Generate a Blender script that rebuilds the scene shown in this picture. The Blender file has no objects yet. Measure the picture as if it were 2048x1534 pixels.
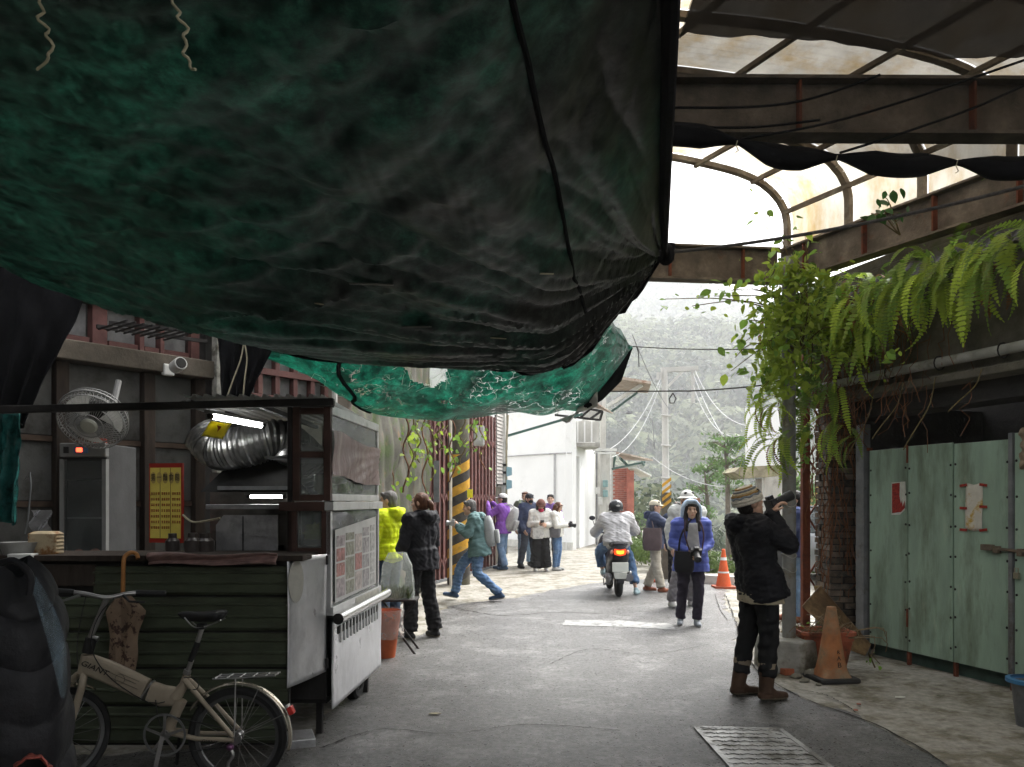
import bpy, bmesh, math, random
import numpy as np
from mathutils import Vector, Matrix
random.seed(7)
rng = np.random.default_rng(7)
SC = bpy.context.scene
C = SC.collection
R = math.radians
# ------------------------------------------------------------------ camera, light, exposure
F, CX, HY, HC = 1600.0, 1024.0, 1003.0, 1.55
def P(px, py, Y): return Vector(((px-CX)/F*Y, Y, HC-(py-HY)/F*Y))
def G(px, py, z=0.0):
    Y = F*(HC-z)/(py-HY); return Vector(((px-CX)/F*Y, Y, z))
cam = bpy.data.cameras.new('camera'); camo = bpy.data.objects.new('camera', cam); C.objects.link(camo)
camo.location = (0, 0, HC); camo.rotation_euler = (R(90), 0, 0)
cam.sensor_width = 36; cam.lens = 36*F/2048; cam.shift_y = (HY-767)/2048
cam.clip_start = .05; cam.clip_end = 3000
SC.camera = camo
W = bpy.data.worlds.new('World'); SC.world = W; W.use_nodes = True
nt = W.node_tree; nt.nodes.clear()
sky = nt.nodes.new('ShaderNodeTexSky'); sky.sky_type = 'NISHITA'; sky.sun_disc = False
SUN_EL, SUN_AZ = R(52), R(42)
sky.sun_elevation = SUN_EL; sky.sun_rotation = SUN_AZ; sky.dust_density = 4; sky.air_density = 1.2
hs = nt.nodes.new('ShaderNodeHueSaturation'); hs.inputs['Saturation'].default_value = .12
bg = nt.nodes.new('ShaderNodeBackground'); bg.inputs['Strength'].default_value = .15
wo = nt.nodes.new('ShaderNodeOutputWorld')
nt.links.new(sky.outputs[0], hs.inputs['Color']); nt.links.new(hs.outputs[0], bg.inputs[0]); nt.links.new(bg.outputs[0], wo.inputs[0])
sl = bpy.data.lights.new('sun', 'SUN'); sl.energy = 1.4; sl.angle = R(25); sl.color = (1, .97, .92)
so = bpy.data.objects.new('sun', sl); C.objects.link(so)
sd = Vector((math.sin(SUN_AZ)*math.cos(SUN_EL), math.cos(SUN_AZ)*math.cos(SUN_EL), math.sin(SUN_EL)))
so.rotation_euler = sd.to_track_quat('Z', 'Y').to_euler(); so.location = (4, 6, 20)
SC.view_settings.view_transform = 'Standard'; SC.view_settings.look = 'None'
SC.view_settings.exposure = 2.05; SC.view_settings.gamma = 1; SC.view_settings.use_curve_mapping = False
cy = SC.cycles
cy.use_denoising = True; cy.max_bounces = 8; cy.diffuse_bounces = 4; cy.glossy_bounces = 3; cy.transmission_bounces = 6
cy.transparent_max_bounces = 16; cy.volume_bounces = 1; cy.caustics_reflective = False; cy.caustics_refractive = False
cy.sample_clamp_indirect = 6
# ------------------------------------------------------------------ materials
MATS = {}
def mat(name, col, rough=.7, metal=0., var=.25, scale=5., bump=.15, bscale=40., col2=None, thr=.5, sharp=.12, spec=.2,
        trans=0., tcol=None, stretch=(1, 1, 1), rnd=0., emit=None, estr=0., alpha=1., scale2=None, rvar=.0, col3=None, thr3=.6, scale3=None):
    if name in MATS: return MATS[name]
    m = bpy.data.materials.new(name); m.use_nodes = True; MATS[name] = m
    t = m.node_tree; N = t.nodes; L = t.links
    b = N['Principled BSDF']; out = N['Material Output']
    b.inputs['Roughness'].default_value = rough; b.inputs['Metallic'].default_value = metal
    b.inputs['Specular IOR Level'].default_value = spec
    tc = N.new('ShaderNodeTexCoord'); mp = N.new('ShaderNodeMapping'); mp.inputs['Scale'].default_value = stretch
    L.new(tc.outputs['Object'], mp.inputs['Vector'])
    oi = N.new('ShaderNodeObjectInfo')
    if rnd:
        ad = N.new('ShaderNodeVectorMath'); ad.operation = 'ADD'
        sc_ = N.new('ShaderNodeMath'); sc_.operation = 'MULTIPLY'; sc_.inputs[1].default_value = 37.
        L.new(oi.outputs['Random'], sc_.inputs[0]); L.new(mp.outputs[0], ad.inputs[0]); L.new(sc_.outputs[0], ad.inputs[1]); vec = ad.outputs[0]
    else: vec = mp.outputs[0]
    def noi(s, d=6., r=.62):
        n = N.new('ShaderNodeTexNoise'); n.inputs['Scale'].default_value = s; n.inputs['Detail'].default_value = d
        n.inputs['Roughness'].default_value = r; L.new(vec, n.inputs['Vector']); return n.outputs['Fac']
    def mr(src, a, b_, c, d):
        n = N.new('ShaderNodeMapRange'); n.inputs[1].default_value = a; n.inputs[2].default_value = b_
        n.inputs[3].default_value = c; n.inputs[4].default_value = d; L.new(src, n.inputs[0]); return n.outputs[0]
    rgb = N.new('ShaderNodeRGB'); rgb.outputs[0].default_value = (*col, 1); c = rgb.outputs[0]
    def over(c, c2, fac):
        mx = N.new('ShaderNodeMix'); mx.data_type = 'RGBA'; L.new(fac, mx.inputs[0]); L.new(c, mx.inputs[6]); mx.inputs[7].default_value = (*c2, 1)
        return mx.outputs[2]
    if col2 is not None: c = over(c, col2, mr(noi(scale2 or scale*.6, 8, .7), thr, thr+sharp, 0, 1))
    if col3 is not None: c = over(c, col3, mr(noi(scale3 or scale*2.3, 8, .7), thr3, thr3+sharp, 0, 1))
    v = mr(noi(scale), .3, .7, 1-var, 1+var)
    if rnd:
        mu = N.new('ShaderNodeMath'); mu.operation = 'MULTIPLY'; L.new(v, mu.inputs[0]); L.new(mr(oi.outputs['Random'], 0, 1, 1-rnd, 1+rnd), mu.inputs[1]); v = mu.outputs[0]
    vs = N.new('ShaderNodeVectorMath'); vs.operation = 'SCALE'; L.new(c, vs.inputs[0]); L.new(v, vs.inputs['Scale'])
    L.new(vs.outputs[0], b.inputs['Base Color'])
    if rvar: L.new(mr(noi(scale*1.7), .3, .7, max(.03, rough-rvar), min(1, rough+rvar)), b.inputs['Roughness'])
    if bump:
        bp = N.new('ShaderNodeBump'); bp.inputs['Strength'].default_value = bump; bp.inputs['Distance'].default_value = .01
        L.new(noi(bscale, 4), bp.inputs['Height']); L.new(bp.outputs[0], b.inputs['Normal'])
    if emit is not None:
        b.inputs['Emission Color'].default_value = (*emit, 1); b.inputs['Emission Strength'].default_value = estr
    sh = b.outputs[0]
    if trans:
        tr = N.new('ShaderNodeBsdfTranslucent'); ms = N.new('ShaderNodeMixShader'); ms.inputs[0].default_value = trans
        if tcol is None: L.new(vs.outputs[0], tr.inputs[0])
        else: tr.inputs[0].default_value = (*tcol, 1)
        L.new(sh, ms.inputs[1]); L.new(tr.outputs[0], ms.inputs[2]); sh = ms.outputs[0]
    if alpha < 1:
        tp = N.new('ShaderNodeBsdfTransparent'); ms = N.new('ShaderNodeMixShader'); ms.inputs[0].default_value = alpha
        L.new(tp.outputs[0], ms.inputs[1]); L.new(sh, ms.inputs[2]); sh = ms.outputs[0]
    if sh is not b.outputs[0]: L.new(sh, out.inputs[0])
    return m
def glass(name, tint=(.9, .95, .95), rough=.02, clear=.75, dirt=.15):
    if name in MATS: return MATS[name]
    m = bpy.data.materials.new(name); m.use_nodes = True; MATS[name] = m
    t = m.node_tree; N = t.nodes; L = t.links; N.clear()
    o = N.new('ShaderNodeOutputMaterial'); tp = N.new('ShaderNodeBsdfTransparent'); tp.inputs[0].default_value = (*tint, 1)
    gl = N.new('ShaderNodeBsdfGlossy'); gl.inputs['Roughness'].default_value = rough
    df = N.new('ShaderNodeBsdfDiffuse'); df.inputs[0].default_value = (.6, .62, .6, 1)
    fr = N.new('ShaderNodeFresnel'); fr.inputs[0].default_value = 1.5
    m1 = N.new('ShaderNodeMixShader'); L.new(fr.outputs[0], m1.inputs[0]); L.new(tp.outputs[0], m1.inputs[1]); L.new(gl.outputs[0], m1.inputs[2])
    nz = N.new('ShaderNodeTexNoise'); nz.inputs['Scale'].default_value = 6; nz.inputs['Detail'].default_value = 6
    mr = N.new('ShaderNodeMapRange'); mr.inputs[1].default_value = .35; mr.inputs[2].default_value = .75; mr.inputs[3].default_value = dirt*.4; mr.inputs[4].default_value = dirt*1.8
    tc = N.new('ShaderNodeTexCoord'); L.new(tc.outputs['Object'], nz.inputs['Vector']); L.new(nz.outputs[0], mr.inputs[0])
    m2 = N.new('ShaderNodeMixShader'); L.new(mr.outputs[0], m2.inputs[0]); L.new(m1.outputs[0], m2.inputs[1]); L.new(df.outputs[0], m2.inputs[2])
    L.new(m2.outputs[0], o.inputs[0]); return m
# ------------------------------------------------------------------ objects
ORG = {}
def tag(o, label=None, cat=None, group=None, kind=None):
    if label: o['label'] = label
    if cat: o['category'] = cat
    if group: o['group'] = group
    if kind: o['kind'] = kind
    return o
def thing(name, label, cat, loc=(0, 0, 0), rotz=0., group=None, local=False):
    o = bpy.data.objects.new(name, None); C.objects.link(o); o.empty_display_size = .1
    o.location = loc; o.rotation_euler = (0, 0, rotz)
    ORG[o.name] = Vector((0, 0, 0)) if (local or rotz) else Vector(loc)
    return tag(o, label, cat, group)
def link(name, me, parent=None, loc=(0, 0, 0), rot=None, scale=None):
    o = bpy.data.objects.new(name, me); C.objects.link(o)
    if parent is not None:
        o.parent = parent; ORG[o.name] = ORG.get(parent.name, Vector((0, 0, 0)))
    o.location = loc
    if rot is not None:
        if isinstance(rot, Matrix): o.rotation_euler = rot.to_euler()
        else: o.rotation_euler = rot
    if scale is not None: o.scale = (scale,)*3 if isinstance(scale, (int, float)) else scale
    return o
def piece(name, me, parent, loc, rot=None, scale=None):
    return link(name, me, parent, Vector(loc)-ORG[parent.name], rot, scale)
class MB:
    def __init__(s): s.v = []; s.f = []; s.m = []; s.s = []
    def add(s, vs, fs, mi=0, sm=False):
        o = len(s.v); s.v.extend([tuple(v) for v in vs])
        for f in fs: s.f.append(tuple(i+o for i in f)); s.m.append(mi); s.s.append(sm)
        return s
    def box(s, c, size, rot=None, mi=0):
        hx, hy, hz = size[0]/2, size[1]/2, size[2]/2; c = Vector(c)
        M_ = rot if rot is not None else Matrix.Identity(3)
        if isinstance(M_, (int, float)): M_ = Matrix.Rotation(M_, 3, 'Z')
        vs = [c+M_@Vector((x*hx, y*hy, z*hz)) for x in (-1, 1) for y in (-1, 1) for z in (-1, 1)]
        return s.add(vs, [(0, 1, 3, 2), (4, 6, 7, 5), (0, 4, 5, 1), (2, 3, 7, 6), (0, 2, 6, 4), (1, 5, 7, 3)], mi)
    def beam(s, p0, p1, w, h, up=(0, 0, 1), mi=0):
        p0 = Vector(p0); p1 = Vector(p1); d = p1-p0; l = d.length; d.normalize(); up = Vector(up)
        sd_ = d.cross(up)
        if sd_.length < 1e-4: sd_ = d.cross(Vector((0, 1, 0)))
        sd_.normalize(); u = sd_.cross(d)
        M_ = Matrix((d, sd_, u)).transposed()
        return s.box((p0+p1)/2, (l, w, h), M_, mi)
    def tube(s, pts, r, n=8, mi=0, caps=True, sm=True):
        pts = [Vector(p) for p in pts]; k = len(pts)
        rs = list(r) if isinstance(r, (list, tuple)) else [r]*k
        vs = []; ref = None
        for i, p in enumerate(pts):
            d = (pts[min(i+1, k-1)]-pts[max(i-1, 0)])
            if d.length < 1e-9: d = Vector((0, 0, 1))
            d.normalize()
            if ref is None:
                ref = d.cross(Vector((0, 0, 1)) if abs(d.z) < .9 else Vector((1, 0, 0))).normalized()
            a = ref-d*ref.dot(d)
            if a.length < 1e-6: a = d.orthogonal()
            a.normalize(); ref = a; b = d.cross(a)
            for j in range(n):
                t = 2*math.pi*j/n; vs.append(p+(a*math.cos(t)+b*math.sin(t))*rs[i])
        fs = [(i*n+j, i*n+(j+1) % n, (i+1)*n+(j+1) % n, (i+1)*n+j) for i in range(k-1) for j in range(n)]
        if caps: fs += [tuple(range(n-1, -1, -1)), tuple((k-1)*n+j for j in range(n))]
        return s.add(vs, fs, mi, sm)
    def lathe(s, prof, c=(0, 0, 0), n=24, mi=0, M_=None, sm=True, caps=True):
        c = Vector(c); M_ = M_ or Matrix.Identity(3); vs = []; k = len(prof)
        for r_, z in prof:
            for j in range(n):
                t = 2*math.pi*j/n; vs.append(c+M_@Vector((r_*math.cos(t), r_*math.sin(t), z)))
        fs = [(i*n+j, i*n+(j+1) % n, (i+1)*n+(j+1) % n, (i+1)*n+j) for i in range(k-1) for j in range(n)]
        if caps: fs += [tuple(range(n-1, -1, -1)), tuple((k-1)*n+j for j in range(n))]
        return s.add(vs, fs, mi, sm)
    def ball(s, c, r, n=12, m=8, mi=0, M_=None):
        if isinstance(r, (int, float)): r = (r, r, r)
        c = Vector(c); M_ = M_ or Matrix.Identity(3); vs = []
        for i in range(m+1):
            a = math.pi*i/m
            for j in range(n):
                t = 2*math.pi*j/n
                vs.append(c+M_@Vector((r[0]*max(math.sin(a), .001)*math.cos(t), r[1]*max(math.sin(a), .001)*math.sin(t), -r[2]*math.cos(a))))
        return s.add(vs, [(i*n+j, i*n+(j+1) % n, (i+1)*n+(j+1) % n, (i+1)*n+j) for i in range(m) for j in range(n)], mi, True)
    def grid(s, fn, nu, nv, mi=0, sm=True, keep=None):
        vs = [fn(i/nu, j/nv) for j in range(nv+1) for i in range(nu+1)]
        fs = [(j*(nu+1)+i, j*(nu+1)+i+1, (j+1)*(nu+1)+i+1, (j+1)*(nu+1)+i) for j in range(nv) for i in range(nu) if keep is None or keep(i, j)]
        return s.add(vs, fs, mi, sm)
    def slab(s, pts, thick, mi=0):
        """closed polygon (list of 3D points, planar) extruded by vector thick"""
        pts = [Vector(p) for p in pts]; n = len(pts); t = Vector(thick)
        return s.add(pts+[p+t for p in pts], [tuple(range(n-1, -1, -1)), tuple(range(n, 2*n))]+[(i, (i+1) % n, n+(i+1) % n, n+i) for i in range(n)], mi)
    def mesh(s, name, mats, org=(0, 0, 0), fix=True):
        me = bpy.data.meshes.new(name); o = Vector(org)
        me.from_pydata([(v[0]-o[0], v[1]-o[1], v[2]-o[2]) for v in s.v], [], s.f)
        for m in (mats if isinstance(mats, (list, tuple)) else [mats]): me.materials.append(m)
        me.polygons.foreach_set('material_index', s.m); me.polygons.foreach_set('use_smooth', s.s)
        if fix:
            bm = bmesh.new(); bm.from_mesh(me); bmesh.ops.recalc_face_normals(bm, faces=bm.faces); bm.to_mesh(me); bm.free()
        if any(s.s): me.set_sharp_from_angle(angle=R(40))
        me.update(); return me
    def build(s, name, mats, parent=None, label=None, cat=None, group=None, kind=None, loc=None, bevel=0, fix=True, solid=0):
        if parent is not None: org = ORG[parent.name]
        else:
            a = np.array(s.v)
            org = Vector(loc) if loc is not None else Vector(((a[:, 0].min()+a[:, 0].max())/2, (a[:, 1].min()+a[:, 1].max())/2, a[:, 2].min()))
        o = link(name, s.mesh(name, mats, org, fix), parent, org if parent is None else (0, 0, 0))
        ORG[o.name] = Vector(org); tag(o, label, cat, group, kind)
        if solid:
            md = o.modifiers.new('solid', 'SOLIDIFY'); md.thickness = solid
        if bevel:
            md = o.modifiers.new('bevel', 'BEVEL'); md.width = bevel; md.segments = 2; md.limit_method = 'ANGLE'
        return o
def text(parent, name, body, size, loc, M_, m, extrude=.0006, align='CENTER', shear=0., label=None):
    cu = bpy.data.curves.new(name, 'FONT'); cu.body = body; cu.size = size; cu.extrude = extrude; cu.align_x = align; cu.align_y = 'CENTER'; cu.shear = shear
    t = bpy.data.objects.new(name+'_tmp', cu); C.objects.link(t)
    dg = bpy.context.evaluated_depsgraph_get(); me = bpy.data.meshes.new_from_object(t.evaluated_get(dg)); bpy.data.objects.remove(t); bpy.data.curves.remove(cu)
    me.transform(M_.to_4x4()); me.materials.clear(); me.materials.append(m)
    o = piece(name, me, parent, loc)
    if label: o['label'] = label
    return o
def wire(name, pts, r, m, label, cat='wire', group=None, parent=None):
    return MB().tube(pts, r, 6).build(name, m, parent, label, cat, group)
def sagline(a, b, sag, n=14):
    a = Vector(a); b = Vector(b)
    return [a.lerp(b, i/n)-Vector((0, 0, sag*4*(i/n)*(1-i/n))) for i in range(n+1)]
_sd = [(rng.normal(size=3), rng.uniform(0, 6.28)) for _ in range(48)]
def sn(x, y, z, f=1., k=0, o=5):
    """cheap smooth noise in about -1..1, numpy friendly"""
    r_ = 0.
    for i in range(o):
        d, ph = _sd[(k*7+i) % 48]
        d2, ph2 = _sd[(k*5+i*3+11) % 48]
        r_ = r_+np.sin(f*(x*d[0]+y*d[1]+z*d[2])*(1+.37*i)+ph+1.3*np.sin(f*.6*(x*d2[0]+y*d2[1]+z*d2[2])+ph2))
    return r_/o*1.6
RZ = lambda a: Matrix.Rotation(a, 3, 'Z')
def curve_pts(ctrl, n):
    c = [Vector(p) for p in ctrl]; L_ = [0]
    for a, b in zip(c, c[1:]): L_.append(L_[-1]+(b-a).length)
    out = []
    for i in range(n+1):
        s = L_[-1]*i/n; k = 0
        while k < len(c)-2 and L_[k+1] < s: k += 1
        f = (s-L_[k])/max(1e-9, L_[k+1]-L_[k])
        p0 = c[max(k-1, 0)]; p1 = c[k]; p2 = c[k+1]; p3 = c[min(k+2, len(c)-1)]
        q = .5*((2*p1)+(p2-p0)*f+(2*p0-5*p1+4*p2-p3)*f*f+(3*p1-p0-3*p2+p3)*f**3)
        out.append(q)
    return out
# ------------------------------------------------------------------ ground, road, hills, haze
def axis(lo, a, b, hi, fine, grow=1.16):
    xs = list(np.arange(a, b+1e-6, fine)); s = fine; x = b
    while x < hi: s *= grow; x += s; xs.append(min(x, hi))
    s = fine; x = a; pre = []
    while x > lo: s *= grow; x -= s; pre.append(max(x, lo))
    return np.array(pre[::-1]+xs)
def smooth(t): t = np.clip(t, 0, 1); return t*t*(3-2*t)
def land(x, y):
    s = np.minimum(y-17.2, x-.15*y-.35)
    drop = -12*smooth(s/14.)
    drop = np.where(y > 44, -12*smooth((y-44)/8)+drop*(1-smooth((y-44)/8)), drop)
    hill = 84*smooth((y-150)/270.)+98*smooth((y-470)/290.)
    hill = hill*(1+.10*np.sin(x*.011+1.0)+.05*np.sin(x*.03-.6+y*.006)-.00035*np.clip(np.abs(x-150)-60, 0, 600))
    side = 0
    return drop+np.where(y > 150, hill, 0)+0*side
xs = axis(-900, -6, 9, 900, .6); ys = axis(-60, -4, 46, 900, .6, 1.07)
gx, gy = np.meshgrid(xs, ys); gz = land(gx, gy)
mb = MB(); nx = len(xs)
mb.v = list(zip(gx.ravel(), gy.ravel(), gz.ravel()))
mb.f = [(j*nx+i, j*nx+i+1, (j+1)*nx+i+1, (j+1)*nx+i) for j in range(len(ys)-1) for i in range(nx-1)]
mb.m = [1 if (gz.ravel()[f[0]] < -.4 or gy.ravel()[f[0]] > 46) else 0 for f in mb.f]; mb.s = [True]*len(mb.f)
concrete_ground = mat('ground_concrete', (.29, .275, .24), .75, var=.35, scale=14, bump=.8, bscale=110, col2=(.15, .135, .10), thr=.47, sharp=.12, scale2=2.6, col3=(.06, .06, .035), thr3=.60, scale3=6, rvar=.15)
earth = mat('earth', (.035, .05, .02), .9, var=.5, scale=.3)
mb.build('ground', [concrete_ground, earth], kind='structure', loc=(0, 0, 0), fix=False)
# road sheet
asphalt = mat('asphalt', (.055, .053, .049), .38, var=.75, scale=16, bump=1., bscale=140, col2=(.145, .142, .136), thr=.49, sharp=.14, scale2=1.9, col3=(.024, .022, .019), thr3=.53, scale3=5, rvar=.22, spec=.6)
rp = [(-3.4, .6), (-3.4, 4.6), (-1.3, 5.2)]
for px, py in [(700, 1345), (770, 1296), (880, 1254), (872, 1232), (900, 1212), (1030, 1196), (1100, 1182), (1180, 1168), (1240, 1161), (1330, 1157), (1440, 1168),
               (1452, 1180), (1449, 1212), (1470, 1240), (1478, 1285), (1502, 1330), (1560, 1374), (1625, 1405), (1705, 1433), (1800, 1476), (1905, 1536), (2010, 1620)]:
    g = G(px, py); rp.append((g.x, g.y))
rp += [(2.3, .6)]
def rough_poly(pts, step=.12, amp=.025):
    o = []
    for i in range(len(pts)):
        a = np.array(pts[i]); b = np.array(pts[(i+1) % len(pts)]); n = max(1, int(np.linalg.norm(b-a)/step))
        for k in range(n):
            p = a+(b-a)*k/n; o.append((p[0]+rng.normal()*amp, p[1]+rng.normal()*amp))
    return o
def sheet(name, pts, z, m, kind='structure', amp=.025, t=.004, label=None, cat=None):
    pp = rough_poly(pts, amp=amp)
    return MB().slab([(x, y, z) for x, y in pp], (0, 0, -t)).build(name, m, kind=kind, loc=(0, 0, z), label=label, cat=cat)
sheet('road', rp, .006, asphalt, amp=.03)
line_m = mat('worn_line', (.30, .30, .29), .6, var=.3, scale=8, col2=(.08, .08, .078), thr=.5, scale2=9, bump=.5, bscale=150)
sheet('road_marking', [tuple(G(x, y)[:2]) for x, y in [(1128, 1242), (1240, 1243), (1345, 1250), (1352, 1262), (1240, 1255), (1126, 1252)]], .011, line_m, amp=.02)
patch_m = mat('damp_asphalt', (.034, .031, .027), .32, var=.4, scale=4, bump=.6, bscale=120, col2=(.075, .06, .045), thr=.5, scale2=3)
for i, pl in enumerate([]) if True else enumerate([[(770, 1262), (850, 1238), (960, 1236), (1010, 1248), (900, 1262), (800, 1275)], [(1180, 1443), (1330, 1428), (1500, 1430), (1640, 1452), (1560, 1462), (1330, 1446)],
                        [(880, 1385), (980, 1372), (1080, 1384), (1010, 1400), (900, 1400)]]):
    sheet('damp_patch', [tuple(G(x, y)[:2]) for x, y in pl], .0105, patch_m, amp=.04, t=.003)
crk = mat('crack_dirt', (.022, .020, .017), .9, var=.4, scale=9)
def crack(pts, w, z=.0125):
    c_ = curve_pts([Vector((G(x, y).x, G(x, y).y, z)) for x, y in pts], 60); l, r_ = [], []
    for i, p in enumerate(c_):
        d = (c_[min(i+1, 60)]-c_[max(i-1, 0)]).normalized(); n_ = Vector((-d.y, d.x, 0)); j = n_*rng.normal()*w*.8; ww = w*rng.uniform(.3, 1.2)
        l.append(p+j+n_*ww); r_.append(p+j-n_*ww)
    return MB().add(l+r_, [(i, i+1, 62+i, 61+i) for i in range(60)]).build('crack', crk, kind='structure', fix=False)
crack([(1450, 1190), (1470, 1240), (1480, 1288), (1505, 1332), (1562, 1376), (1628, 1407), (1705, 1434), (1800, 1477), (1900, 1534)], .009)
crack([(1590, 1380), (1650, 1392), (1690, 1412), (1712, 1428)], .006); crack([(1430, 1190), (1440, 1220), (1455, 1242)], .006)
crack([(640, 1500), (760, 1462), (900, 1470), (1060, 1452), (1240, 1464)], .006); crack([(1100, 1330), (1180, 1300), (1300, 1310), (1420, 1290)], .005); crack([(900, 1215), (1000, 1232), (1120, 1226), (1260, 1233)], .012)
# drain cover
dc = [G(1392, 1459), G(1560, 1463), G(1700, 1570), G(1492, 1570)]
ct = thing('drain_cover', 'grey patterned rectangular drain cover let into the asphalt in the foreground', 'drain cover', (dc[0]+dc[2])/2)
steel_d = mat('drain_steel', (.34, .34, .33), .45, .3, var=.35, scale=8, col2=(.10, .095, .08), thr=.48, scale2=5, bump=.3)
MB().slab([p+Vector((0, 0, .009)) for p in dc], (0, 0, .008)).build('plate', steel_d, ct)
fr = MB()
for a, b in zip(dc, dc[1:]+dc[:1]): fr.beam(a+Vector((0, 0, .014)), b+Vector((0, 0, .014)), .035, .014)
fr.build('frame', steel_d, ct)
st = MB()
for i in range(13):
    for j in range(12):
        u = (i+.5+(.25 if j % 2 else -.25))/13; v = (j+.5)/12
        if u > .98: continue
        p = dc[0].lerp(dc[1], u).lerp(dc[3].lerp(dc[2], u), v)+Vector((0, 0, .0195))
        if sn(p.x, p.y, 0, 9, 2) > .75: continue
        e = RZ(.6 if (i+j) % 2 else -.6)@(dc[1]-dc[0]).normalized(); st.beam(p-e*.020, p+e*.020, .017, .006)
o = st.build('tread_stud', steel_d, ct); o['kind'] = 'stuff'
# ------------------------------------------------------------------ forest on the hills
def leafcloud(n, r, size, seed, flat=.75):
    g = np.random.default_rng(seed)
    d = g.normal(size=(n, 3)); d /= np.linalg.norm(d, axis=1)[:, None]; d[:, 2] = np.abs(d[:, 2])*1.0-.25*(g.random(n) < .3)
    lump = 1+.22*sn(d[:, 0], d[:, 1], d[:, 2], 4., seed % 6)
    c = d*(r*lump*(.72+.3*g.random(n)))[:, None]; c[:, 2] *= flat
    a = g.normal(size=(n, 3)); a = a-d*(a*d).sum(1)[:, None]*.93; a /= np.linalg.norm(a, axis=1)[:, None]
    b = np.cross(d+.28*g.normal(size=(n, 3)), a); b /= np.linalg.norm(b, axis=1)[:, None]
    s = size*(.6+.8*g.random(n))[:, None]
    v = np.stack([c-a*s, c-b*s*.6+d*.1*s, c+a*s, c+b*s*.6-d*.1*s], 1).reshape(-1, 3)
    return v
def crowds(name, spots, leafn, size, m, kind='stuff', label=None, cat=None, parent=None):
    """spots: (x,y,z,r); all crowns in one mesh"""
    base = [leafcloud(leafn, 1., size, k) for k in range(8)]
    V = []
    for k, (x, y, z, r_) in enumerate(spots):
        a = rng.uniform(0, 6.28); c, s = math.cos(a), math.sin(a); b = base[k % 8]
        q = np.stack([b[:, 0]*c-b[:, 1]*s, b[:, 0]*s+b[:, 1]*c, b[:, 2]], 1)*r_+np.array([x, y, z]); V.append(q)
    V = np.concatenate(V); o = ORG[parent.name] if parent is not None else Vector((0, 0, 0))
    V = V-np.array(o); n = len(V)//4
    me = bpy.data.meshes.new(name); me.vertices.add(len(V)); me.vertices.foreach_set('co', V.ravel().astype(np.float32))
    me.loops.add(n*4); me.loops.foreach_set('vertex_index', np.arange(n*4)); me.polygons.add(n)
    me.polygons.foreach_set('loop_start', np.arange(n)*4); me.polygons.foreach_set('loop_total', np.full(n, 4)); me.update()
    me.materials.append(m); ob = link(name, me, parent); tag(ob, label, cat, None, kind); return ob
forest_m = mat('forest', (.042, .06, .036), .8, var=.6, scale=.13, bump=0, col2=(.15, .17, .10), thr=.47, sharp=.06, scale2=.09, trans=.3)
sp = []
y = 135.
while y < 800:
    st_ = 7.5+y*.016; half0, half1 = -.03*y-4, .38*y+6; x = half0
    while x < half1:
        xx = x+rng.normal()*st_*.3; yy = y+rng.normal()*st_*.3; z = float(land(np.array(xx), np.array(yy)))
        sp.append((xx, yy, z+.6*st_, st_*(.65+.6*rng.random()))); x += st_*1.15
    y += st_*1.3
crowds('forest', sp, 300, .11, forest_m)
print('crowns', len(sp))
# valley scrub beyond the road edge
scrub_m = mat('scrub', (.075, .12, .03), .7, var=.4, scale=1.2, bump=0, col2=(.12, .16, .045), thr=.5, scale2=1.5, trans=.35)
sp = [(rng.uniform(3.0, 7.5), rng.uniform(17.6, 21.), 0, rng.uniform(.35, .65)) for _ in range(44)]
sp = [(x, y, float(land(np.array(x), np.array(y)))+.25, r_) for x, y, z, r_ in sp]
crowds('roadside_scrub', sp, 330, .085, scrub_m)
sp = [(x, y, float(land(np.array(x), np.array(y)))+.6*r_, r_) for x, y, r_ in [(rng.uniform(.16, .6)*yy, yy, rng.uniform(.035, .05)*yy) for yy in rng.uniform(40, 130, 260)]]
crowds('valley_wood', sp, 420, .09, forest_m)
# haze
hb = MB().box((0, 430, 96), (1840, 1000, 220))
hm = bpy.data.materials.new('haze'); hm.use_nodes = True; t = hm.node_tree; t.nodes.clear()
vo = t.nodes.new('ShaderNodeVolumePrincipled'); vo.inputs['Density'].default_value = .0010; vo.inputs['Color'].default_value = (.97, .98, 1, 1); vo.inputs['Anisotropy'].default_value = 0.
mo = t.nodes.new('ShaderNodeOutputMaterial'); t.links.new(vo.outputs[0], mo.inputs['Volume'])
hz = hb.build('haze', hm, kind='stuff')
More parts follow.
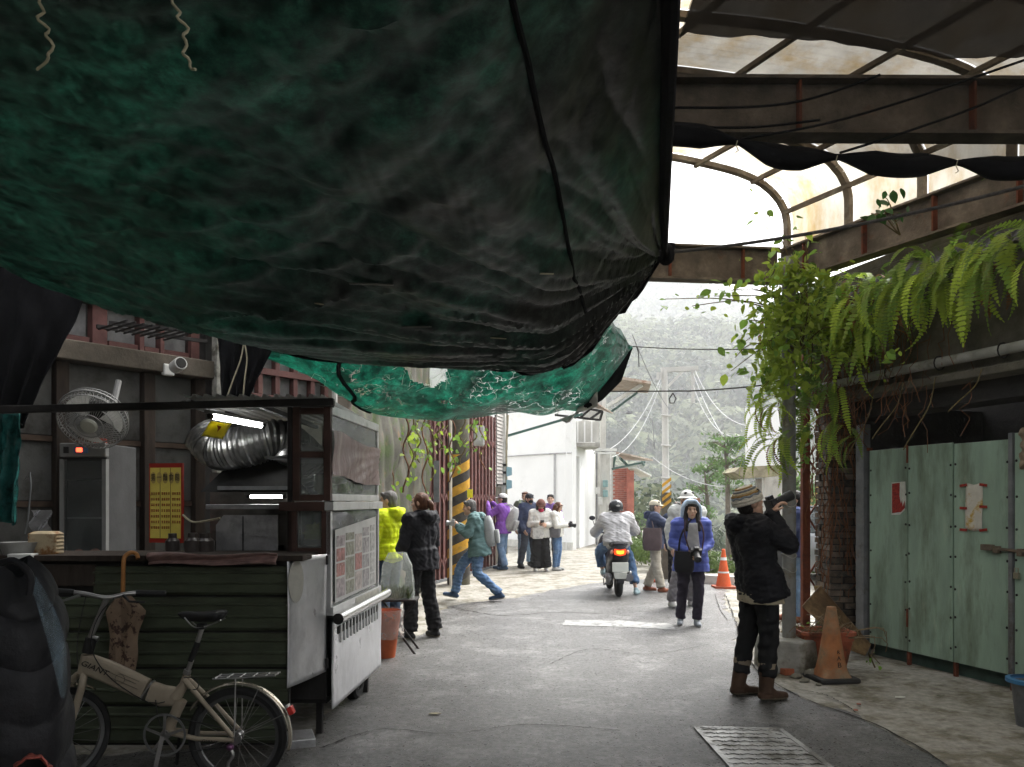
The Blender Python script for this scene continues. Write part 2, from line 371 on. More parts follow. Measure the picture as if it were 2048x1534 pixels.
# ------------------------------------------------------------------ big tarpaulin overhead
def tarp_mat(name, green, dirt, tcol, trans, k, cracks=False):
    m = bpy.data.materials.new(name); m.use_nodes = True; t = m.node_tree; N = t.nodes; L = t.links
    b = N['Principled BSDF']; out = N['Material Output']; b.inputs['Roughness'].default_value = .38; b.inputs['Specular IOR Level'].default_value = .45
    tc = N.new('ShaderNodeTexCoord')
    def noi(s, d=8, r=.68, st=(1, 1, 1), off=0):
        mp = N.new('ShaderNodeMapping'); mp.inputs['Scale'].default_value = st; mp.inputs['Location'].default_value = (off, off, 0); L.new(tc.outputs['Object'], mp.inputs['Vector'])
        n = N.new('ShaderNodeTexNoise'); n.inputs['Scale'].default_value = s; n.inputs['Detail'].default_value = d; n.inputs['Roughness'].default_value = r
        n.inputs['Distortion'].default_value = 0; L.new(mp.outputs[0], n.inputs['Vector']); return n.outputs['Fac']
    def mr(src, a, b_, c, d):
        n = N.new('ShaderNodeMapRange'); n.inputs[1].default_value = a; n.inputs[2].default_value = b_; n.inputs[3].default_value = c; n.inputs[4].default_value = d; L.new(src, n.inputs[0]); return n.outputs[0]
    def mix(a, b_, f):
        mx = N.new('ShaderNodeMix'); mx.data_type = 'RGBA'; L.new(f, mx.inputs[0])
        for i, q in ((6, a), (7, b_)):
            if isinstance(q, tuple): mx.inputs[i].default_value = (*q, 1)
            else: L.new(q, mx.inputs[i])
        return mx.outputs[2]
    sx = N.new('ShaderNodeSeparateXYZ'); L.new(tc.outputs['Object'], sx.inputs[0])
    gr = mr(sx.outputs['X'], -1.2, 2.2, -.16, .15) if not cracks else mr(sx.outputs['X'], -9, 9, -.1, -.06)
    ab = N.new('ShaderNodeMath'); ab.operation = 'ADD'; L.new(noi(.8, 6, .62, (1, 1, .4), k), ab.inputs[0]); L.new(gr, ab.inputs[1])
    big = mr(ab.outputs[0], .40, .60, 0, 1)
    fine = mr(noi(26, 10, .85, (1, 1, 1), k+3), .38, .60, .25, 1.3)
    streak = mr(noi(2.2, 9, .78, (1, 1, 1), k+9), .38, .62, .40, 1.6)
    colr = mix(green, dirt, big)
    def scale(c, f):
        v = N.new('ShaderNodeVectorMath'); v.operation = 'SCALE'; L.new(c, v.inputs[0]); L.new(f, v.inputs['Scale']); return v.outputs[0]
    mid = mr(noi(8, 8, .75, (1, 1, 1), k+21), .40, .60, .35, 1.5)
    colr = scale(colr, mid)
    colr = scale(scale(colr, fine), streak); L.new(colr, b.inputs['Base Color'])
    tcl = scale(scale(mix(tcol, (tcol[1]*.24, tcol[1]*.28, tcol[1]*.25), big), fine), streak)
    tcl = scale(tcl, mid)
    bp = N.new('ShaderNodeBump'); bp.inputs['Strength'].default_value = .35; bp.inputs['Distance'].default_value = .006
    L.new(noi(38, 8, .8, (1, 1, 1), k), bp.inputs['Height']); L.new(bp.outputs[0], b.inputs['Normal'])
    tr = N.new('ShaderNodeBsdfTranslucent'); L.new(tcl, tr.inputs[0])
    ms = N.new('ShaderNodeMixShader'); ms.inputs[0].default_value = trans; L.new(b.outputs[0], ms.inputs[1]); L.new(tr.outputs[0], ms.inputs[2]); sh = ms.outputs[0]
    if cracks:
        mp = N.new('ShaderNodeMapping'); mp.inputs['Scale'].default_value = (1, 1, 1.5); L.new(tc.outputs['Object'], mp.inputs['Vector'])
        wn = N.new('ShaderNodeTexNoise'); wn.inputs['Scale'].default_value = 3; wn.inputs['Detail'].default_value = 5; L.new(mp.outputs[0], wn.inputs['Vector'])
        wa = N.new('ShaderNodeVectorMath'); wa.operation = 'MULTIPLY_ADD'; L.new(wn.outputs['Color'], wa.inputs[0]); wa.inputs[1].default_value = (.9, .9, .9); L.new(mp.outputs[0], wa.inputs[2])
        vv = N.new('ShaderNodeTexVoronoi'); vv.feature = 'DISTANCE_TO_EDGE'; vv.inputs['Scale'].default_value = 4.2; L.new(wa.outputs[0], vv.inputs['Vector'])
        cr = mr(vv.outputs['Distance'], .008, .020, 1, 0)
        msk = mr(noi(1.6, 5, .6, (1, 1, 1), 5.3), .47, .56, 0, 1)
        mu = N.new('ShaderNodeMath'); mu.operation = 'MULTIPLY'; L.new(cr, mu.inputs[0]); L.new(msk, mu.inputs[1])
        pale = N.new('ShaderNodeBsdfTransparent')
        m2 = N.new('ShaderNodeMixShader'); L.new(mu.outputs[0], m2.inputs[0]); L.new(sh, m2.inputs[1]); L.new(pale.outputs[0], m2.inputs[2]); sh = m2.outputs[0]
    L.new(sh, out.inputs[0]); return m
tarp_m = tarp_mat('tarp_dark', (.010, .042, .030), (.027, .026, .0245), (.0030, .0155, .0098), .30, 0)
tarp2_m = tarp_mat('tarp_green', (.01, .10, .075), (.03, .05, .045), (.004, .075, .045), .5, 4, True)
blackcloth = mat('black_cloth', (.007, .007, .008), .9, var=.4, scale=4, bump=.4, bscale=20, spec=.08)
NU, NV = 300, 300
far = curve_pts([P(*q) for q in [(-160, 455, 4.3), (0, 510, 4.8), (170, 575, 5.1), (410, 637, 5.5), (560, 680, 5.7), (800, 703, 5.9), (1000, 716, 6.), (1100, 722, 6.), (1155, 702, 6.), (1210, 645, 5.9), (1270, 580, 5.75), (1325, 505, 5.5)]], NU)
C1 = far[-1]
near_l, near_r = Vector((-3.5, -4, 3.45)), Vector((-.66, -4, 3.42))
CREASES = []
for k_ in range(46):
    if k_ < 22: x0_, y0_, an_ = C1.x-.05, C1.y-.1, R(rng.uniform(165, 262))
    elif k_ < 36: x0_, y0_, an_ = rng.uniform(-.2, .6), rng.uniform(1.0, 4.0), R(rng.uniform(140, 215))
    else: x0_, y0_, an_ = rng.uniform(-3, 0), rng.uniform(.5, 5), R(rng.uniform(120, 240))
    CREASES.append((x0_+rng.normal()*.05, y0_+rng.normal()*.1, math.cos(an_), math.sin(an_), rng.uniform(.8, 3.6), rng.uniform(-.012, .026), rng.uniform(.018, .05)))
def tarp_pt(u, v):
    i = min(NU, max(0, int(round(u*NU)))); a = far[i]; b = near_l.lerp(near_r, (a.x-far[0].x)/(C1.x-far[0].x))
    w = v**1.25
    p = a.lerp(b, w)
    belly = math.sin(math.pi*min(1, v*1.0))*math.sin(math.pi*u)
    rgt = float(smooth(np.array((1-u)/.35)))
    p.z -= .10*belly*rgt
    p.z -= .22*math.exp(-((v-.12)/.13)**2)*math.sin(math.pi*min(1, u*1.02))**.7*(u < .985)*.6*rgt
    d = p-C1; dist = math.hypot(d.x, d.y)+1e-6; ph = math.atan2(d.y, d.x)
    fan = math.exp(-dist/3.2)*dist/(dist+.2)
    rdg = lambda t_: 1-2*abs(math.sin(t_))**.7
    p.z += .055*fan*(rdg(ph*11+.5*math.sin(dist*1.7))+.6*rdg(ph*23+1.+.4*math.sin(dist*3))+.35*rdg(ph*41))
    d2 = Vector((p.x-.55, p.y-1.6)); ds2 = d2.length+1e-6; ph2 = math.atan2(d2.y, d2.x)
    p.z += .030*math.exp(-ds2/3.5)*ds2/(ds2+.3)*(rdg(ph2*9+.4*math.sin(ds2*2.2))+.6*rdg(ph2*17+.7))
    e = min(1, (1-u)*9)*min(1, v*10+.25)
    for (x0_, y0_, cx_, sx_, l_, a_, w_) in CREASES:
        dx_, dy_ = p.x-x0_, p.y-y0_; t_ = dx_*cx_+dy_*sx_
        if 0 < t_ < l_:
            q_ = (-dx_*sx_+dy_*cx_)/w_
            if abs(q_) < 3: p.z -= a_*math.exp(-q_*q_)*math.sin(math.pi*t_/l_)**.6
    p.z += e*(.014*sn(p.x, p.y, 0, 1.3, 1)+.003*sn(p.x*2+p.y, p.y-p.x, 0, 3.2, 3)+.005*sn(p.x+p.y*2, p.y-p.x*2, 0, 11., 4)+.003*sn(p.x*3+p.y, p.y*3-p.x, 0, 13., 6))
    return p
tp = thing('tarpaulin', 'huge dark green stained tarpaulin sagging overhead from the left to a tied corner', 'tarpaulin', (-1, 2, 3.2))
MB().grid(tarp_pt, NU, NV).build('sheet', tarp_m, tp, fix=False)
edge = [tarp_pt(1, j/30)+Vector((.0, 0, -.012)) for j in range(31)]
MB().tube(edge, [.055]+[.034]*30, 8).build('hem', blackcloth, tp)
MB().tube([tarp_pt(.865-.02*math.sin(j/9), j/40)-Vector((0, 0, .006)) for j in range(30)], .011, 6).build('seam', blackcloth, tp)
MB().tube([tarp_pt(i/80, 0)+Vector((0, 0, -.004)) for i in range(81)], .014, 6).build('bottom_hem', blackcloth, tp)
kn = MB().ball(C1+Vector((.02, -.02, -.02)), (.06, .06, .075)); kn.tube([C1+Vector((.05, 0, -.05)), C1+Vector((.06, .0, .06))], .03, 8)
kn.build('corner_knot', blackcloth, tp)
pale = mat('pale_fibre', (.30, .27, .19), .8, var=.3, scale=20)
for (px, py, ww, rot, L_) in [(740, 580, .22, .12, .05), (836, 640, .16, -.05, .06), (1085, 548, .07, .1, .02), (1000, 675, .10, .3, .016), (640, 603, .03, .8, .03)]:
    # taped repairs: find the sheet along that ray
    best = min(((u/60, v/60) for u in range(20, 60) for v in range(0, 40)), key=lambda q: (lambda p: (CX+F*p.x/p.y-px)**2+(HY-F*(p.z-HC)/p.y-py)**2 if p.y > 1 else 1e9)(tarp_pt(*q)))
    p = tarp_pt(*best)-Vector((0, 0, .012)); M_ = Matrix.Rotation(rot, 3, 'Z')
    MB().box(p, (ww, L_*1.6, .006), M_ @ Matrix.Rotation(.2, 3, 'X')).build('repair_tape', mat('tape_grey', (.10, .10, .095), .5) if ww > .12 else pale, tp)
ropem = mat('rope', (.06, .055, .05), .9, var=.4, scale=30, bump=.5, bscale=200)
wire('rope', sagline(C1+Vector((.03, 0, 0)), P(2080, 364, 4.3), .05), .011, ropem, 'thin dark rope stretched from the tarpaulin corner across the rusty frame', 'rope')
for k, pts in enumerate([[(92, -20), (80, 30), (97, 70), (100, 110), (75, 138)], [(350, -20), (352, 18), (372, 60), (368, 95), (378, 128), (392, 138)]]):
    pp = curve_pts([P(x, y, 1.75) for x, y in pts], 24)
    wire('twine', [p+Vector((.006*math.sin(i*1.3),   .005*math.cos(i*1.1), 0)) for i, p in enumerate(pp)], .0034, pale,
         ['pale frayed twine dangling from the tarpaulin at the far left', 'pale frayed twine with a hooked end dangling from the tarpaulin'][k], 'twine')
# ------------------------------------------------------------------ second, torn tarpaulin
f2 = curve_pts([P(*q) for q in [(470, 700, 7.2), (560, 728, 7.3), (640, 762, 7.6), (700, 802, 7.9), (760, 832, 8.1), (860, 839, 8.4), (1000, 829, 8.7), (1110, 826, 8.9), (1165, 815, 9.0), (1215, 775, 9.05), (1245, 735, 9.05), (1266, 692, 9.0)]], 180)
n2a, n2b = P(430, 560, 6.5), P(1190, 596, 6.8)
def tarp2(u, v):
    i = int(round(u*180)); a = f2[i]; b = n2a.lerp(n2b, (a.x-f2[0].x)/(f2[-1].x-f2[0].x))
    p = a.lerp(b, v)
    p.z -= .30*math.sin(math.pi*min(1, v*1.1))*math.sin(math.pi*u)**.8
    d = p-f2[-1]; dist = d.length+1e-6; ph = math.atan2(d.z, -d.x)
    p.z += .05*math.exp(-dist/2.)*dist/(dist+.2)*math.sin(ph*24+dist)
    p.z += .03*sn(p.x, p.y, p.z, 3., 2)*min(1, v*8); p.y += .04*sn(p.x, p.y, p.z, 4., 5)
    return p
def keep2(i, j):
    u, v = i/180, j/90
    n = sn(u*10, v*6, 0, 2.6, 4)
    if ((u-.50)/.045)**2+((v-.64)/.10)**2 < 1+.7*n: return False
    return True
t2 = thing('torn_tarpaulin', 'bright green torn tarpaulin with ragged hole hung behind the big dark one', 'tarpaulin', P(900, 800, 8.3))
MB().grid(tarp2, 180, 90, keep=keep2).build('sheet', tarp2_m, t2, fix=False)
MB().tube([tarp2(.30+.01*math.sin(j), j/20) for j in range(20)], .02, 6).build('seam', blackcloth, t2)
fl = [P(1266, 695, 8.98), P(1243, 762, 8.95), P(1205, 800, 8.9), P(1165, 822, 8.8), P(1172, 790, 8.85), P(1215, 740, 8.9)]
MB().slab(fl, (0, .03, 0)).build('black_flap', blackcloth, t2)
MB().grid(lambda u, v: P(1120+75*u, 838-25*u-(40*u)*v+22*v*math.sin(u*6), 8.8+.06*math.sin(9*u+4*v)), 12, 6).build('torn_rag', mat('white_rag', (.5, .49, .46), .7, trans=.3), t2, fix=False, solid=.004)
frays = MB()
for k in range(46):
    a = rng.uniform(0, 6.28); u = .50+.045*math.cos(a)*1.1; v = .64+.10*math.sin(a)*1.1; p = tarp2(min(1, max(0, u)), v)
    q = p+Vector((rng.normal()*.06, -.02, rng.normal()*.06-.03)); frays.tube([p, p.lerp(q, .5)+Vector((0, 0, .01)), q], .003, 3)
for k in range(34):
    u = rng.uniform(.2, .95); v = rng.uniform(.02, .6); p = tarp2(u, v)-Vector((0, .03, .01)); pts = [p]
    for s in range(5): pts.append(pts[-1]+Vector((rng.normal()*.03, rng.normal()*.012, rng.normal()*.022)))
    frays.tube(pts, .0028, 3)
o = frays.build('frayed_fibre', mat('fray', (.62, .66, .6), .7, trans=.4), t2); o['kind'] = 'stuff'
wire('rope', sagline(P(1266, 693, 9.), P(1540, 697, 8.2), .02), .006, ropem, 'thin taut line from the torn tarpaulin corner to the overgrown pole', 'rope')
wire('rope', [P(1273, 693, 8.98), P(1277, 705, 8.98), P(1278, 734, 8.98)], .006, ropem, 'short loose rope end hanging at the torn tarpaulin corner', 'rope')
o = MB().tube(sagline(P(1180, 783, 9.4), P(1375, 782, 8.6), .0)+sagline(P(1375, 782, 8.6), P(1545, 768, 8.), .01), .008, 6)
o.tube([P(1346, 786, 8.7), P(1339, 797, 8.7), P(1340, 806, 8.7), P(1348, 806, 8.7), P(1352, 797, 8.7), P(1346, 786, 8.7)], .007, 5)
o.build('rope', ropem, None, 'knotted rope with a dangling loop crossing below the torn tarpaulin corner', 'rope')
# ------------------------------------------------------------------ right side: gate building, steel canopy
green_p = mat('green_paint', (.25, .345, .27), .5, var=.22, scale=4, bump=.4, bscale=35, col2=(.10, .12, .08), thr=.48, sharp=.2, scale2=3.2, stretch=(1, 1, .22), rnd=.10, col3=(.36, .38, .29), thr3=.60, scale3=8, spec=.35)
rust = mat('rusty_steel', (.10, .078, .058), .8, var=.5, scale=5, bump=.5, bscale=70, col2=(.17, .135, .10), thr=.46, sharp=.2, scale2=3, col3=(.14, .045, .018), thr3=.6, scale3=4)
rust_red = mat('rust_red', (.13, .038, .018), .85, var=.4, scale=7, bump=.4, bscale=80, col2=(.06, .03, .02), thr=.55)
grey_steel = mat('grey_steel', (.16, .165, .17), .6, .2, var=.3, scale=6, col2=(.10, .09, .075), thr=.55, bump=.2)
dark_iron = mat('dark_iron', (.028, .026, .025), .7, .3, var=.4, scale=8, bump=.3)
old_conc = mat('old_concrete', (.11, .10, .08), .85, var=.4, scale=3, bump=.7, bscale=50, col2=(.06, .055, .035), thr=.45, sharp=.2, scale2=1.8, col3=(.05, .065, .025), thr3=.58, scale3=3)
dark_wall = mat('shade_wall', (.03, .028, .026), .9, var=.4, scale=3, bump=.5)  # near-black base puts the shade of recesses and enclosing walls into the colour
GD = Vector((.31, -.95, 0)).normalized()          # along the gate towards the camera
GN = Vector((-GD.y, GD.x, 0)); GN = GN if GN.x < 0 else -GN   # facing the road
GA = Vector((3.59, 8.08, 0))
def gp(s, z, d=0): return GA+GD*s+GN*d+Vector((0, 0, z))
Mg = Matrix((GD, GN, Vector((0, 0, 1)))).transposed()
gate = thing('panel_gate', 'pale green riveted metal panel gate with rusty bolt below the dark lintel', 'gate', GA)
ps = [(.035, .53), (.535, 1.045), (1.05, 1.60), (1.645, 2.2), (2.205, 2.75), (2.755, 3.4)]
for i, (a, b) in enumerate(ps):
    top = 2.06+.012*(i % 2)+(.035 if i >= 3 else 0)
    o = MB().box(gp((a+b)/2, (top+.13)/2, .003*(i % 2)), (b-a-.006, .018, top-.13), Mg).build('panel', green_p, gate, bevel=.003)
    rv = MB()
    for s in (a+.02, b-.02):
        for z in np.arange(.25, top, .27): rv.ball(gp(s+rng.normal()*.002, z+rng.normal()*.01, .011+.003*(i % 2)), (.011, .007, .011), 8, 5, 0, Mg)
    rv = rv.build('rivets', dark_iron, o); rv['kind'] = 'stuff'
for s, w in ((1.622, .035),): MB().box(gp(s, 1.1, .012), (w, .04, 2.02), Mg).build('meeting_stile', grey_steel, gate, bevel=.003)
for s in (.52, 1.05, 1.61, 2.2): MB().box(gp(s, .065, -.02), (.03, .03, .13), Mg).build('foot', rust_red, gate)
MB().box(gp(1.7, .07, -.10), (3.4, .02, .14), Mg).build('gap_strip', mat('strip_green', (.05, .085, .07), .8, var=.4), gate)  # dark green strip set behind the gap below the panels
MB().box(gp(.03, 2.075, .0), (.03, .05, .03), Mg).build('hinge', rust_red, gate)
for z in (2.0, .45): MB().box(gp(.535, z, .02), (.014, .012, .17), Mg).build('hinge', rust_red, gate)
bolt = MB(); bolt.tube([gp(1.37, 1.165, .035), gp(2.15, 1.125, .04)], .014, 8)
for s in (1.5, 1.72, 1.86, 2.05): bolt.box(gp(s, 1.155-.05*(s-1.4), .03), (.05, .045, .06), Mg)
bolt.box(gp(1.42, 1.165, .04), (.1, .05, .05), Mg)
o = bolt.build('bolt', rust, gate, bevel=.004)
MB().tube([gp(1.88, 1.13, .05), gp(1.90, .98, .055), gp(1.90, .93, .055)], [.016, .02, .012], 8).build('bolt_handle', rust, o)
pl = MB(); pl.box(gp(1.685, .95, .035), (.045, .025, .05), Mg); pl.tube([gp(1.668, .97, .035), gp(1.668, 1.01, .035), gp(1.70, 1.01, .035), gp(1.70, .97, .035)], .005, 6)
pl.build('padlock', mat('brass', (.3, .27, .2), .4, .7), None, 'small padlock hanging by the rusty bolt of the green gate', 'padlock')
# posters
paper = mat('old_paper', (.55, .52, .45), .8, var=.12, scale=12, col2=(.42, .27, .05), thr=.52, sharp=.12, scale2=9)
redp = mat('red_print', (.30, .03, .02), .7, var=.35, scale=30, col2=(.12, .012, .01), thr=.5, scale2=40)
whitep = mat('white_paper', (.55, .55, .5), .8, var=.15, scale=20)
s0, z0 = .40, 1.55
po = thing('torn_notice', 'torn red and white paper strip on the first green gate panel', 'notice', gp(.41, 1.53, .014))
MB().slab([gp(s, z, .0125) for s, z in [(.335, 1.735), (.505, 1.74), (.515, 1.56), (.50, 1.47), (.44, 1.425), (.335, 1.42)]], GN*.002).build('paper', whitep, po)
MB().slab([gp(s, z, .0155) for s, z in [(.343, 1.722), (.44, 1.73), (.435, 1.60), (.455, 1.53), (.468, 1.57), (.475, 1.50), (.50, 1.56), (.503, 1.49), (.455, 1.45), (.343, 1.437)]], GN*.001).build('red_print', redp, po)
pn = thing('taped_notice', 'yellowed notice fixed to the green gate with six strips of red tape', 'notice', gp(1.27, 1.5, .014))
MB().grid(lambda u, v: gp(1.18+.17*u, 1.30+.40*v+.006*math.sin(9*u), .017+.004*math.sin(7*u+5*v)), 8, 10).build('paper', paper, pn, fix=False, solid=.001)
for s in (1.165, 1.365):
    for z in (1.69, 1.50, 1.31):
        MB().box(gp(s, z+rng.normal()*.004, .024), (.075, .003, .022), Mg @ Matrix.Rotation(rng.normal()*.12, 3, 'Y')).build('tape', redp, pn)
gl = [gp(1.76, 2.10, .03), gp(1.765, 2.11, .05), gp(1.775, 2.02, .045), gp(1.76, 1.93, .035), gp(1.75, 1.86, .04), gp(1.78, 1.82, .04)]
MB().tube(curve_pts(gl, 14), [.02]+[.035+.012*math.sin(i*1.7) for i in range(13)]+[.012], 10).tube(curve_pts([gp(1.76, 2.11, .02), gp(1.85, 2.13, .03), gp(1.95, 2.115, .0)], 8), .03, 8).build(
    'rag', mat('rag_beige', (.26, .20, .14), .9, var=.3, scale=18, bump=.6, bscale=90), None, 'dirty beige work glove draped over the top of the green gate', 'glove')
# post left of the gate
MB().box(gp(-.06, 1.165, .0), (.11, .09, 2.33), Mg).build('gate_post', grey_steel, None, 'grey steel post at the far end of the green gate', 'post', bevel=.006)
# wall above, lintel, gutter, recess
bld = thing('gate_building', 'dark concrete building with mossy wall above the green gate', 'building', gp(1, 0, -1))
def wall_seg(name, s0, s1, z0, z1, d, t, m):
    return MB().box(gp((s0+s1)/2, (z0+z1)/2, d-t/2), (s1-s0, t, z1-z0), Mg).build(name, m, bld, bevel=.01)
wall_seg('wall', -.55, 15, 2.62, 3.75, .32, .25, old_conc)
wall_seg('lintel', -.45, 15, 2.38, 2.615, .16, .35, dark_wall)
wall_seg('ledge', -.6, 15, 2.55, 2.616, .40, .35, old_conc)
wall_seg('back_wall', -.6, 15, 0, 3.75, -1.8, .15, dark_wall)  # dark back wall added to keep the recess above the gate dark
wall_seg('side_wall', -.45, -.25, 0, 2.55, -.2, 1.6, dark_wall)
wall_seg('roof', -.55, 15, 3.752, 3.85, .30, 2.2, old_conc)  # slab added to shut sky light out of the recess
corr = MB()
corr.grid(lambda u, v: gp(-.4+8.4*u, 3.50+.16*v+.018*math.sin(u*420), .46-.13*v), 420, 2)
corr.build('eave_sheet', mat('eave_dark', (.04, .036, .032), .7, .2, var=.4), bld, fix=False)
pipe = curve_pts([gp(-.62, 2.70, .44), gp(1, 2.715, .43), gp(2.5, 2.72, .42), gp(5, 2.74, .42)], 20)
gut = thing('drain_pipe', 'long weathered grey pipe running along the mossy wall above the green gate', 'pipe', pipe[0])
MB().tube(pipe, .042, 12).build('pipe', mat('pipe_grey', (.26, .255, .23), .6, var=.25, scale=5, col2=(.13, .12, .08), thr=.5), gut)
for s in (.1, .75, 1.3, 1.9, 2.4, 3.2):
    a = [gp(s, 2.71+.058*math.cos(t), .43+.058*math.sin(t)) for t in np.linspace(0, 6.28, 13)]
    MB().tube(a, .006, 5).build('pipe_tie', dark_iron, gut)
# brick pier under the wall end
pier = thing('brick_pier', 'old dark brick pier under the overgrown end of the wall', 'pier', (3.55, 8.62, 0))
MB().box((3.55, 8.62, 1.3), (.36, .36, 2.6)).build('core', dark_wall, pier)
brick_m = mat('dark_brick', (.11, .085, .065), .9, var=.4, scale=9, bump=.6, bscale=60, rnd=.35, col2=(.05, .05, .045), thr=.5, scale2=6)
bme = {L_: MB().box((0, 0, 0), (L_, .115, .055)).mesh('brick', brick_m) for L_ in (.24, .13)}
for k in range(36):
    z = .04+k*.068
    for face in range(2):
        L1, L2 = (.24, .13) if (k+face) % 2 else (.13, .24)
        for L_, off in ((L1, -.20+L1/2), (L2, .20-L2/2)):
            j = rng.normal()*.004
            if face == 0: piece('brick', bme[L_], pier, (3.55+off, 8.62-.15+j, z), (0, 0, rng.normal()*.01))
            else: piece('brick', bme[L_], pier, (3.55-.15+j, 8.62+off, z+.001), (0, 0, math.pi/2+rng.normal()*.01))
# rusty lattice post
lat = thing('lattice_post', 'rust red steel lattice post behind the grey pole', 'post', (3.3, 9.0, 0))
MB().box((3.3, 9, 1.75), (.085, .085, 3.5)).build('upright', rust_red, lat, bevel=.005)
MB().box((3.56, 9, 1.75), (.06, .085, 3.5)).build('upright', rust_red, lat, bevel=.005)
z = .4
for k in range(9):
    a, b = (3.34, 3.53) if k % 2 else (3.53, 3.34)
    MB().beam((a, 9, z), (b, 9, z+.3), .014, .03, (0, 1, 0)).build('lacing_bar', rust_red, lat); z += .33
# grey pole on concrete block
pol = thing('pole', 'weathered grey steel pole standing on a concrete block, overgrown by leaves higher up', 'pole', (2.56, 7.38, .3))
MB().tube([(2.555, 7.38, .28), (2.557, 7.38, 1.4), (2.55, 7.38, 3.8)], .062, 18).build('shaft', mat('pole_grey', (.20, .20, .19), .65, .1, var=.25, scale=4, bump=.25, col2=(.12, .10, .07), thr=.5, scale2=4, col3=(.30, .29, .26), thr3=.62, scale3=8), pol)
for z in (1.52, 1.05, .92): MB().tube([(2.555+.066*math.cos(t), 7.38+.066*math.sin(t), z+.02*math.sin(2*t+z)) for t in np.linspace(0, 6.28, 17)], .004, 4).build('wire_band', mat('pale_wire', (.3, .29, .26), .5), pol)
MB().slab([(2.5-.22, 7.2, 0), (2.5+.1, 7.12, 0), (2.82, 7.3, 0), (2.78, 7.65, 0), (2.3, 7.62, 0)], (.01, 0, .30)).build('concrete_block', mat('block_conc', (.27, .265, .24), .85, var=.35, scale=5, bump=.7, bscale=50, col2=(.12, .11, .08), thr=.5), None, 'chipped concrete block carrying the grey pole', 'block', bevel=.02)
# ------------------------------------------------------------------ steel canopy
BA = Vector((2.77, 8.1, 0)); BD = Vector((.45, -.89, 0)).normalized(); CD = Vector((-.993, -.115, 0))
def bp_(s, t, z): return BA+BD*s+CD*t+Vector((0, 0, z))
can = thing('steel_canopy', 'rusty steel canopy with I-beams and arched translucent yellowed roof panels', 'canopy', bp_(2, 2, 3.75))
def ibeam(p0, p1, z0, z1, w, nst):
    d = (Vector(p1)-Vector(p0)).normalized(); up = Vector((0, 0, 1))
    m_ = MB(); a, b = Vector(p0), Vector(p1)
    m_.beam(a+up*(z1-.012), b+up*(z1-.012), w, .02); m_.beam(a+up*(z0+.012), b+up*(z0+.012), w, .02)
    m_.beam(a+up*(z0+z1)/2, b+up*(z0+z1)/2, .014, z1-z0-.05)
    o = m_.build('beam', rust, can); L_ = (b-a).length
    for i in range(nst):
        p = a+d*(L_*(i+.5)/nst); MB().box(p+up*(z0+z1)/2, (.014, w*.9, z1-z0-.06), Matrix((d, up.cross(d), up)).transposed()).build('stiffener', rust_red, can)
ibeam(bp_(-.06, 0, 0), bp_(8.2, 0, 0), 3.75, 4.10, .15, 12)
ibeam(bp_(0, .09, 0), bp_(0, 4.6, 0), 3.75, 4.10, .15, 6)
nb0 = Vector((4.35, 4.87, 0)); ibeam(nb0, (-3.0, 4.80, 0), 3.75, 4.10, .15, 7)
prof = [(0, 4.1), (0, 4.38), (.03, 4.50), (.09, 4.60), (.18, 4.69), (.30, 4.77), (.50, 4.845), (.75, 4.90), (1.2, 4.97), (2.0, 5.04), (3.0, 5.06), (4.5, 5.06)]
arch_m = mat('arch_steel', (.13, .10, .07), .75, var=.35, scale=6, col2=(.20, .17, .13), thr=.48, bump=.3)
pf = curve_pts([(t, 0, z) for t, z in prof], 40)
bay = .75
for k in range(10):
    s = .02+bay*k
    m_ = MB()
    for a, b in zip(pf, pf[1:]): m_.beam(bp_(s, a.x, a.z), bp_(s, b.x+1e-3, b.z), .05, .06, BD)
    m_.build('arch', arch_m, can)
for t, z in ((.03, 4.50), (.36, 4.80), (.95, 4.935), (1.7, 5.02), (2.5, 5.05), (3.3, 5.06)):
    MB().beam(bp_(0, t, z-.035), bp_(7, t, z-.035), .035, .04).build('purlin', arch_m, can)
panel_m = mat('roof_panel', (.52, .49, .43), .5, var=.2, scale=4, bump=.2, col2=(.36, .25, .11), thr=.45, sharp=.25, scale2=2.2, trans=.65, stretch=(1, 1, .4), rnd=.12, col3=(.20, .12, .05), thr3=.66, scale3=3)
for k in range(9):
    s0_ = .03+bay*k
    MB().grid(lambda u, v: (lambda a, e: bp_(s0_+bay*u*.985, a.x-.05*max(0, 1-a.x), a.z+.045+.006*math.sin(u*bay*80)+e))(pf[min(40, int(v*40+.5))], 0), 30, 40).build('roof_panel', panel_m, can, fix=False)
# shade net
net_m = mat('shade_net', (.02, .018, .016), .9, var=.3, scale=5, alpha=.70)
net2_m = mat('shade_net_double', (.03, .026, .022), .9, var=.4, scale=4, alpha=.97, trans=.25, tcol=(.05, .04, .03))
nt_ = thing('shade_net', 'dark shade net slung below the steel canopy with a scalloped rolled hem', 'shade net', (2, 4, 3.6))
hem = [P(1300, 262, 4.6), P(1390, 268, 4.6), P(1475, 281, 4.6), P(1570, 312, 4.6), P(1675, 311, 4.6), P(1795, 328, 4.6), P(1915, 322, 4.6), P(2010, 334, 4.6), P(2120, 326, 4.6)]
hc = curve_pts(hem, 64)
def netpt(u, v):
    p = hc[int(u*64+.5)].copy(); q = Vector((p.x*1.02, 2.2, 4.18-.05*math.sin(u*14))); r_ = p.lerp(q, v); r_.z -= .10*math.sin(math.pi*v)+.012*sn(p.x*3, v*4, 0, 2.5, 2); return r_
MB().grid(netpt, 64, 24, 0).build('net', net_m, nt_, fix=False)
MB().grid(lambda u, v: netpt(u, .36+.64*v)+Vector((0, 0, -.02-.004*math.sin(40*u))), 64, 16).build('doubled_net', net2_m, nt_, fix=False)
rr = []
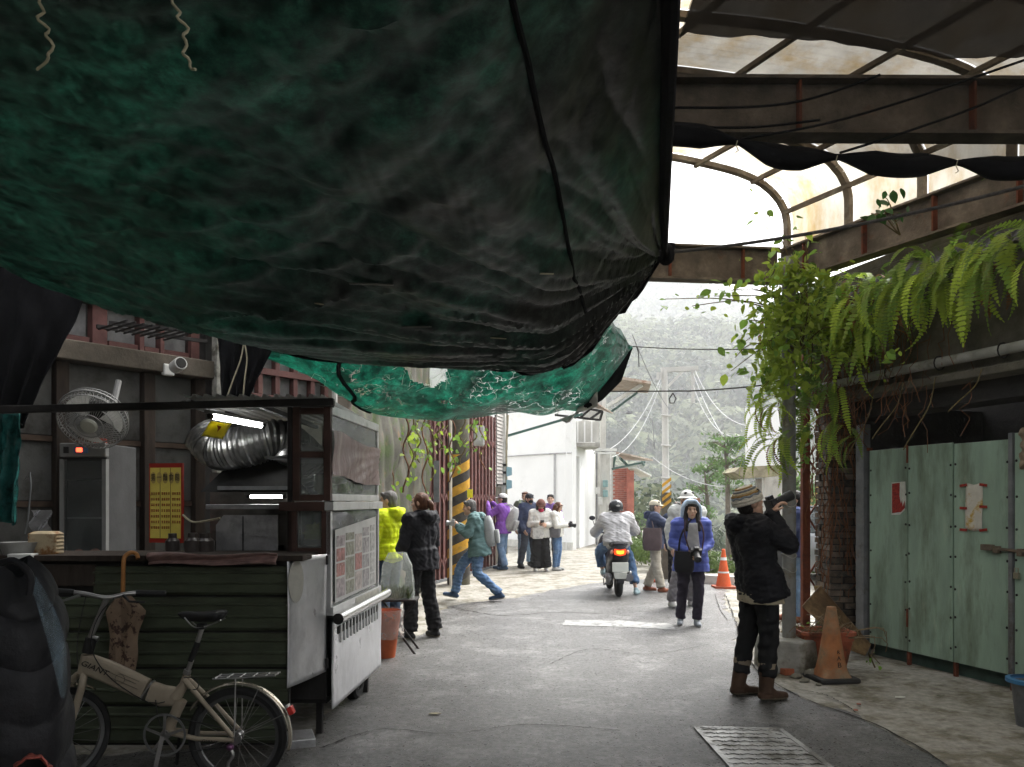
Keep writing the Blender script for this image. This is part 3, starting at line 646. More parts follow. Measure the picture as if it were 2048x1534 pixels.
for i in range(65):
    px = CX+F*hc[i].x/4.6; d = min(abs(px-t_) for t_ in (1475, 1675, 1915)); rr.append(.014+.052*min(1, d/70.))
MB().tube([p+Vector((0, 0, -.01)) for p in hc], rr, 10).build('rolled_hem', blackcloth, nt_)
for px, py in ((1475, 281), (1675, 311), (1915, 322)):
    MB().tube([P(px, py, 4.55), P(px-3, py+10, 4.55), P(px+2, py+20, 4.55), P(px-4, py+24, 4.55)], .003, 5).build('tie', pale, nt_)
for pts in ([(1330, 215), (1500, 214), (1620, 198), (1760, 150)], [(1480, 279), (1640, 250), (1800, 205), (2050, 120)], [(1680, 306), (1800, 268), (1950, 215), (2060, 165)], [(1340, 252), (1500, 255), (1640, 240)]):
    MB().tube(curve_pts([P(x, y, 4.66) for x, y in pts], 16), .008, 5).build('stay_cord', blackcloth, nt_)
# ------------------------------------------------------------------ pot, near cone, board, debris
terra = mat('terracotta', (.30, .085, .045), .7, var=.3, scale=7, bump=.3, col2=(.12, .05, .03), thr=.5, scale2=5)
pc = G(1664, 1348); pc.y += .22
pot = thing('planter', 'wide terracotta planter full of dry stems beside the brick pier', 'planter', pc)
def rrect(w, d, z, n=6, r_=.06):
    o = []
    for cx_, cy_, a0 in ((w/2-r_, d/2-r_, 0), (-w/2+r_, d/2-r_, 90), (-w/2+r_, -d/2+r_, 180), (w/2-r_, -d/2+r_, 270)):
        for k in range(n+1): a = R(a0+90*k/n); o.append((cx_+r_*math.cos(a), cy_+r_*math.sin(a), z))
    return o
def loft(rings, c=(0, 0, 0), mi=0, mb_=None, sm=True, M_=None):
    mb_ = mb_ or MB(); n = len(rings[0]); c = Vector(c); M_ = M_ or Matrix.Identity(3)
    vs = [c+M_@Vector(p) for r_ in rings for p in r_]; k = len(rings)
    fs = [(i*n+j, i*n+(j+1) % n, (i+1)*n+(j+1) % n, (i+1)*n+j) for i in range(k-1) for j in range(n)]+[tuple(range(n-1, -1, -1)), tuple((k-1)*n+j for j in range(n))]
    mb_.add(vs, fs, mi, sm); return mb_
loft([rrect(.36, .26, 0), rrect(.44, .34, .24), rrect(.45, .35, .25), rrect(.45, .35, .28), rrect(.47, .37, .285), rrect(.47, .37, .33), rrect(.50, .40, .335), rrect(.50, .40, .365), rrect(.46, .36, .365), rrect(.44, .34, .31)], pc).build('pot', terra, pot)
soil_m = mat('soil', (.045, .035, .025), .95, var=.4, scale=20, bump=1, bscale=80)
drystem = mat('dry_stem', (.20, .15, .09), .9, var=.4, scale=30, rnd=.2)
sm_ = MB()
for k in range(40):
    b = pc+Vector((rng.uniform(-.2, .2), rng.uniform(-.15, .15), .30)); q = b+Vector((rng.normal()*.16, rng.normal()*.1-.03, rng.uniform(.03, .2))); r_ = q+Vector((rng.normal()*.12, rng.normal()*.05, rng.normal()*.08-.05))
    sm_.tube(curve_pts([b, q, r_], 6), .004, 4)
o = sm_.build('dry_stems', drystem, pot); o['kind'] = 'stuff'
kc = G(1674, 1366); kc.y += .12
cone_m = mat('dirty_orange', (.36, .145, .06), .75, var=.3, scale=7, bump=.35, bscale=60, col2=(.22, .16, .10), thr=.40, sharp=.22, scale2=4, col3=(.07, .045, .03), thr3=.6, scale3=8)
cn = thing('traffic_cone', 'dirty faded orange traffic cone with black base in front of the planter', 'traffic cone', kc)
def sq(w, z, r_=.03): return rrect(w, w, z, 5, min(r_, w*.45))
loft([sq(.27, .035, .05), sq(.245, .07, .06), sq(.235, .10, .08), sq(.20, .22, .09), sq(.08, .62, .04), sq(.075, .635, .037), sq(.05, .637, .02)], kc, M_=RZ(.12)).build('body', cone_m, cn)
loft([sq(.35, 0), sq(.36, .01), sq(.36, .03), sq(.345, .04)], kc, M_=RZ(.12)).build('base', mat('black_rubber', (.035, .034, .033), .8, var=.3, scale=8), cn, bevel=.004)
ink = mat('black_ink', (.02, .018, .015), .8)
for ch, z, s_ in (('R', .255, .045), ('A', .205, .05), ('B', .148, .062)):
    dy = .1175-(z-.10)*.30 if z < .22 else .100-(z-.22)*.15
    Mx = RZ(.12) @ Matrix.Rotation(R(90)-.18, 3, 'X')
    text(cn, 'letter', ch, s_, kc+RZ(.12)@Vector((.012, -(.1185-.5*(.035/.12)*(z-.10)) if z < .22 else -(.1-.15*(z-.22))-.002, z)), Mx, ink, .002)
MB().slab([P(1604, 1213, 7.95), P(1640, 1172, 8.2), P(1742, 1290, 7.95), P(1730, 1312, 7.8), P(1700, 1300, 7.8)], Vector((.012, .03, .004))).build('plank', mat('wet_board', (.10, .06, .03), .7, var=.45, scale=6, stretch=(1, 1, 1), bump=.4, col2=(.17, .11, .055), thr=.5), None,
    'stained brown board leaning on the planter and brick pier', 'board')
MB().slab([P(1627, 1172, 8.3), P(1644, 1172, 8.3), P(1652, 1215, 8.25), P(1640, 1218, 8.2)], Vector((.01, .03, 0))).build('board_scrap', mat('pale_board', (.22, .15, .07), .8, var=.4, scale=9), None, 'small pale scrap of board behind the leaning brown board', 'board')
def rock(c, r_, m, label, cat='rock', seed=0, group=None, name='rock'):
    me = MB().ball((0, 0, 0), r_, 14, 9)
    vs = []
    for v in me.v:
        k_ = 1+.22*sn(v[0]/r_[0], v[1]/r_[1], v[2]/r_[2], 2., seed); vs.append((c[0]+v[0]*k_, c[1]+v[1]*k_, max(.0, c[2]+v[2]*k_)))
    me.v = vs; return me.build(name, m, None, label, cat, group)
stone_m = mat('stone', (.17, .16, .13), .85, var=.35, scale=9, bump=.6, rnd=.2)
g = G(1640, 1345)
for k, (px, py, r_, lb) in enumerate([(1530, 1318, (.13, .12, .11), 'large grey rock at the foot of the pole block'), (1555, 1308, (.12, .1, .10), 'brown rock between the pole block and the planter'), (1628, 1358, (.055, .05, .05), 'rounded pale stone left of the dirty cone'),
        (1596, 1358, (.05, .04, .025), 'flat grey stone near the white scrap'), (1612, 1366, (.04, .03, .02), 'small stone in front of the rounded pale stone'), (1640, 1373, (.025, .02, .015), 'pebble at the left corner of the cone base')]):
    q = G(px, py); rock((q.x+.15*(k < 2), q.y+r_[1], r_[2]*.6), r_, stone_m, lb, 'stone', k)
q = G(1605, 1345); rock((q.x, q.y+.12, .07), (.10, .10, .10), mat('black_bag', (.02, .02, .022), .4, var=.4, scale=12, bump=.6, bscale=40), 'crumpled black plastic bag left of the planter', 'bag', 4, name='plastic_bag')
q = G(1570, 1346); MB().grid(lambda u, v: q+Vector((-.10+.22*u, .02+.18*v, .02+.12*v+.02*math.sin(9*u+5*v))), 10, 8).build('plastic_scrap', mat('white_plastic', (.42, .42, .39), .5, var=.25, scale=8), None, 'dirty white plastic scrap lying by the rocks', 'scrap', fix=False, solid=.004)
q = G(1578, 1352); MB().box((q.x, q.y+.05, .03), (.10, .08, .055), .3).build('brick_piece', mat('orange_brick', (.33, .10, .05), .85, var=.3, scale=12), None, 'broken orange brick piece by the rocks', 'brick', bevel=.006)
for k, (px, py, m_, lb) in enumerate([(1800, 1398, whitep, 'white paper scrap lying on the concrete before the green gate'), (1718, 1412, terra, 'small reddish chip on the concrete left of the paper scrap'), (870, 1431, pale, 'pale dry leaf lying on the asphalt near the cart'), (1712, 1424, terra, 'small reddish chip at the edge of the asphalt')]):
    q = G(px, py); MB().slab([q+Vector((a*.045*(1 if k in (0, 2) else .4), b*.02, .013)) for a, b in ((-1, -.6), (.3, -1), (1, .2), (.2, 1), (-.7, .8))], (0, 0, .005)).build('litter', m_, None, lb, 'litter')
# ------------------------------------------------------------------ left shop front
FA = Vector((-3.6, 6.5, 0)); FU = Vector((.605, .796, 0)).normalized(); FN = Vector((FU.y, -FU.x, 0))
def fp(s, z, d=0): return FA+FU*s+FN*d+Vector((0, 0, z))
Mf = Matrix((FU, FN, Vector((0, 0, 1)))).transposed()
dark_wood = mat('dark_wood', (.035, .026, .02), .8, var=.45, scale=4, stretch=(6, 6, 1), bump=.3)
pale_board = mat('grey_board', (.085, .085, .08), .8, var=.22, scale=3, bump=.2, col2=(.045, .043, .038), thr=.50, scale2=2.5)
beige_beam = mat('beige_beam', (.085, .072, .056), .85, var=.35, scale=5, bump=.4, col2=(.09, .075, .06), thr=.5)
mauve = mat('mauve_frame', (.11, .05, .045), .7, var=.3, scale=8, bump=.2, col2=(.12, .06, .05), thr=.55)
frost = mat('frosted_glass', (.42, .42, .42), .4, var=.4, scale=6, trans=.7, bump=0)
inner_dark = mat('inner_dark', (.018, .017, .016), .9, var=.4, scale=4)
shop = thing('shop_front', 'dark timber shop front with frosted transom windows under the big tarpaulin', 'shop', fp(.8, 0))
def fbox(name, s0, s1, z0, z1, d0, d1, m, par=None, bev=0):
    return MB().box(fp((s0+s1)/2, (z0+z1)/2, (d0+d1)/2), (s1-s0, d1-d0, z1-z0), Mf).build(name, m, par or shop, bevel=bev)
fbox('header_beam', -2.4, 2.9, 3.19, 3.33, -.05, .12, beige_beam, bev=.008)
fbox('lintel', -2.4, 1.22, 2.68, 2.84, -.05, .16, beige_beam, bev=.008)
fbox('upper_wall', -2.4, 2.9, 3.335, 4.4, -.14, -.02, dark_wall)
for s in (-1.3, -.62, -.08, .64, 1.12): fbox('post', s-.05, s+.05, 0, 2.675, -.03, .08, dark_wood, bev=.005)
fbox('gap_filler', 1.04, 1.22, 2.845, 3.185, -.02, .0, inner_dark)  # dark filler added to close a sky gap beside the transom
for s, w in ((-.9, .05), (-.3, .05), (.22, .12), (.58, .04), (.765, .035), (1.08, .08)): fbox('mullion', s-w/2, s+w/2, 2.845, 3.185, -.03, .06, mauve)
for a, b in ((-1.5, -.93), (-.85, -.33), (-.24, .14), (.30, .55), (.61, .74), (.79, 1.02)):
    o = fbox('transom_window', a, b, 2.85, 2.90, -.02, .05, mauve); fbox('pane', a+.01, b-.01, 2.905, 3.18, -.004, .004, frost, o)
for a, b in ((-2.4, -1.36), (-1.24, -.68), (-.56, -.14), (-.02, .58), (.70, 1.06)):
    for z0_, z1_ in ((.05, .95), (1.0, 1.50), (1.56, 2.02), (2.08, 2.67)):
        fbox('panel', a, b, z0_, z1_, -.02, .015, pale_board)
    for z_ in (.975, 1.53, 2.05): fbox('rail', a, b, z_-.022, z_+.022, -.02, .035, mat('brown_rail', (.07, .048, .035), .8, var=.35, scale=8))
fbox('slit_backing', -2.4, 2.9, 0, 2.75, -.42, -.36, dark_wall); fbox('pane_backing', -2.4, 2.9, 2.755, 3.6, -.42, -.36, pale_board)  # backing boards added behind the facade to block slits of sky
fbox('doorway_shade', 1.17, 1.95, 0, 2.5, -.03, .0, inner_dark)  # flat dark sheet painted in for the shade of the open doorway
fbox('dark_lintel', 1.30, 2.0, 2.505, 2.60, -.03, .06, dark_wood)
fbox('end_wall', 1.955, 2.9, 0, 2.55, -.05, .02, old_conc)
# far bay: mauve windows, pipes
for z_ in (2.58, 2.84, 3.12): fbox('window_rail', 1.31, 2.62, z_-.03, z_+.03, -.02, .07, mauve)
for s in (1.33, 1.55, 1.78, 1.98, 2.2, 2.42, 2.6): fbox('mullion', s-.025, s+.025, 2.615, 3.085, -.025, .06, mauve)
for a, b in ((1.36, 1.52), (1.58, 1.75), (1.81, 1.95), (2.01, 2.17), (2.23, 2.39), (2.45, 2.57)): fbox('pane', a, b, 2.615, 3.085, -.012, -.004, frost)
fbox('side_wall', 2.63, 2.9, 2.555, 3.185, -.05, .05, beige_beam)
MB().tube([fp(1.3, 2.53, .10), fp(2.7, 2.52, .10)], .02, 8).build('conduit', grey_steel, shop)
MB().tube([fp(2.66, 2.2, .12), fp(2.66, 3.4, .12)], .03, 8).build('conduit', mat('pipe_white', (.5, .49, .46), .6, var=.2), shop)
col = thing('column', 'weathered grey concrete column standing at the shop front under the tarpaulin', 'column', fp(1.25, 0, .16))
MB().box(fp(1.25, 1.65, .16), (.085, .085, 3.3), Mf).build('shaft', mat('col_conc', (.24, .235, .21), .85, var=.5, scale=9, bump=.5, col2=(.08, .075, .06), thr=.5), col, bevel=.006)
MB().tube([fp(1.335, 2.4, .16), fp(1.335, 3.4, .16)], .014, 8).build('conduit', grey_steel, col)
MB().tube([fp(1.34, 3.2, .17), fp(1.40, 3.12, .18), fp(1.37, 3.02, .18), fp(1.35, 2.95, .17)], .008, 6).build('cable', inner_dark, col)
# ceiling rack of the shop
rk = MB(); rk.beam(fp(.15, 2.98, .35), fp(.75, 2.98, .62), .03, .03); rk.beam(fp(.15, 2.98, .15), fp(1.05, 2.98, .3), .03, .03)
rack = thing('hanging_rack', 'dark slatted rack hanging before the transom windows', 'rack', fp(.5, 2.95, .4))
rk.build('rail', dark_iron, rack)
for k in range(9):
    s = .18+k*.07; MB().beam(fp(s, 2.965, .12), fp(s-.02, 2.965, .62), .012, .012).build('slat', dark_iron, rack)
# security camera
scam = thing('security_camera', 'white bullet security camera fixed below the transom windows', 'camera', P(345, 738, 7.0))
whitem = mat('white_plastic_clean', (.55, .55, .53), .4, var=.15, scale=10)
MB().box(P(336, 740, 7.02), (.10, .05, .10), Mf).build('bracket', whitem, scam, bevel=.01)
MB().tube([P(343, 738, 6.98), P(352, 733, 6.93)], .02, 8).tube([P(350, 735, 6.93), P(362, 726, 6.84)], .055, 14).build('housing', whitem, scam)
MB().tube([P(362, 726, 6.84), P(363, 725.4, 6.835)], .045, 14).build('lens', inner_dark, scam)
wire('wire', [P(296, 688, 7.05), P(303, 705, 7.03), P(315, 730, 7.02), P(330, 742, 7.02)], .004, pale, 'thin pale cable leading to the white security camera', 'cable')
# dark hanging cloths
def cloth(name, pts, Y, m, label, cat, th=.012):
    pp = [P(x, y, Y+dy) for x, y, dy in pts]
    return MB().slab(pp, (0, th, 0)).build(name, m, None, label, cat)
def drape(name, tl, tr, bl, br, m, label, cat, fold=.03, k=9, n=30):
    def fn(u, v):
        a = Vector(tl).lerp(Vector(tr), u); b = Vector(bl).lerp(Vector(br), u); p = a.lerp(b, v)
        return p+Vector((0, fold*math.sin(k*u*3.1+2*v)*(.3+.7*v)+.02*sn(u*4, v*4, 0, 2., 2), fold*.3*math.sin(5*u)))
    return MB().grid(fn, n, n).build(name, m, None, label, cat, fix=False, solid=.005)
drape('hanging_cloth', P(-80, 440, 5.5), P(182, 566, 5.5), P(-60, 870, 5.4), P(52, 850, 5.4), blackcloth, 'black cloth hanging in the upper left corner beside the tarpaulin', 'cloth', .04)
drape('hanging_cloth', P(432, 636, 6.9), P(556, 668, 6.9), P(444, 806, 6.8), P(496, 806, 6.8), blackcloth, 'black triangular cloth hanging above the food cart roof', 'cloth', .03)
teal_pl = mat('teal_plastic', (.02, .12, .11), .25, var=.6, scale=8, bump=.8, bscale=18, col2=(.01, .03, .03), thr=.5, trans=.3)
drape('plastic_sheet', P(-40, 822, 5.05), P(42, 822, 5.05), P(-40, 1040, 5.0), P(36, 1046, 5.0), teal_pl, 'crumpled teal plastic sheet hanging at the left edge of the stall', 'plastic sheet', .05, 5)
for k, pts in enumerate([[(487, 690), (481, 720), (466, 760), (452, 800)], [(490, 690), (494, 720), (489, 760), (486, 800)]]):
    wire('twine', curve_pts([P(x, y, 6.6) for x, y in pts], 12), .006, pale, ['left pale string hanging in front of the black triangular cloth', 'right pale string hanging in front of the black triangular cloth'][k], 'twine')
# ------------------------------------------------------------------ stall counter
tin_green = mat('tin_green', (.06, .072, .045), .5, .15, var=.3, scale=5, bump=.2, col2=(.05, .055, .035), thr=.5, scale2=3, stretch=(1, 1, 3))
cnt = thing('stall_counter', 'stall counter faced with ribbed olive tin below the wooden top', 'counter', (-2.2, 4.9, 0))
xl, xr, Yc = P(52, 1100, 4.9).x, P(577, 1100, 4.9).x, 4.9
edges = [1132, 1194, 1265, 1338, 1413, 1490]
prof_ = [(0, 0), (.004, .012), (.03, .012), (.035, .022), (.05, .022), (.055, .012), (.12, .012), (.125, .022), (.14, .022), (.145, .012), (.96, .012), (1, 0)]
for k in range(len(edges)-1):
    zt, zb = P(0, edges[k], Yc).z, P(0, edges[k+1], Yc).z+.012
    x0 = xl if k else P(190, 0, Yc).x
    m_ = MB(); h = zt-zb
    pr = [(0, 0), (.03, .016), (.16, .016), (.19, .028), (.23, .028), (.26, .016), (.52, .016), (.55, .026), (.59, .026), (.62, .016), (.9, .016), (1, 0)]
    vs = [(x, Yc-d, zt-h*t_) for t_, d in pr for x in (x0, xr)]
    m_.add(vs, [(2*i, 2*i+1, 2*i+3, 2*i+2) for i in range(len(pr)-1)]); m_.build('tin_panel', tin_green, cnt, fix=False)
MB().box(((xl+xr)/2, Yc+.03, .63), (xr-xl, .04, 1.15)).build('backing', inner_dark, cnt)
MB().box(((xl+xr)/2-.05, Yc+.2, 1.205), (xr-xl+.3, .5, .035)).build('top', dark_wood, cnt, bevel=.004)
MB().box((P(125, 0, Yc).x, Yc-.01, P(0, 1150, Yc).z), (.42, .03, .13)).build('drawer_front', dark_wood, cnt, bevel=.004)
pk = mat('pinkish_cover', (.21, .13, .115), .45, var=.45, scale=12, stretch=(1, 1, 5), bump=.6, bscale=25)
o = MB().grid(lambda u, v: P(296+258*u, 1107+22*v, 4.83)+Vector((0, -.018*math.sin(v*6+u*3)-.006*math.sin(u*40), .006*math.sin(u*9))), 50, 10).build('table_cover', pk, None, 'rolled pinkish plastic cover hanging over the edge of the stall counter', 'table cover', fix=False, solid=.006)
# front bar above the stall
bar = thing('awning_bar', 'dark metal bar running across the stall above the counter', 'bar', P(330, 812, 4.95))
MB().beam(P(-60, 821, 4.95), P(668, 804, 4.95), .05, .045).build('bar', dark_iron, bar, bevel=.004)
# fridge
fx = P(166, 1000, 6.25); ftop = P(0, 886, 6.25).z
fr_ = thing('display_fridge', 'slim white display fridge with red digital readout behind the counter', 'fridge', (fx.x, 6.25, 0))
wh = mat('fridge_white', (.20, .20, .195), .4, var=.15, scale=6)
MB().box((fx.x-.02, 6.55, ftop/2), (.36, .5, ftop)).build('body', mat('fridge_in', (.05, .05, .05), .6), fr_, bevel=.01)
o = MB().box((fx.x, 6.27, ftop-.055), (.36, .06, .11)).build('header', wh, fr_, bevel=.008)
MB().box((fx.x-.01, 6.237, ftop-.055), (.11, .005, .05)).build('control_panel', mat('blue_label', (.08, .17, .3), .5), o)
MB().box((fx.x-.02, 6.231, ftop-.055), (.045, .005, .032)).build('readout', mat('led_red', (.4, .02, .01), .5, emit=(1, .08, .03), estr=1.2, bump=0), o)
MB().box((fx.x-.125, 6.237, ftop-.055), (.04, .005, .05)).build('switch', inner_dark, o)
for dx in (-.165, .165): MB().box((fx.x+dx, 6.27, (ftop-.12)/2+.1), (.032, .05, ftop-.33)).build('door_frame', wh, fr_)
for z_ in (1.72, 1.42, 1.12): MB().box((fx.x, 6.36, z_), (.29, .16, .012)).build('shelf', wh, fr_)
MB().box((fx.x, 6.262, (ftop-.12)/2+.1), (.295, .006, ftop-.36)).build('door_glass', glass('door_glass', dirt=.05), fr_)
meat = mat('meat_pack', (.33, .12, .09), .5, var=.5, scale=20)
for k, (dx, z_) in enumerate(((-.06, 1.16), (.07, 1.165))): MB().ball((fx.x+dx, 6.36, z_), (.075, .07, .035)).build('food_pack', meat, None, ['pink food pack on the left of the lowest fridge shelf', 'pink food pack on the right of the lowest fridge shelf'][k], 'food pack')
MB().box((fx.x+.06, 6.4, ftop+.025), (.09, .07, .045), .3).build('red_box', mat('red_box', (.4, .05, .02), .6), None, 'small red box lying on top of the display fridge', 'box', bevel=.004)
# fan
fc = P(186, 838, 6.1); fan = thing('wall_fan', 'white wall fan tilted down behind the stall bar', 'fan', fc)
Mfan = Matrix.Rotation(.12, 3, 'Z') @ Matrix.Rotation(R(90)+R(38), 3, 'X')
cage = MB()
for rr_, zz in ((.25, .0), (.24, .05), (.17, .085), (.10, .10), (.24, -.05), (.15, -.09)):
    cage.tube([fc+Mfan@Vector((rr_*math.cos(t), rr_*math.sin(t), zz)) for t in np.linspace(0, 2*math.pi, 37)], .0045 if abs(zz) > .01 else .008, 5, caps=False)
for k in range(56):
    t = 2*math.pi*k/56
    for sg in (1, -1): cage.tube([fc+Mfan@Vector((r_*math.cos(t+tw), r_*math.sin(t+tw), sg*z_)) for r_, z_, tw in ((.05, .10, 0), (.12, .097, .06), (.19, .078, .12), (.235, .052, .16), (.25, .0, .18))], .0022, 3)
o = cage.build('guard', wh, fan)
MB().lathe([(.001, .118), (.05, .116), (.062, .10), (.06, .09)], fc, 20, 0, Mfan).build('cap', mat('fan_cap', (.42, .42, .36), .4, var=.1), fan)
for k in range(3):
    t = 2.1*k; b_ = MB()
    b_.grid(lambda u, v: fc+Mfan@Vector(((.05+.16*u)*math.cos(t+(v-.5)*(.6+.8*u)), (.05+.16*u)*math.sin(t+(v-.5)*(.6+.8*u)), .03*(v-.5))), 8, 8); b_.build('blade', mat('fan_blade', (.3, .3, .28), .4, trans=.3), fan, fix=False)
MB().lathe([(.09, -.04), (.10, -.1), (.08, -.2), (.03, -.25)], fc, 16, 0, Mfan).build('motor', inner_dark, fan)
MB().tube([fc+Vector((0, .12, .12)), fc+Vector((0, .3, .12)), fc+Vector((0, .4, .35))], .025, 8).build('arm', wh, fan)
# menu board
mc = P(333, 1006, 6.35); Mm = RZ(-.22)
yel = mat('menu_yellow', (.62, .50, .10), .5, var=.12, scale=6, bump=.05)
men = thing('menu_board', 'yellow and red menu board with five round characters hanging behind the counter', 'menu board', mc)
mp_ = lambda a, z, d=0: mc+Mm@Vector((a, -d, z))
MB().box(mc, (.30, .02, .63), Mm).build('board', mat('menu_red', (.28, .02, .012), .5, var=.2), men)
MB().box(mp_(0, .0, .0115), (.275, .004, .56), Mm).build('yellow_field', yel, men)
mink = mat('menu_ink', (.22, .04, .015), .7, var=.2); mblk = mat('menu_black', (.03, .025, .02), .7)
Mtx = Mm @ Matrix.Rotation(R(90), 3, 'X')
for k, ch in enumerate('第一麵食館'):
    a = -.108+.054*k
    MB().lathe([(.024, 0), (.024, .001)], mp_(a, .20, .0145), 18, 0, Mm @ Matrix.Rotation(R(90), 3, 'X') @ Matrix.Diagonal((1, 1.9, 1))).build('oval', mat('menu_oval', (.40, .30, .09), .6), men)
    text(men, 'character', ch, .042, mp_(a, .20, .017), Mtx @ Matrix.Diagonal((1, 1.5, 1)), mblk)
for a in (-.047, .047): MB().box(mp_(a, 0, .0145), (.003, .002, .555), Mm).build('rule_line', mblk, men)
for c_ in range(3):
    for r_ in range(7 if c_ < 2 else 6):
        z_ = .075-.045*r_; b_ = MB(); x_ = -.128+.094*c_
        for q in range(4):
            w = rng.uniform(.010, .017)
            for s_ in range(3): b_.box(mp_(x_+.02*q+w/2, z_+.007*(s_-1)+rng.normal()*.001, .0145), (w, .002, .0035), Mm)
            b_.box(mp_(x_+.02*q+w*.5, z_, .0146), (.0035, .002, .022), Mm)
        o = b_.build('menu_line', mink, men); o['kind'] = 'stuff'
# kitchen gear
steel = mat('stainless', (.42, .42, .43), .38, .75, var=.35, scale=7, bump=.25, bscale=12, col2=(.26, .26, .26), thr=.5, scale2=4, rvar=.12)
gd = MB().slab([P(432, 1110, 5.35), P(432, 1050, 5.35), P(447, 1030, 5.35), P(556, 1030, 5.35), P(556, 1110, 5.35)], (0, .01, 0))
gt = thing('splash_guard', 'stained stainless splash guard standing on the stall counter', 'guard', P(495, 1110, 5.35))
gd.build('sheet', steel, gt); MB().box(P(486, 1070, 5.345), (.006, .004, .25)).build('seam', inner_dark, gt)
MB().box(P(515, 1072, 5.335), (.13, .015, .008), Matrix.Rotation(.1, 3, 'Y')).build('handle', steel, gt)
hood = thing('range_hood', 'black range hood over the stove behind the splash guard', 'range hood', P(500, 960, 6.2))
b0 = [P(400, 984, 5.9), P(596, 984, 5.9), P(596, 984, 6.5), P(400, 984, 6.5)]; t0_ = [P(470, 918, 6.0), P(600, 905, 6.0), P(600, 905, 6.4), P(480, 918, 6.4)]
MB().add(b0+t0_, [(0, 1, 5, 4), (1, 2, 6, 5), (2, 3, 7, 6), (3, 0, 4, 7), (4, 5, 6, 7)]).build('canopy', mat('hood_black', (.03, .03, .03), .5, .4, var=.4, scale=6), hood)
MB().box(P(510, 976, 5.89), (.55, .015, .028)).build('lip', grey_steel, hood)
MB().box(P(530, 1030, 6.6), (.9, .02, .7)).build('stove_back', mat('stove_back', (.10, .095, .085), .5, .4, var=.5, scale=6), hood)
foil = mat('foil', (.26, .26, .26), .30, .9, var=.3, scale=14, bump=.5, bscale=30, col2=(.2, .21, .2), thr=.52)
dp = curve_pts([P(408, 868, 5.95), P(436, 898, 5.9), P(490, 893, 5.85), P(555, 880, 5.9), P(610, 915, 6.1), P(668, 985, 6.3)], 150)
MB().tube(dp, [.148+.009*math.sin(i*1.9) for i in range(151)], 20).build('flexible_duct', foil, None, 'thick flexible foil exhaust duct bending behind the strip lamp', 'duct')
def strip(a, b, r_, label, es, mm=None):
    th = thing('strip_lamp', label, 'lamp', (Vector(a)+Vector(b))/2)
    MB().tube([a, b], r_, 10).build('tube', mat('tube_glow'+str(es), (.9, .9, .9), .4, emit=(1, 1, .97), estr=es, bump=0, var=0), th)
    d = (Vector(b)-Vector(a)).normalized(); MB().beam(Vector(a)-d*.04+Vector((0, 0, r_*1.6)), Vector(b)+d*.03+Vector((0, 0, r_*1.6)), .05, .02).build('housing', wh, th)
    for e, s_ in ((a, -1), (b, 1)): MB().tube([e, Vector(e)+d*s_*.025], r_*1.15, 10).build('end_cap', dark_iron, th)
strip(P(424, 833, 5.25), P(522, 851, 5.6), .017, 'lit white strip lamp below the ribbed cart roof', 9)
strip(P(501, 993, 6.0), P(565, 993, 6.0), .013, 'short lit strip lamp under the black range hood', 7)
yp = mat('yellow_paper', (.62, .55, .06), .6, var=.1, scale=10, trans=.4)
yt = thing('yellow_note', 'yellow paper note with red mark hanging from the strip lamp', 'note', P(432, 858, 5.2))
MB().grid(lambda u, v: P(421+42*u-18*v, 842+6*u+30*v, 5.22+.02*math.sin(3*u+2*v)), 8, 6).build('paper', yp, yt, fix=False, solid=.001)
MB().slab([P(433, 850, 5.205), P(443, 853, 5.205), P(440, 858, 5.205), P(434, 864, 5.205), P(436, 857, 5.205)], (0, .001, 0)).build('red_mark', redp, yt)
# counter clutter
jug = thing('plastic_jug', 'ribbed cream plastic jug stained brown on the counter', 'jug', P(90, 1112, 5.0))
cream = mat('cream_plastic', (.42, .34, .22), .5, var=.2, scale=8, col2=(.20, .09, .03), thr=.47, scale2=9)
jb = P(92, 1112, 5.02)
loft([rrect(.18*(1-.05*(i % 2)), .13, z_, 5, .03) for i, z_ in enumerate(np.linspace(0, .14, 13))]+[rrect(.13, .1, .155, 5, .03)], jb).build('body', cream, jug)
MB().box(jb+Vector((-.07, -.068, .05)), (.05, .01, .07)).build('label', mat('jug_label', (.12, .07, .03), .7), jug)
bs = P(38, 1110, 4.95)
MB().lathe([(.08, 0), (.11, .075), (.115, .08), (.105, .078), (.075, .01)], bs, 20).build('basin', mat('grey_plastic', (.25, .25, .24), .5, var=.2), None, 'small grey plastic basin at the left end of the counter', 'basin')
MB().box(P(46, 1112, 4.86), (.14, .09, .03), .1).build('tray', whitem, None, 'white tray edge under the grey plastic basin', 'tray', bevel=.005)
MB().tube([P(48, 960, 5.4), P(60, 945, 5.4), P(62, 970, 5.4), P(56, 1040, 5.38), P(50, 1068, 5.38)], .005, 6).build('skimmer', grey_steel, None, 'long wire skimmer hanging beside the teal plastic sheet', 'skimmer')
MB().grid(lambda u, v: P(62+38*u, 1020+55*v, 5.6)+Vector((0, .03*math.sin(7*u+9*v), 0)), 10, 12).build('clear_bag', mat('clear_bag', (.5, .5, .52), .15, var=.4, scale=10, bump=1, bscale=20, alpha=.5), None, 'crinkled clear plastic bag hanging behind the cream jug', 'bag', fix=False)
for k, (x0, r_) in enumerate(((385, .05), (410, .06), (345, .045))):
    MB().lathe([(.001, 0), (r_, .005), (r_, .10), (r_*.6, .12), (r_*.6, .15)], P(x0, 1112, 5.2+.05*k), 14).build('bottle', mat('dark_bottle', (.06, .05, .045), .3, var=.3), None, ['dark sauce bottle in the middle below the menu board', 'wide dark sauce bottle next to the splash guard', 'small dark bottle under the left of the menu board'][k], 'bottle')
wire('wire', curve_pts([P(366, 1030, 6.2), P(385, 1044, 6.1), P(410, 1042, 6.), P(440, 1036, 5.9)], 12), .008, pale, 'pale cable sagging between the menu board and the splash guard', 'cable')
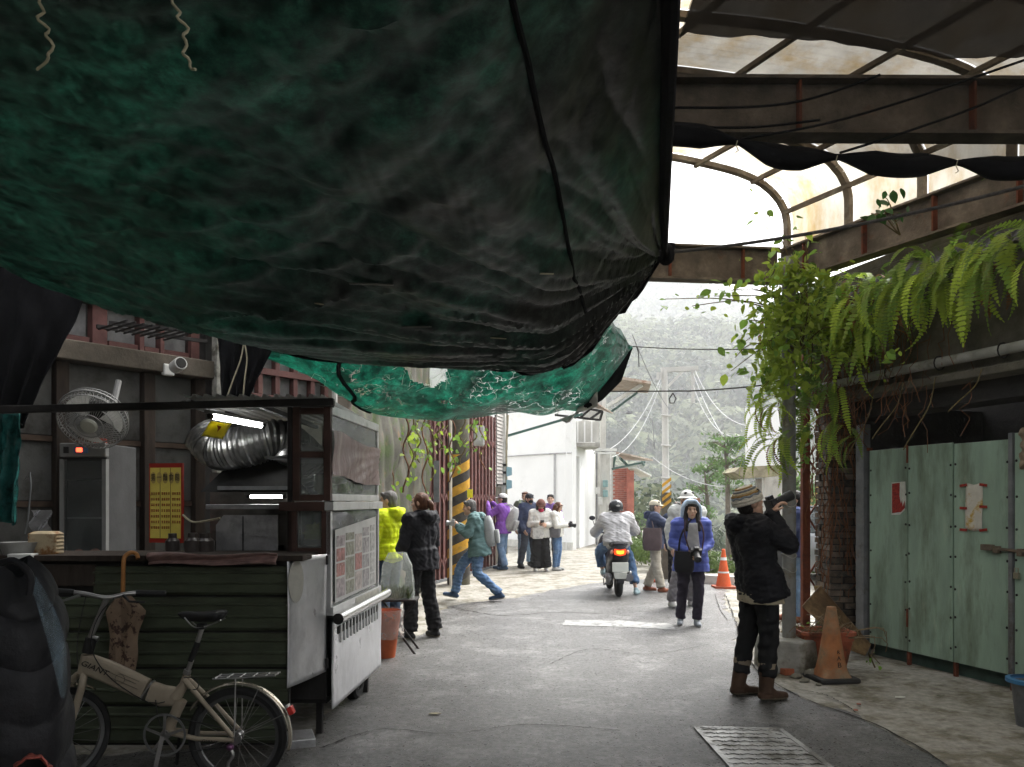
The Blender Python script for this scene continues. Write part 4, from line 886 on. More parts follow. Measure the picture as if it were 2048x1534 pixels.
# bagged bundle in the left foreground
qb = mat('quilt_black', (.016, .016, .018), .55, var=.3, scale=6, bump=.3, bscale=40)
bc = P(10, 1300, 2.9)
bd = thing('quilted_bundle', 'large black quilted bundle under bluish plastic at the left foreground edge', 'bundle', (bc.x, 2.95, 0))
rg = []
for i, z_ in enumerate(np.linspace(.0, 1.32, 130)):
    w = .185-.03*((z_-.55)/.6)**2-.09*max(0, (z_-1.05)/.27)**2; q = .017*abs(math.sin(z_*math.pi/.16+.9*math.sin(4*z_)))**.5
    rg.append([((w+q+.016*sn(math.cos(t), math.sin(t), z_*2.2, 2., 3)+.005*sn(math.cos(t)*4, math.sin(t)*4, z_*9, 2., 6))*math.cos(t), (w*.9+q+.006*sn(math.cos(t)*5, math.sin(t)*5, z_*8, 2., 8))*math.sin(t), z_+.05*math.cos(t+.6)*math.sin(t*1.)+.02*math.sin(3*t)) for t in np.linspace(0, 2*math.pi, 48, endpoint=False)])
loft(rg, (bc.x, 2.95, 0)).build('body', qb, bd)
bpl = mat('blue_plastic', (.16, .23, .28), .25, var=.5, scale=9, bump=1, bscale=16, alpha=.32)
MB().grid(lambda u, v: P(44+78*v**.8+(10+26*math.sin(math.pi*v))*u, 1130+265*v, 2.76+.12*u+.015*math.sin(9*v+6*u)), 10, 40).build('plastic_wrap', bpl, bd, fix=False)
MB().tube(curve_pts([P(0, 1126, 2.74), P(30, 1122, 2.74), P(60, 1150, 2.74), P(58, 1190, 2.74)], 16), .012, 8).build('strap', qb, bd)
MB().grid(lambda u, v: P(26+80*u, 1540-26*math.sin(math.pi*u)-8*v, 2.6+.3*v)+Vector((0, 0, .01*sn(u*6, v*5, 0, 2., 1))), 20, 10).build('plastic_bag', mat('pink_bag', (.5, .13, .10), .3, var=.4, scale=12, bump=.8, bscale=25, trans=.3), None, 'pinkish red plastic bag at the bottom left corner', 'bag', fix=False, solid=.004)
# umbrella on the counter edge
um = thing('umbrella', 'folded brown patterned umbrella hooked on the counter by its wooden handle', 'umbrella', P(250, 1110, 4.8))
wood_h = mat('wood_handle', (.36, .16, .05), .4, var=.2, scale=10)
MB().tube(curve_pts([P(276, 1117, 4.83), P(273, 1108, 4.84), P(262, 1105, 4.83), P(250, 1113, 4.81), P(247, 1130, 4.8), P(246, 1185, 4.8)], 26), .0125, 10).build('handle', wood_h, um)
pat = mat('umbrella_cloth', (.20, .14, .095), .8, var=.25, scale=9, bump=.4, bscale=30, col2=(.055, .03, .022), thr=.53, sharp=.03, scale2=20)
ur = []
for i in range(31):
    t_ = i/30; y = 1192+150*t_; cxp = 247+2*t_; w = (10+21*min(1, t_*5)-13*t_+3*math.sin(9*t_))*4.78/1600
    c = P(cxp, y, 4.78); ur.append([(c.x+(w*(1+.30*math.sin(5*a+3*t_)+.10*math.sin(9*a)))*math.cos(a), c.y+.05*(1+.3*math.sin(5*a))*math.sin(a), c.z) for a in np.linspace(0, 2*math.pi, 36, endpoint=False)])
loft(ur).build('canopy', pat, um)
# ------------------------------------------------------------------ food cart
K0 = Vector((-1.19, 5.24, 0)); KD = Vector((.09, 1.36, 0)).normalized(); KI = Vector((-1, .03, 0)).normalized(); KL = 1.363
def kp(a, b, z): return K0+KD*a+KI*b+Vector((0, 0, z))
Mk = Matrix((KD, KI, Vector((0, 0, 1)))).transposed()
brown = mat('brown_frame', (.075, .042, .034), .5, .2, var=.3, scale=8, bump=.15)
alu = mat('aluminium', (.62, .62, .62), .38, .55, var=.15, scale=8, col2=(.34, .34, .33), thr=.56, bump=.1)
steel2 = mat('stainless_panel', (.66, .66, .68), .36, .6, var=.16, scale=3, bump=.22, bscale=7, col2=(.36, .36, .37), thr=.5, sharp=.25, scale2=3.2, stretch=(1, 1, .6), rvar=.12)
gl = glass('cart_glass', dirt=.22)
cart = thing('food_cart', 'glass topped food cart with stainless side panels and brown frame', 'food cart', kp(.68, .3, 0))
def kbox(name, a0, a1, b0, b1, z0, z1, m, par=None, bev=.003):
    return MB().box(kp((a0+a1)/2, (b0+b1)/2, (z0+z1)/2), (a1-a0, b1-b0, z1-z0), Mk).build(name, m, par or cart, bevel=bev)
# upper cabinet near face (brown)
for b in (.0, .205): kbox('stile', -.0, .045, b, b+.045, 1.555, 2.17, brown)
for z_ in (1.555, 1.838, 2.125): kbox('rail', .002, .043, .047, .203, z_, z_+.04, brown)
kbox('top_rail', -.02, .06, -.01, .26, 2.172, 2.20, dark_iron)
for k in range(3): kbox('slot', -.0225, -.0205, .04+.07*k, .075+.07*k, 2.18, 2.192, alu, bev=0)
kbox('pane', .018, .024, .047, .203, 1.597, 1.836, gl); kbox('pane', .018, .024, .047, .203, 1.88, 2.123, gl)
kbox('inner_post', .0, .04, .252, .285, 1.21, 2.17, dark_iron)
# upper cabinet street face (aluminium)
kbox('street_rail', .048, KL, -.002, .04, 2.125, 2.185, alu); kbox('street_rail', .048, KL, -.002, .04, 1.555, 1.60, alu)
kbox('street_rail', .048, KL, .002, .03, 1.715, 1.735, alu)
kbox('far_post', KL-.035, KL, .0, .045, 1.602, 2.123, alu); kbox('far_post', KL-.035, KL, .42, .46, 1.555, 2.17, brown)
kbox('street_pane', .048, KL-.037, .012, .018, 1.737, 2.123, gl); kbox('street_pane', .048, KL-.037, .012, .018, 1.602, 1.713, gl)
MB().grid(lambda u, v: kp(.03+1.31*u, -.012-.008*math.sin(14*u+6*v)-.004*math.sin(40*u*v), 2.02-.05*u-.30*v+.012*math.sin(8*u)), 40, 14).build('plastic_blind', mat('mauve_plastic', (.24, .15, .14), .35, var=.25, scale=4, bump=.6, bscale=14, col2=(.34, .27, .25), thr=.5, scale2=4, stretch=(3, 3, 1)), cart, fix=False)
kbox('shelf', .05, KL-.04, .02, .45, 1.835, 1.85, grey_steel)
# roof
MB().grid(lambda u, v: Vector((-2.05+.87*u, 4.95+1.6*v, 2.195+.02*(1 if (u*12) % 1 < .35 else 0))), 96, 4).build('roof_sheet', mat('roof_tin', (.5, .5, .49), .4, .3, var=.2, scale=5), cart, fix=False, solid=.003)
for x_ in (-2.03, -1.6): MB().box((x_, 5.75, 2.16), (.03, 1.6, .03)).build('roof_bearer', grey_steel, cart)
# waist rail
kbox('waist_rail', -.03, KL+.02, -.03, .03, 1.492, 1.548, alu); kbox('waist_rail_end', -.032, .03, .032, .33, 1.488, 1.548, brown)
kbox('worktop', .05, KL, .032, .85, 1.50, 1.53, steel)
# lower cabinet near face
for b in (.0, .225): kbox('lower_stile', .0, .045, b, b+.06, 1.20, 1.486, brown)
kbox('lower_rail', .003, .042, .062, .223, 1.20, 1.245, brown); kbox('lower_pane', .02, .026, .062, .223, 1.247, 1.486, gl)
kbox('lower_shelf', .03, .6, .04, .30, 1.245, 1.26, grey_steel)
kbox('drawer_box', .05, .2, .06, .24, 1.262, 1.30, inner_dark)
# street face: menu pane
kbox('corner_post', .0, .035, -.004, .03, .82, 1.49, alu); kbox('corner_post', KL-.035, KL, -.004, .03, .2, 1.49, alu)
kbox('menu_pane', .037, KL-.037, .006, .014, .86, 1.488, gl)
kbox('back_board', .037, KL-.037, .20, .21, .86, 1.488, mat('cart_inner', (.22, .24, .24), .6, var=.4, scale=4))
kbox('sill', .0, KL, -.02, .03, .80, .858, alu)
# menu poster
mcart = thing('menu_poster', 'faded pictorial menu poster taped inside the street side of the food cart', 'poster', kp(.7, .0, .88))
MB().slab([kp(a, -.002, z_) for a, z_ in [(.10, .875), (1.25, .885), (1.25, 1.43), (.10, 1.36)]], KI*-.002).build('paper', mat('menu_paper', (.62, .62, .61), .5, var=.12, scale=5), mcart)
cols_ = [(.12, .33, 'print_mauve', (.42, .36, .38)), (.35, .58, 'print_olive', (.30, .30, .24)), (.60, .80, 'print_pale', (.52, .46, .44)), (.82, 1.02, 'print_grey', (.36, .34, .35)), (1.05, 1.2, 'print_grey2', (.46, .46, .45))]
for i, (a0, a1, nm, cc) in enumerate(cols_):
    z_ = .90; k = 0; top = 1.33+.05*(a0-.1)
    while z_ < top-.06:
        h = min(top-z_, rng.uniform(.09, .17)); red = (i == 0 and .10 < z_-.9 < .30) or (i == 2 and z_ > 1.22) or (i == 2 and 1.02 < z_ < 1.12)
        mm_ = mat(nm+('r' if red else ''), (.42, .20, .18) if red else cc, .5, var=.5, scale=24, col2=(.6, .58, .55), thr=.55, scale2=30, bump=0)
        MB().box(kp((a0+a1)/2, -.0055, z_+h/2-.006), (a1-a0-.012, .002, h-.014), Mk).build('picture', mm_, mcart); z_ += h; k += 1
kbox('price_strip', .55, 1.28, -.0235, -.021, .81, .85, mat('price_strip', (.55, .54, .48), .5, var=.3, scale=30), bev=0)
# steel rail, louvred skirt
MB().tube([kp(-.03, -.06, .785), kp(KL+.06, -.06, .79)], .034, 16).build('hand_rail', mat('bright_steel', (.62, .62, .6), .22, .9, var=.12, scale=5), cart)
for e in (-.035, KL+.06): MB().tube([kp(e, -.06, .785), kp(e+.012, -.06, .785)], .036, 16).build('rail_cap', inner_dark, cart)
MB().grid(lambda u, v: kp(-.01+1.39*u, -.012+.004*math.sin(7*u+3*v)*math.sin(5*v), .19+.585*v), 30, 20).build('skirt_panel', steel2, cart, fix=False, solid=-.006)
for k in range(13):
    a = .10+k*.088; kbox('vent_slot', a, a+.05, -.024, -.018, .665, .715, inner_dark, bev=0)
    kbox('vent_lip', a+.056, a+.076, -.030, -.018, .60, .72, alu, bev=0)
kbox('flap_void_shade', .0, .03, .03, .80, .25, 1.195, inner_dark)  # near-black sheet stands in for the dark hollow behind the flap
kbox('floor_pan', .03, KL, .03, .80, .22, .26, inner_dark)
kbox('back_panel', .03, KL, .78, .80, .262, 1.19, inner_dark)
kbox('far_end_panel', KL-.02, KL, .032, .78, .262, 1.49, steel)
for a, b in ((.1, .1), (1.25, .08), (1.25, .7), (.1, .7)): kbox('leg', a-.02, a+.02, b-.02, b+.02, 0.0, .218, dark_iron)
# hinged side flap
f0, f1 = Vector((-1.365, 4.86, 0)), Vector((-1.205, 5.20, 0)); fd = (f1-f0).normalized(); fn_ = Vector((fd.y, -fd.x, 0))
def flp(u, z): return f0.lerp(f1, u)+Vector((0, 0, z))
o = MB().grid(lambda u, v: flp(u, .415+.03*u*(1-v)+.795*v)+fn_*(.006*math.sin(4*u+3*v)), 14, 20).build('side_flap', steel2, cart, fix=False, solid=.005)
ring = MB().lathe([(.07, 0), (.07, .002), (.001, .002)], flp(.17, 1.06)+fn_*.012, 24, 0, Matrix((fd, Vector((0, 0, 1)), fn_)).transposed() @ Matrix.Diagonal((1, 1.9, 1))); ring.build('worn_patch', mat('flap_worn', (.40, .39, .35), .6, .2, var=.2), o)
for z_ in (1.17, .50): MB().tube([f1+Vector((0, 0, z_-.03)), f1+Vector((0, 0, z_+.03))], .012, 8).build('hinge', dark_iron, o)
lv = MB().box(P(600, 1478, 4.75), (.16, .22, .05), .35).build('step_tray', steel, None, 'low perforated steel tray under the open flap of the food cart', 'tray', bevel=.004)
whc = kp(1.05, .12, .17); wt = thing('cart_wheel', 'black rubber wheel standing below the far end of the food cart', 'wheel', (whc.x, whc.y, 0))
Mw = Matrix((KD, Vector((0, 0, 1)), KI)).transposed()
MB().lathe([(.10, -.04), (.15, -.045), (.17, -.03), (.17, .03), (.15, .045), (.10, .04)], whc, 24, 0, Mw, caps=False).build('tyre', mat('tyre', (.02, .02, .02), .8, var=.3, scale=12), wt)
MB().lathe([(.001, -.03), (.10, -.035), (.10, .035), (.001, .03)], whc, 20, 0, Mw, caps=False).build('rim', dark_iron, wt)
# things in the cart
lid = thing('wok_lid', 'dark domed wok lid with knob on the cart shelf', 'lid', kp(.25, .28, 1.85))
MB().lathe([(.185, 0), (.187, .006), (.16, .04), (.11, .068), (.05, .082), (.001, .085)], kp(.25, .26, 1.852), 32).build('dome', mat('lid_metal', (.14, .14, .14), .3, .8, var=.3, scale=5), lid)
MB().lathe([(.012, .083), (.012, .10), (.028, .105), (.028, .118), (.001, .12)], kp(.25, .26, 1.852), 16).build('knob', inner_dark, lid)
ceram = mat('ceramic', (.5, .47, .38), .35, var=.08)
for k in range(6):
    MB().lathe([(.03, 0), (.034, .006), (.062, .04), (.065, .045), (.06, .043), (.03, .01)], kp(.14, .09, 1.602+.017*k), 20, caps=False).build('bowl', ceram, None, ['lowest', 'second lowest', 'third lowest', 'third highest', 'second highest', 'topmost'][k]+' cream bowl of the stack inside the food cart', 'bowl', 'cream bowls stacked in the food cart')
nd = thing('noodle_heap', 'heap of pale green noodles behind the small pane of the food cart', 'noodles', kp(.11, .15, 1.30))
nm_ = MB()
for k in range(150):
    a = rng.uniform(0, 6.28); r0 = rng.uniform(0, .07); c = kp(.11, .15, 1.32)+Vector((math.cos(a)*r0, math.sin(a)*r0*.7, .075*(1-(r0/.075)**2)*rng.uniform(.6, 1))); pts = [c]
    for s_ in range(5): pts.append(pts[-1]+Vector((rng.normal()*.012, rng.normal()*.01, rng.normal()*.006)))
    nm_.tube(pts, .0028, 4)
nm_.ball(kp(.11, .15, 1.315), (.07, .055, .06))
o = nm_.build('strands', mat('noodle', (.42, .42, .16), .5, var=.2, scale=20, bump=.6, bscale=200), nd); o['kind'] = 'stuff'
# bag of herbs on a stool, lined bucket
sb = G(800, 1290); sb = Vector((-1.26, 8.25, 0))
tb = thing('folding_table', 'small dark folding table beyond the far end of the food cart', 'table', sb)
zt = P(0, 1198, 8.25).z; sxc = P(795, 0, 8.25).x
MB().box((sxc, 8.25, zt), (.42, .34, .02)).build('top', dark_iron, tb, bevel=.004)
for s_ in (-1, 1): MB().beam((sxc-.2*s_, 8.1, 0.0), (sxc+.2*s_, 8.12, zt), .02, .02).build('leg', dark_iron, tb); MB().beam((sxc-.2*s_, 8.4, .0), (sxc+.2*s_, 8.38, zt), .02, .02).build('leg', dark_iron, tb)
clear = mat('clear_plastic', (.62, .66, .62), .12, var=.2, scale=6, bump=.9, bscale=16, alpha=.22, trans=.3)
hb_ = thing('herb_bag', 'tall clear plastic bag holding dark green herbs on the folding table', 'bag', (sxc, 8.2, zt+.01))
rg = []
for i, z_ in enumerate(np.linspace(0, .47, 26)):
    w = .175-.02*(z_/.47)+(-.06 if z_ > .34 else 0)*((z_-.34)/.13) ; rg.append([((w+.016*sn(math.cos(t)*2, math.sin(t)*2, z_*6, 1.6, 4))*math.cos(t)+.02*z_, (.12+.012*math.sin(3*t+z_*9))*math.sin(t), z_) for t in np.linspace(0, 2*math.pi, 40, endpoint=False)])
loft(rg, (sxc, 8.2, zt+.012)).build('plastic', clear, hb_)
herb = MB()
for k in range(260):
    c = Vector((sxc+rng.uniform(-.15, .15), 8.2+rng.uniform(-.09, .06), zt+.015+rng.uniform(0, .02))); q = c+Vector((rng.normal()*.02, rng.normal()*.02, rng.uniform(.05, .14)))
    q.x = min(max(q.x, sxc-.16), sxc+.165); herb.tube([c, c.lerp(q, .5)+Vector((rng.normal()*.008, 0, 0)), q], [.004, .0045, .001], 4)
o = herb.build('herbs', mat('herb', (.05, .075, .018), .7, var=.4, scale=30), hb_); o['kind'] = 'stuff'
bk = thing('lined_bucket', 'orange bucket lined with a clear bag under the folding table', 'bucket', (P(770, 0, 7.95).x, 7.95, 0))
bx = P(772, 0, 7.95).x
MB().lathe([(.09, .0), (.15, .46), (.155, .47), (.145, .46), (.085, .02)], (bx, 7.95, 0), 24).build('bucket', mat('orange_bucket', (.45, .11, .045), .5, var=.25, scale=8), bk)
MB().lathe([(.165+.004*math.sin(z_*31), z_) for z_ in np.linspace(.20, .485, 24)], (bx+.01, 7.95, 0), 30, caps=False).build('liner', mat('liner_bag', (.6, .58, .56), .15, var=.3, scale=8, bump=1, bscale=22, alpha=.34), bk)
# ------------------------------------------------------------------ unseen walls and tarpaulin added around the viewer to keep light out
sw = thing('side_light_block', 'unseen dark wall added to shut light out on the left of the alley', 'building', (-4.6, 0, 0))
MB().box((-4.7, -1.2, 2.2), (.2, 13.5, 4.4)).build('wall', dark_wall, sw)
rw = thing('rear_light_block', 'unseen dark building added behind the viewer to shut light out', 'building', (0, -9, 0))
MB().box((.5, -9, 2.6), (14, .3, 5.2)).build('wall', dark_wall, rw)
MB().grid(lambda u, v: Vector((-4.7+5.2*u, -9+5.3*v, 3.5+.08*math.sin(5*u+3*v)-.1*math.sin(3.1*v))), 20, 20).build('tarpaulin', tarp_m, None, 'unseen second dark tarpaulin added behind the viewer to shut light out', 'tarpaulin', fix=False)  # added out of view so less sky light comes from behind
# ------------------------------------------------------------------ mossy wall with hanging roots (left, beyond cart)
moss = mat('moss_wall', (.085, .08, .065), .9, var=.5, scale=5, bump=.8, bscale=40, col2=(.04, .055, .02), thr=.48, scale2=2.5, col3=(.13, .085, .055), thr3=.55, scale3=4)
WA, WB = Vector((-2.25, 9.4, 0)), Vector((-1.75, 14.4, 0)); WD = (WB-WA).normalized(); WN = Vector((WD.y, -WD.x, 0))
def wp(s, z, d=0): return WA+WD*s+WN*d+Vector((0, 0, z))
wl = thing('mossy_wall', 'dark mossy wall beyond the food cart with roots hanging over it', 'wall', wp(2, 0))
MB().grid(lambda u, v: wp(5.03*u, 4.6*v, .05*sn(u*9, v*9, 0, 1.5, 3)), 60, 50).build('face', moss, wl, fix=False, solid=-.3)
rootm = mat('root', (.12, .055, .03), .9, var=.4, scale=20, rnd=.35)
rts = thing('hanging_roots', 'mass of brown aerial roots hanging on the mossy wall beyond the cart', 'roots', wp(2, 1.5))
for k in range(70):
    s = rng.uniform(.6, 4.2); z = rng.uniform(2.2, 3.2)-.25*abs(s-2); pts = [wp(s, z, .1+rng.uniform(0, .12))]
    for q in range(9): pts.append(pts[-1]+WD*rng.normal()*.035+WN*rng.normal()*.02+Vector((0, 0, -rng.uniform(.08, .2))))
    MB().tube(pts, [.014*(1-.07*i) for i in range(len(pts))], 4).build('root', rootm, rts)
# white boxes, conduits near the gate
# ------------------------------------------------------------------ folding gate
red_m = mat('gate_red', (.12, .05, .045), .7, var=.35, scale=6, bump=.25, col2=(.22, .12, .10), thr=.55, rnd=.18)
RA, RB = Vector((-1.62, 14.6, 0)), Vector((-.40, 19.0, 0)); RD = (RB-RA).normalized(); RN = Vector((RD.y, -RD.x, 0)); RL = (RB-RA).length
def rpnt(s, z, d=0): return RA+RD*s+RN*d+Vector((0, 0, z))
Mr = Matrix((RD, RN, Vector((0, 0, 1)))).transposed()
rg_ = thing('folding_gate', 'tall dull red folding lattice gate behind the striped pole', 'gate', rpnt(2, 0))
sm1 = MB().box((0, 0, 0), (.045, .05, 3.5)).mesh('upright', red_m)
for k in range(36):
    s = .06+k*(RL-.1)/36; piece('upright', sm1, rg_, rpnt(s, 1.78, .03*(k % 2)), Mr)
for k in range(35):
    s = .06+k*(RL-.1)/36
    for z_ in (.35, 1.6, 2.85): MB().beam(rpnt(s, z_-(.1 if k % 2 else -.1), .05), rpnt(s+.127, z_+(.1 if k % 2 else -.1), .05), .02, .03).build('lattice_link', red_m, rg_)
MB().box(rpnt(RL/2, 1.8, -.15), (RL, .02, 3.6), Mr).build('backing', mat('gate_back', (.12, .07, .06), .8, var=.4), rg_)
MB().box(rpnt(RL/2, .03, .02), (RL, .08, .05), Mr).build('floor_track', grey_steel, rg_)
fb = thing('row_building', 'narrow concrete building front with roller shutter beside the red folding gate', 'building', rpnt(2, 3.6))
shut_m = mat('shutter', (.33, .31, .29), .6, .2, var=.2, scale=5, col2=(.2, .17, .15), thr=.55)
for k in range(26): MB().box(rpnt(RL+.18, 2.0+.085*k, .05), (.50, .03, .075), Mr @ Matrix.Rotation(.25, 3, 'X')).build('shutter_slat', shut_m, fb)
MB().box(rpnt(RL+.2, .95, .0), (.5, .05, 1.9), Mr).build('pillar', old_conc, fb)
MB().box(rpnt(RL+.55, 2.3, .0), (.14, .2, 4.6), Mr).build('pillar', mat('stained_white', (.5, .49, .46), .8, var=.25, scale=4, col2=(.3, .29, .26), thr=.55), fb)
# striped utility pole
sp_ = Vector((-1.0, 15.0, 0))
upole = thing('utility_pole', 'round concrete utility pole with yellow and black warning stripes', 'pole', sp_)
MB().tube([sp_, sp_+Vector((0, 0, 6.5))], [.215, .18], 28).build('shaft', old_conc, upole)
stripe_y = mat('stripe_yellow', (.50, .27, .03), .7, var=.3, scale=8, col2=(.3, .2, .07), thr=.55, bump=.2)
stripe_k = mat('stripe_black', (.05, .045, .04), .8, var=.4, scale=8, col2=(.2, .15, .07), thr=.6)
nst = 13
for k in range(-2, nst):
    def st_fn(u, v, k=k):
        a = -math.pi*1.02+2*math.pi*1.02*u; z = .1+.36*k/2*1.0+ (k*.0)+.18*v+.62*(u*2*1.02)/2; z = min(2.42, max(.02, z)); r_ = .2175-.0054*z
        return sp_+Vector((r_*math.cos(a-1.57), r_*math.sin(a-1.57), z))
    MB().grid(st_fn, 28, 1).build('stripe_yellow' if k % 2 else 'stripe_black', stripe_y if k % 2 else stripe_k, upole, fix=False)
MB().tube([Vector((-1.13, 14.74, .0)), Vector((-1.13, 14.74, 4.2))], .028, 8).build('white_pipe', mat('pipe_cream', (.55, .5, .42), .6, var=.2), upole)
MB().box(P(940, 987, 14.77), (.10, .02, .15)).build('yellow_tag', mat('tag_yellow', (.7, .6, .03), .5), upole)
MB().box(P(873, 963, 14.4), (.10, .05, .75)).build('junction_strip', grey_steel, None, 'narrow grey sign strip hanging beside the red folding gate', 'sign')
bx_ = thing('meter_box', 'pale grey electric box fixed high beside the striped pole', 'box', P(958, 872, 15.2))
MB().box(P(958, 872, 15.2), (.20, .14, .38)).build('case', mat('box_grey', (.45, .45, .43), .6, var=.15), bx_, bevel=.01); MB().box(P(957, 872, 15.12), (.15, .01, .3)).build('door', mat('box_door', (.40, .40, .38), .6), bx_)
ut = thing('cable_drop', 'bundle of dark conduits and clamps on the white pillar by the folding gate', 'conduit', P(1000, 1000, 19.6))
for k, x_ in enumerate((994, 1003, 1013)): MB().tube([P(x_, 1108, 19.5), P(x_, 930-20*k, 19.5), P(x_+(3 if k else -3), 830, 19.5)], .028, 6).build('pipe', [dark_iron, grey_steel, pale][k], ut)
for y_ in (930, 945, 968): MB().box(P(1004, y_, 19.42), (.2, .06, .06)).build('clamp', dark_iron, ut)
for y_, lb in ((943, 'upper faded blue sign plate on the white building corner'), (969, 'lower faded blue sign plate on the white building corner')):
    MB().slab([P(1013, y_-10, 19.3), P(1024, y_-8, 19.3), P(1024, y_+7, 19.3), P(1013, y_+10, 19.3)], (0, .02, 0)).build('sign_plate', mat('faded_blue', (.25, .42, .48), .6, var=.15), None, lb, 'sign')
# ------------------------------------------------------------------ white building
white_w = mat('white_wall', (.74, .74, .73), .8, var=.06, scale=1.2, bump=.15, col2=(.62, .61, .59), thr=.58, scale2=1)
HA, HB_, HC_ = Vector((-.75, 28.6, 0)), Vector((1.92, 25.6, 0)), Vector((3.05, 29.4, 0))
wb = thing('white_building', 'blank white rendered building with roller door on its street side', 'building', HB_)
def wallp(name, a, b, z0, z1, m, t=.2, d=0, par=None):
    dr = (b-a).normalized(); n_ = Vector((dr.y, -dr.x, 0)); M_ = Matrix((dr, n_, Vector((0, 0, 1)))).transposed()
    return MB().box((a+b)/2+n_*(d-t/2)+Vector((0, 0, (z0+z1)/2)), ((b-a).length, t, z1-z0), M_).build(name, m, par or wb)
wallp('front_wall', HA, HB_, 0, 5.0, white_w); wallp('street_wall', HB_+(HC_-HB_)*.3, HC_, 0, 5.0, white_w); wallp('street_pier', HB_, HB_+(HC_-HB_)*.06, 0, 5., white_w)
wallp('street_lintel', HB_+(HC_-HB_)*.06, HB_+(HC_-HB_)*.3, 3.05, 5, white_w)
e0, e1 = HB_+(HC_-HB_)*.06, HB_+(HC_-HB_)*.3
for k in range(24): wallp('door_slat', e0, e1, .05+.125*k, .05+.125*k+.115, mat('door_slat', (.5, .5, .49), .6, .2, var=.1), .04, -.12+.01*(k % 2))
q0 = HA.lerp(HB_, .80); MB().tube([q0+Vector((0, -.08, .9)), q0+Vector((0, -.08, 3.1))], .03, 8).build('downpipe', mat('pipe_dim', (.4, .4, .4), .6), wb)
MB().tube([HA+Vector((.3, -.45, 3.12)), q0+Vector((0, -.06, 3.12)), HB_+Vector((-.02, -.1, 3.1))], .022, 6).build('wall_cable', mat('pipe_dim2', (.35, .35, .35), .6), wb)
MB().beam(HA+Vector((0, -.1, .12)), HB_+Vector((0, -.1, .12)), .06, .24).build('plinth', mat('plinth', (.5, .49, .45), .85, var=.2), wb)
# balcony block and stained pier
stain_w = mat('stained_wall', (.50, .49, .46), .85, var=.25, scale=2, col2=(.22, .21, .19), thr=.52, sharp=.15, scale2=1.6, stretch=(1, 1, .4), bump=.3)
bal = thing('balcony', 'stained concrete balcony projecting from the white building', 'balcony', P(1170, 890, 26.2))
def fr(name, x0, x1, y0, y1, Y, t, m, par, **k):
    a, b = P(x0, y1, Y), P(x1, y0, Y); return MB().box(((a.x+b.x)/2, Y+t/2, (a.z+b.z)/2), (abs(b.x-a.x), t, abs(b.z-a.z))).build(name, m, par, **k)
fr('parapet', 1138, 1198, 842, 884, 26.2, .1, stain_w, bal); fr('slab', 1136, 1200, 885, 893, 26.1, 1.6, mat('slab_conc', (.33, .32, .29), .8, var=.3), bal)
for x_ in (1154, 1168, 1182): fr('rib', x_, x_+3, 843, 884, 26.12, .07, white_w, bal)
fr('upper_wall', 1138, 1204, 780, 840, 27.2, .2, stain_w, wb); fr('pier_wall', 1190, 1226, 905, 1088, 29.6, .3, stain_w, wb)
# awnings
tin = mat('tin_sheet', (.33, .27, .22), .7, .2, var=.3, scale=6, col2=(.2, .10, .06), thr=.55)
grn = mat('green_iron', (.05, .10, .085), .6, .2, var=.3)
aw = thing('lattice_awning', 'dark lattice awning frame jutting out below the torn tarpaulin', 'awning', P(1180, 830, 20))
for a, b in [((1110, 805), (1205, 823)), ((1110, 830), (1200, 840)), ((1205, 823), (1200, 840)), ((1160, 814), (1150, 836)), ((1160, 836), (1180, 818)), ((1180, 838), (1200, 824))]:
    MB().beam(P(*a, 20), P(*b, 20.2), .05, .05).build('bar', dark_iron, aw)
MB().slab([P(1165, 800, 19.5), P(1190, 805, 19.5), P(1226, 828, 20.5), P(1190, 815, 20.5)], (0, 0, .03)).build('sheet', tin, aw)
MB().beam(P(1000, 876, 19.8), P(1165, 828, 20), .06, .06).build('bar', grn, None, 'long sloping green steel brace running up to the lattice awning', 'brace')
MB().beam(P(1013, 800, 19.8), P(1013, 900, 19.8), .06, .06).build('bar', dark_iron, None, 'dark vertical steel upright below the sloping green brace', 'post')
a2 = thing('tin_awning', 'rusty tin awning on slanting struts above the utility meters', 'awning', P(1260, 770, 24))
MB().slab([P(1190, 757, 23.4), P(1232, 757, 23.2), P(1302, 768, 24), P(1296, 786, 26), P(1200, 782, 25.5)], (0, 0, .08)).build('sheet', tin, a2)
MB().beam(P(1284, 770, 24.2), P(1215, 812, 24.6), .12, .1).build('strut', mat('strut_white', (.6, .6, .58), .7), a2); MB().beam(P(1275, 785, 24.6), P(1222, 824, 24.8), .06, .06).build('strut', grn, a2)
a3 = thing('tin_canopy', 'small sloping tin canopy over the red brick gatehouse', 'canopy', P(1270, 915, 30))
MB().slab([P(1228, 906, 29), P(1262, 912, 29), P(1306, 922, 31), P(1250, 920, 32)], (0, 0, .06)).build('sheet', tin, a3)
for a, b in [((1224, 938), (1290, 924)), ((1230, 912), (1226, 938)), ((1240, 916), (1256, 932)), ((1284, 924), (1288, 930))]: MB().beam(P(*a, 29.5), P(*b, 29.8), .07, .07).build('strut', grn, a3)
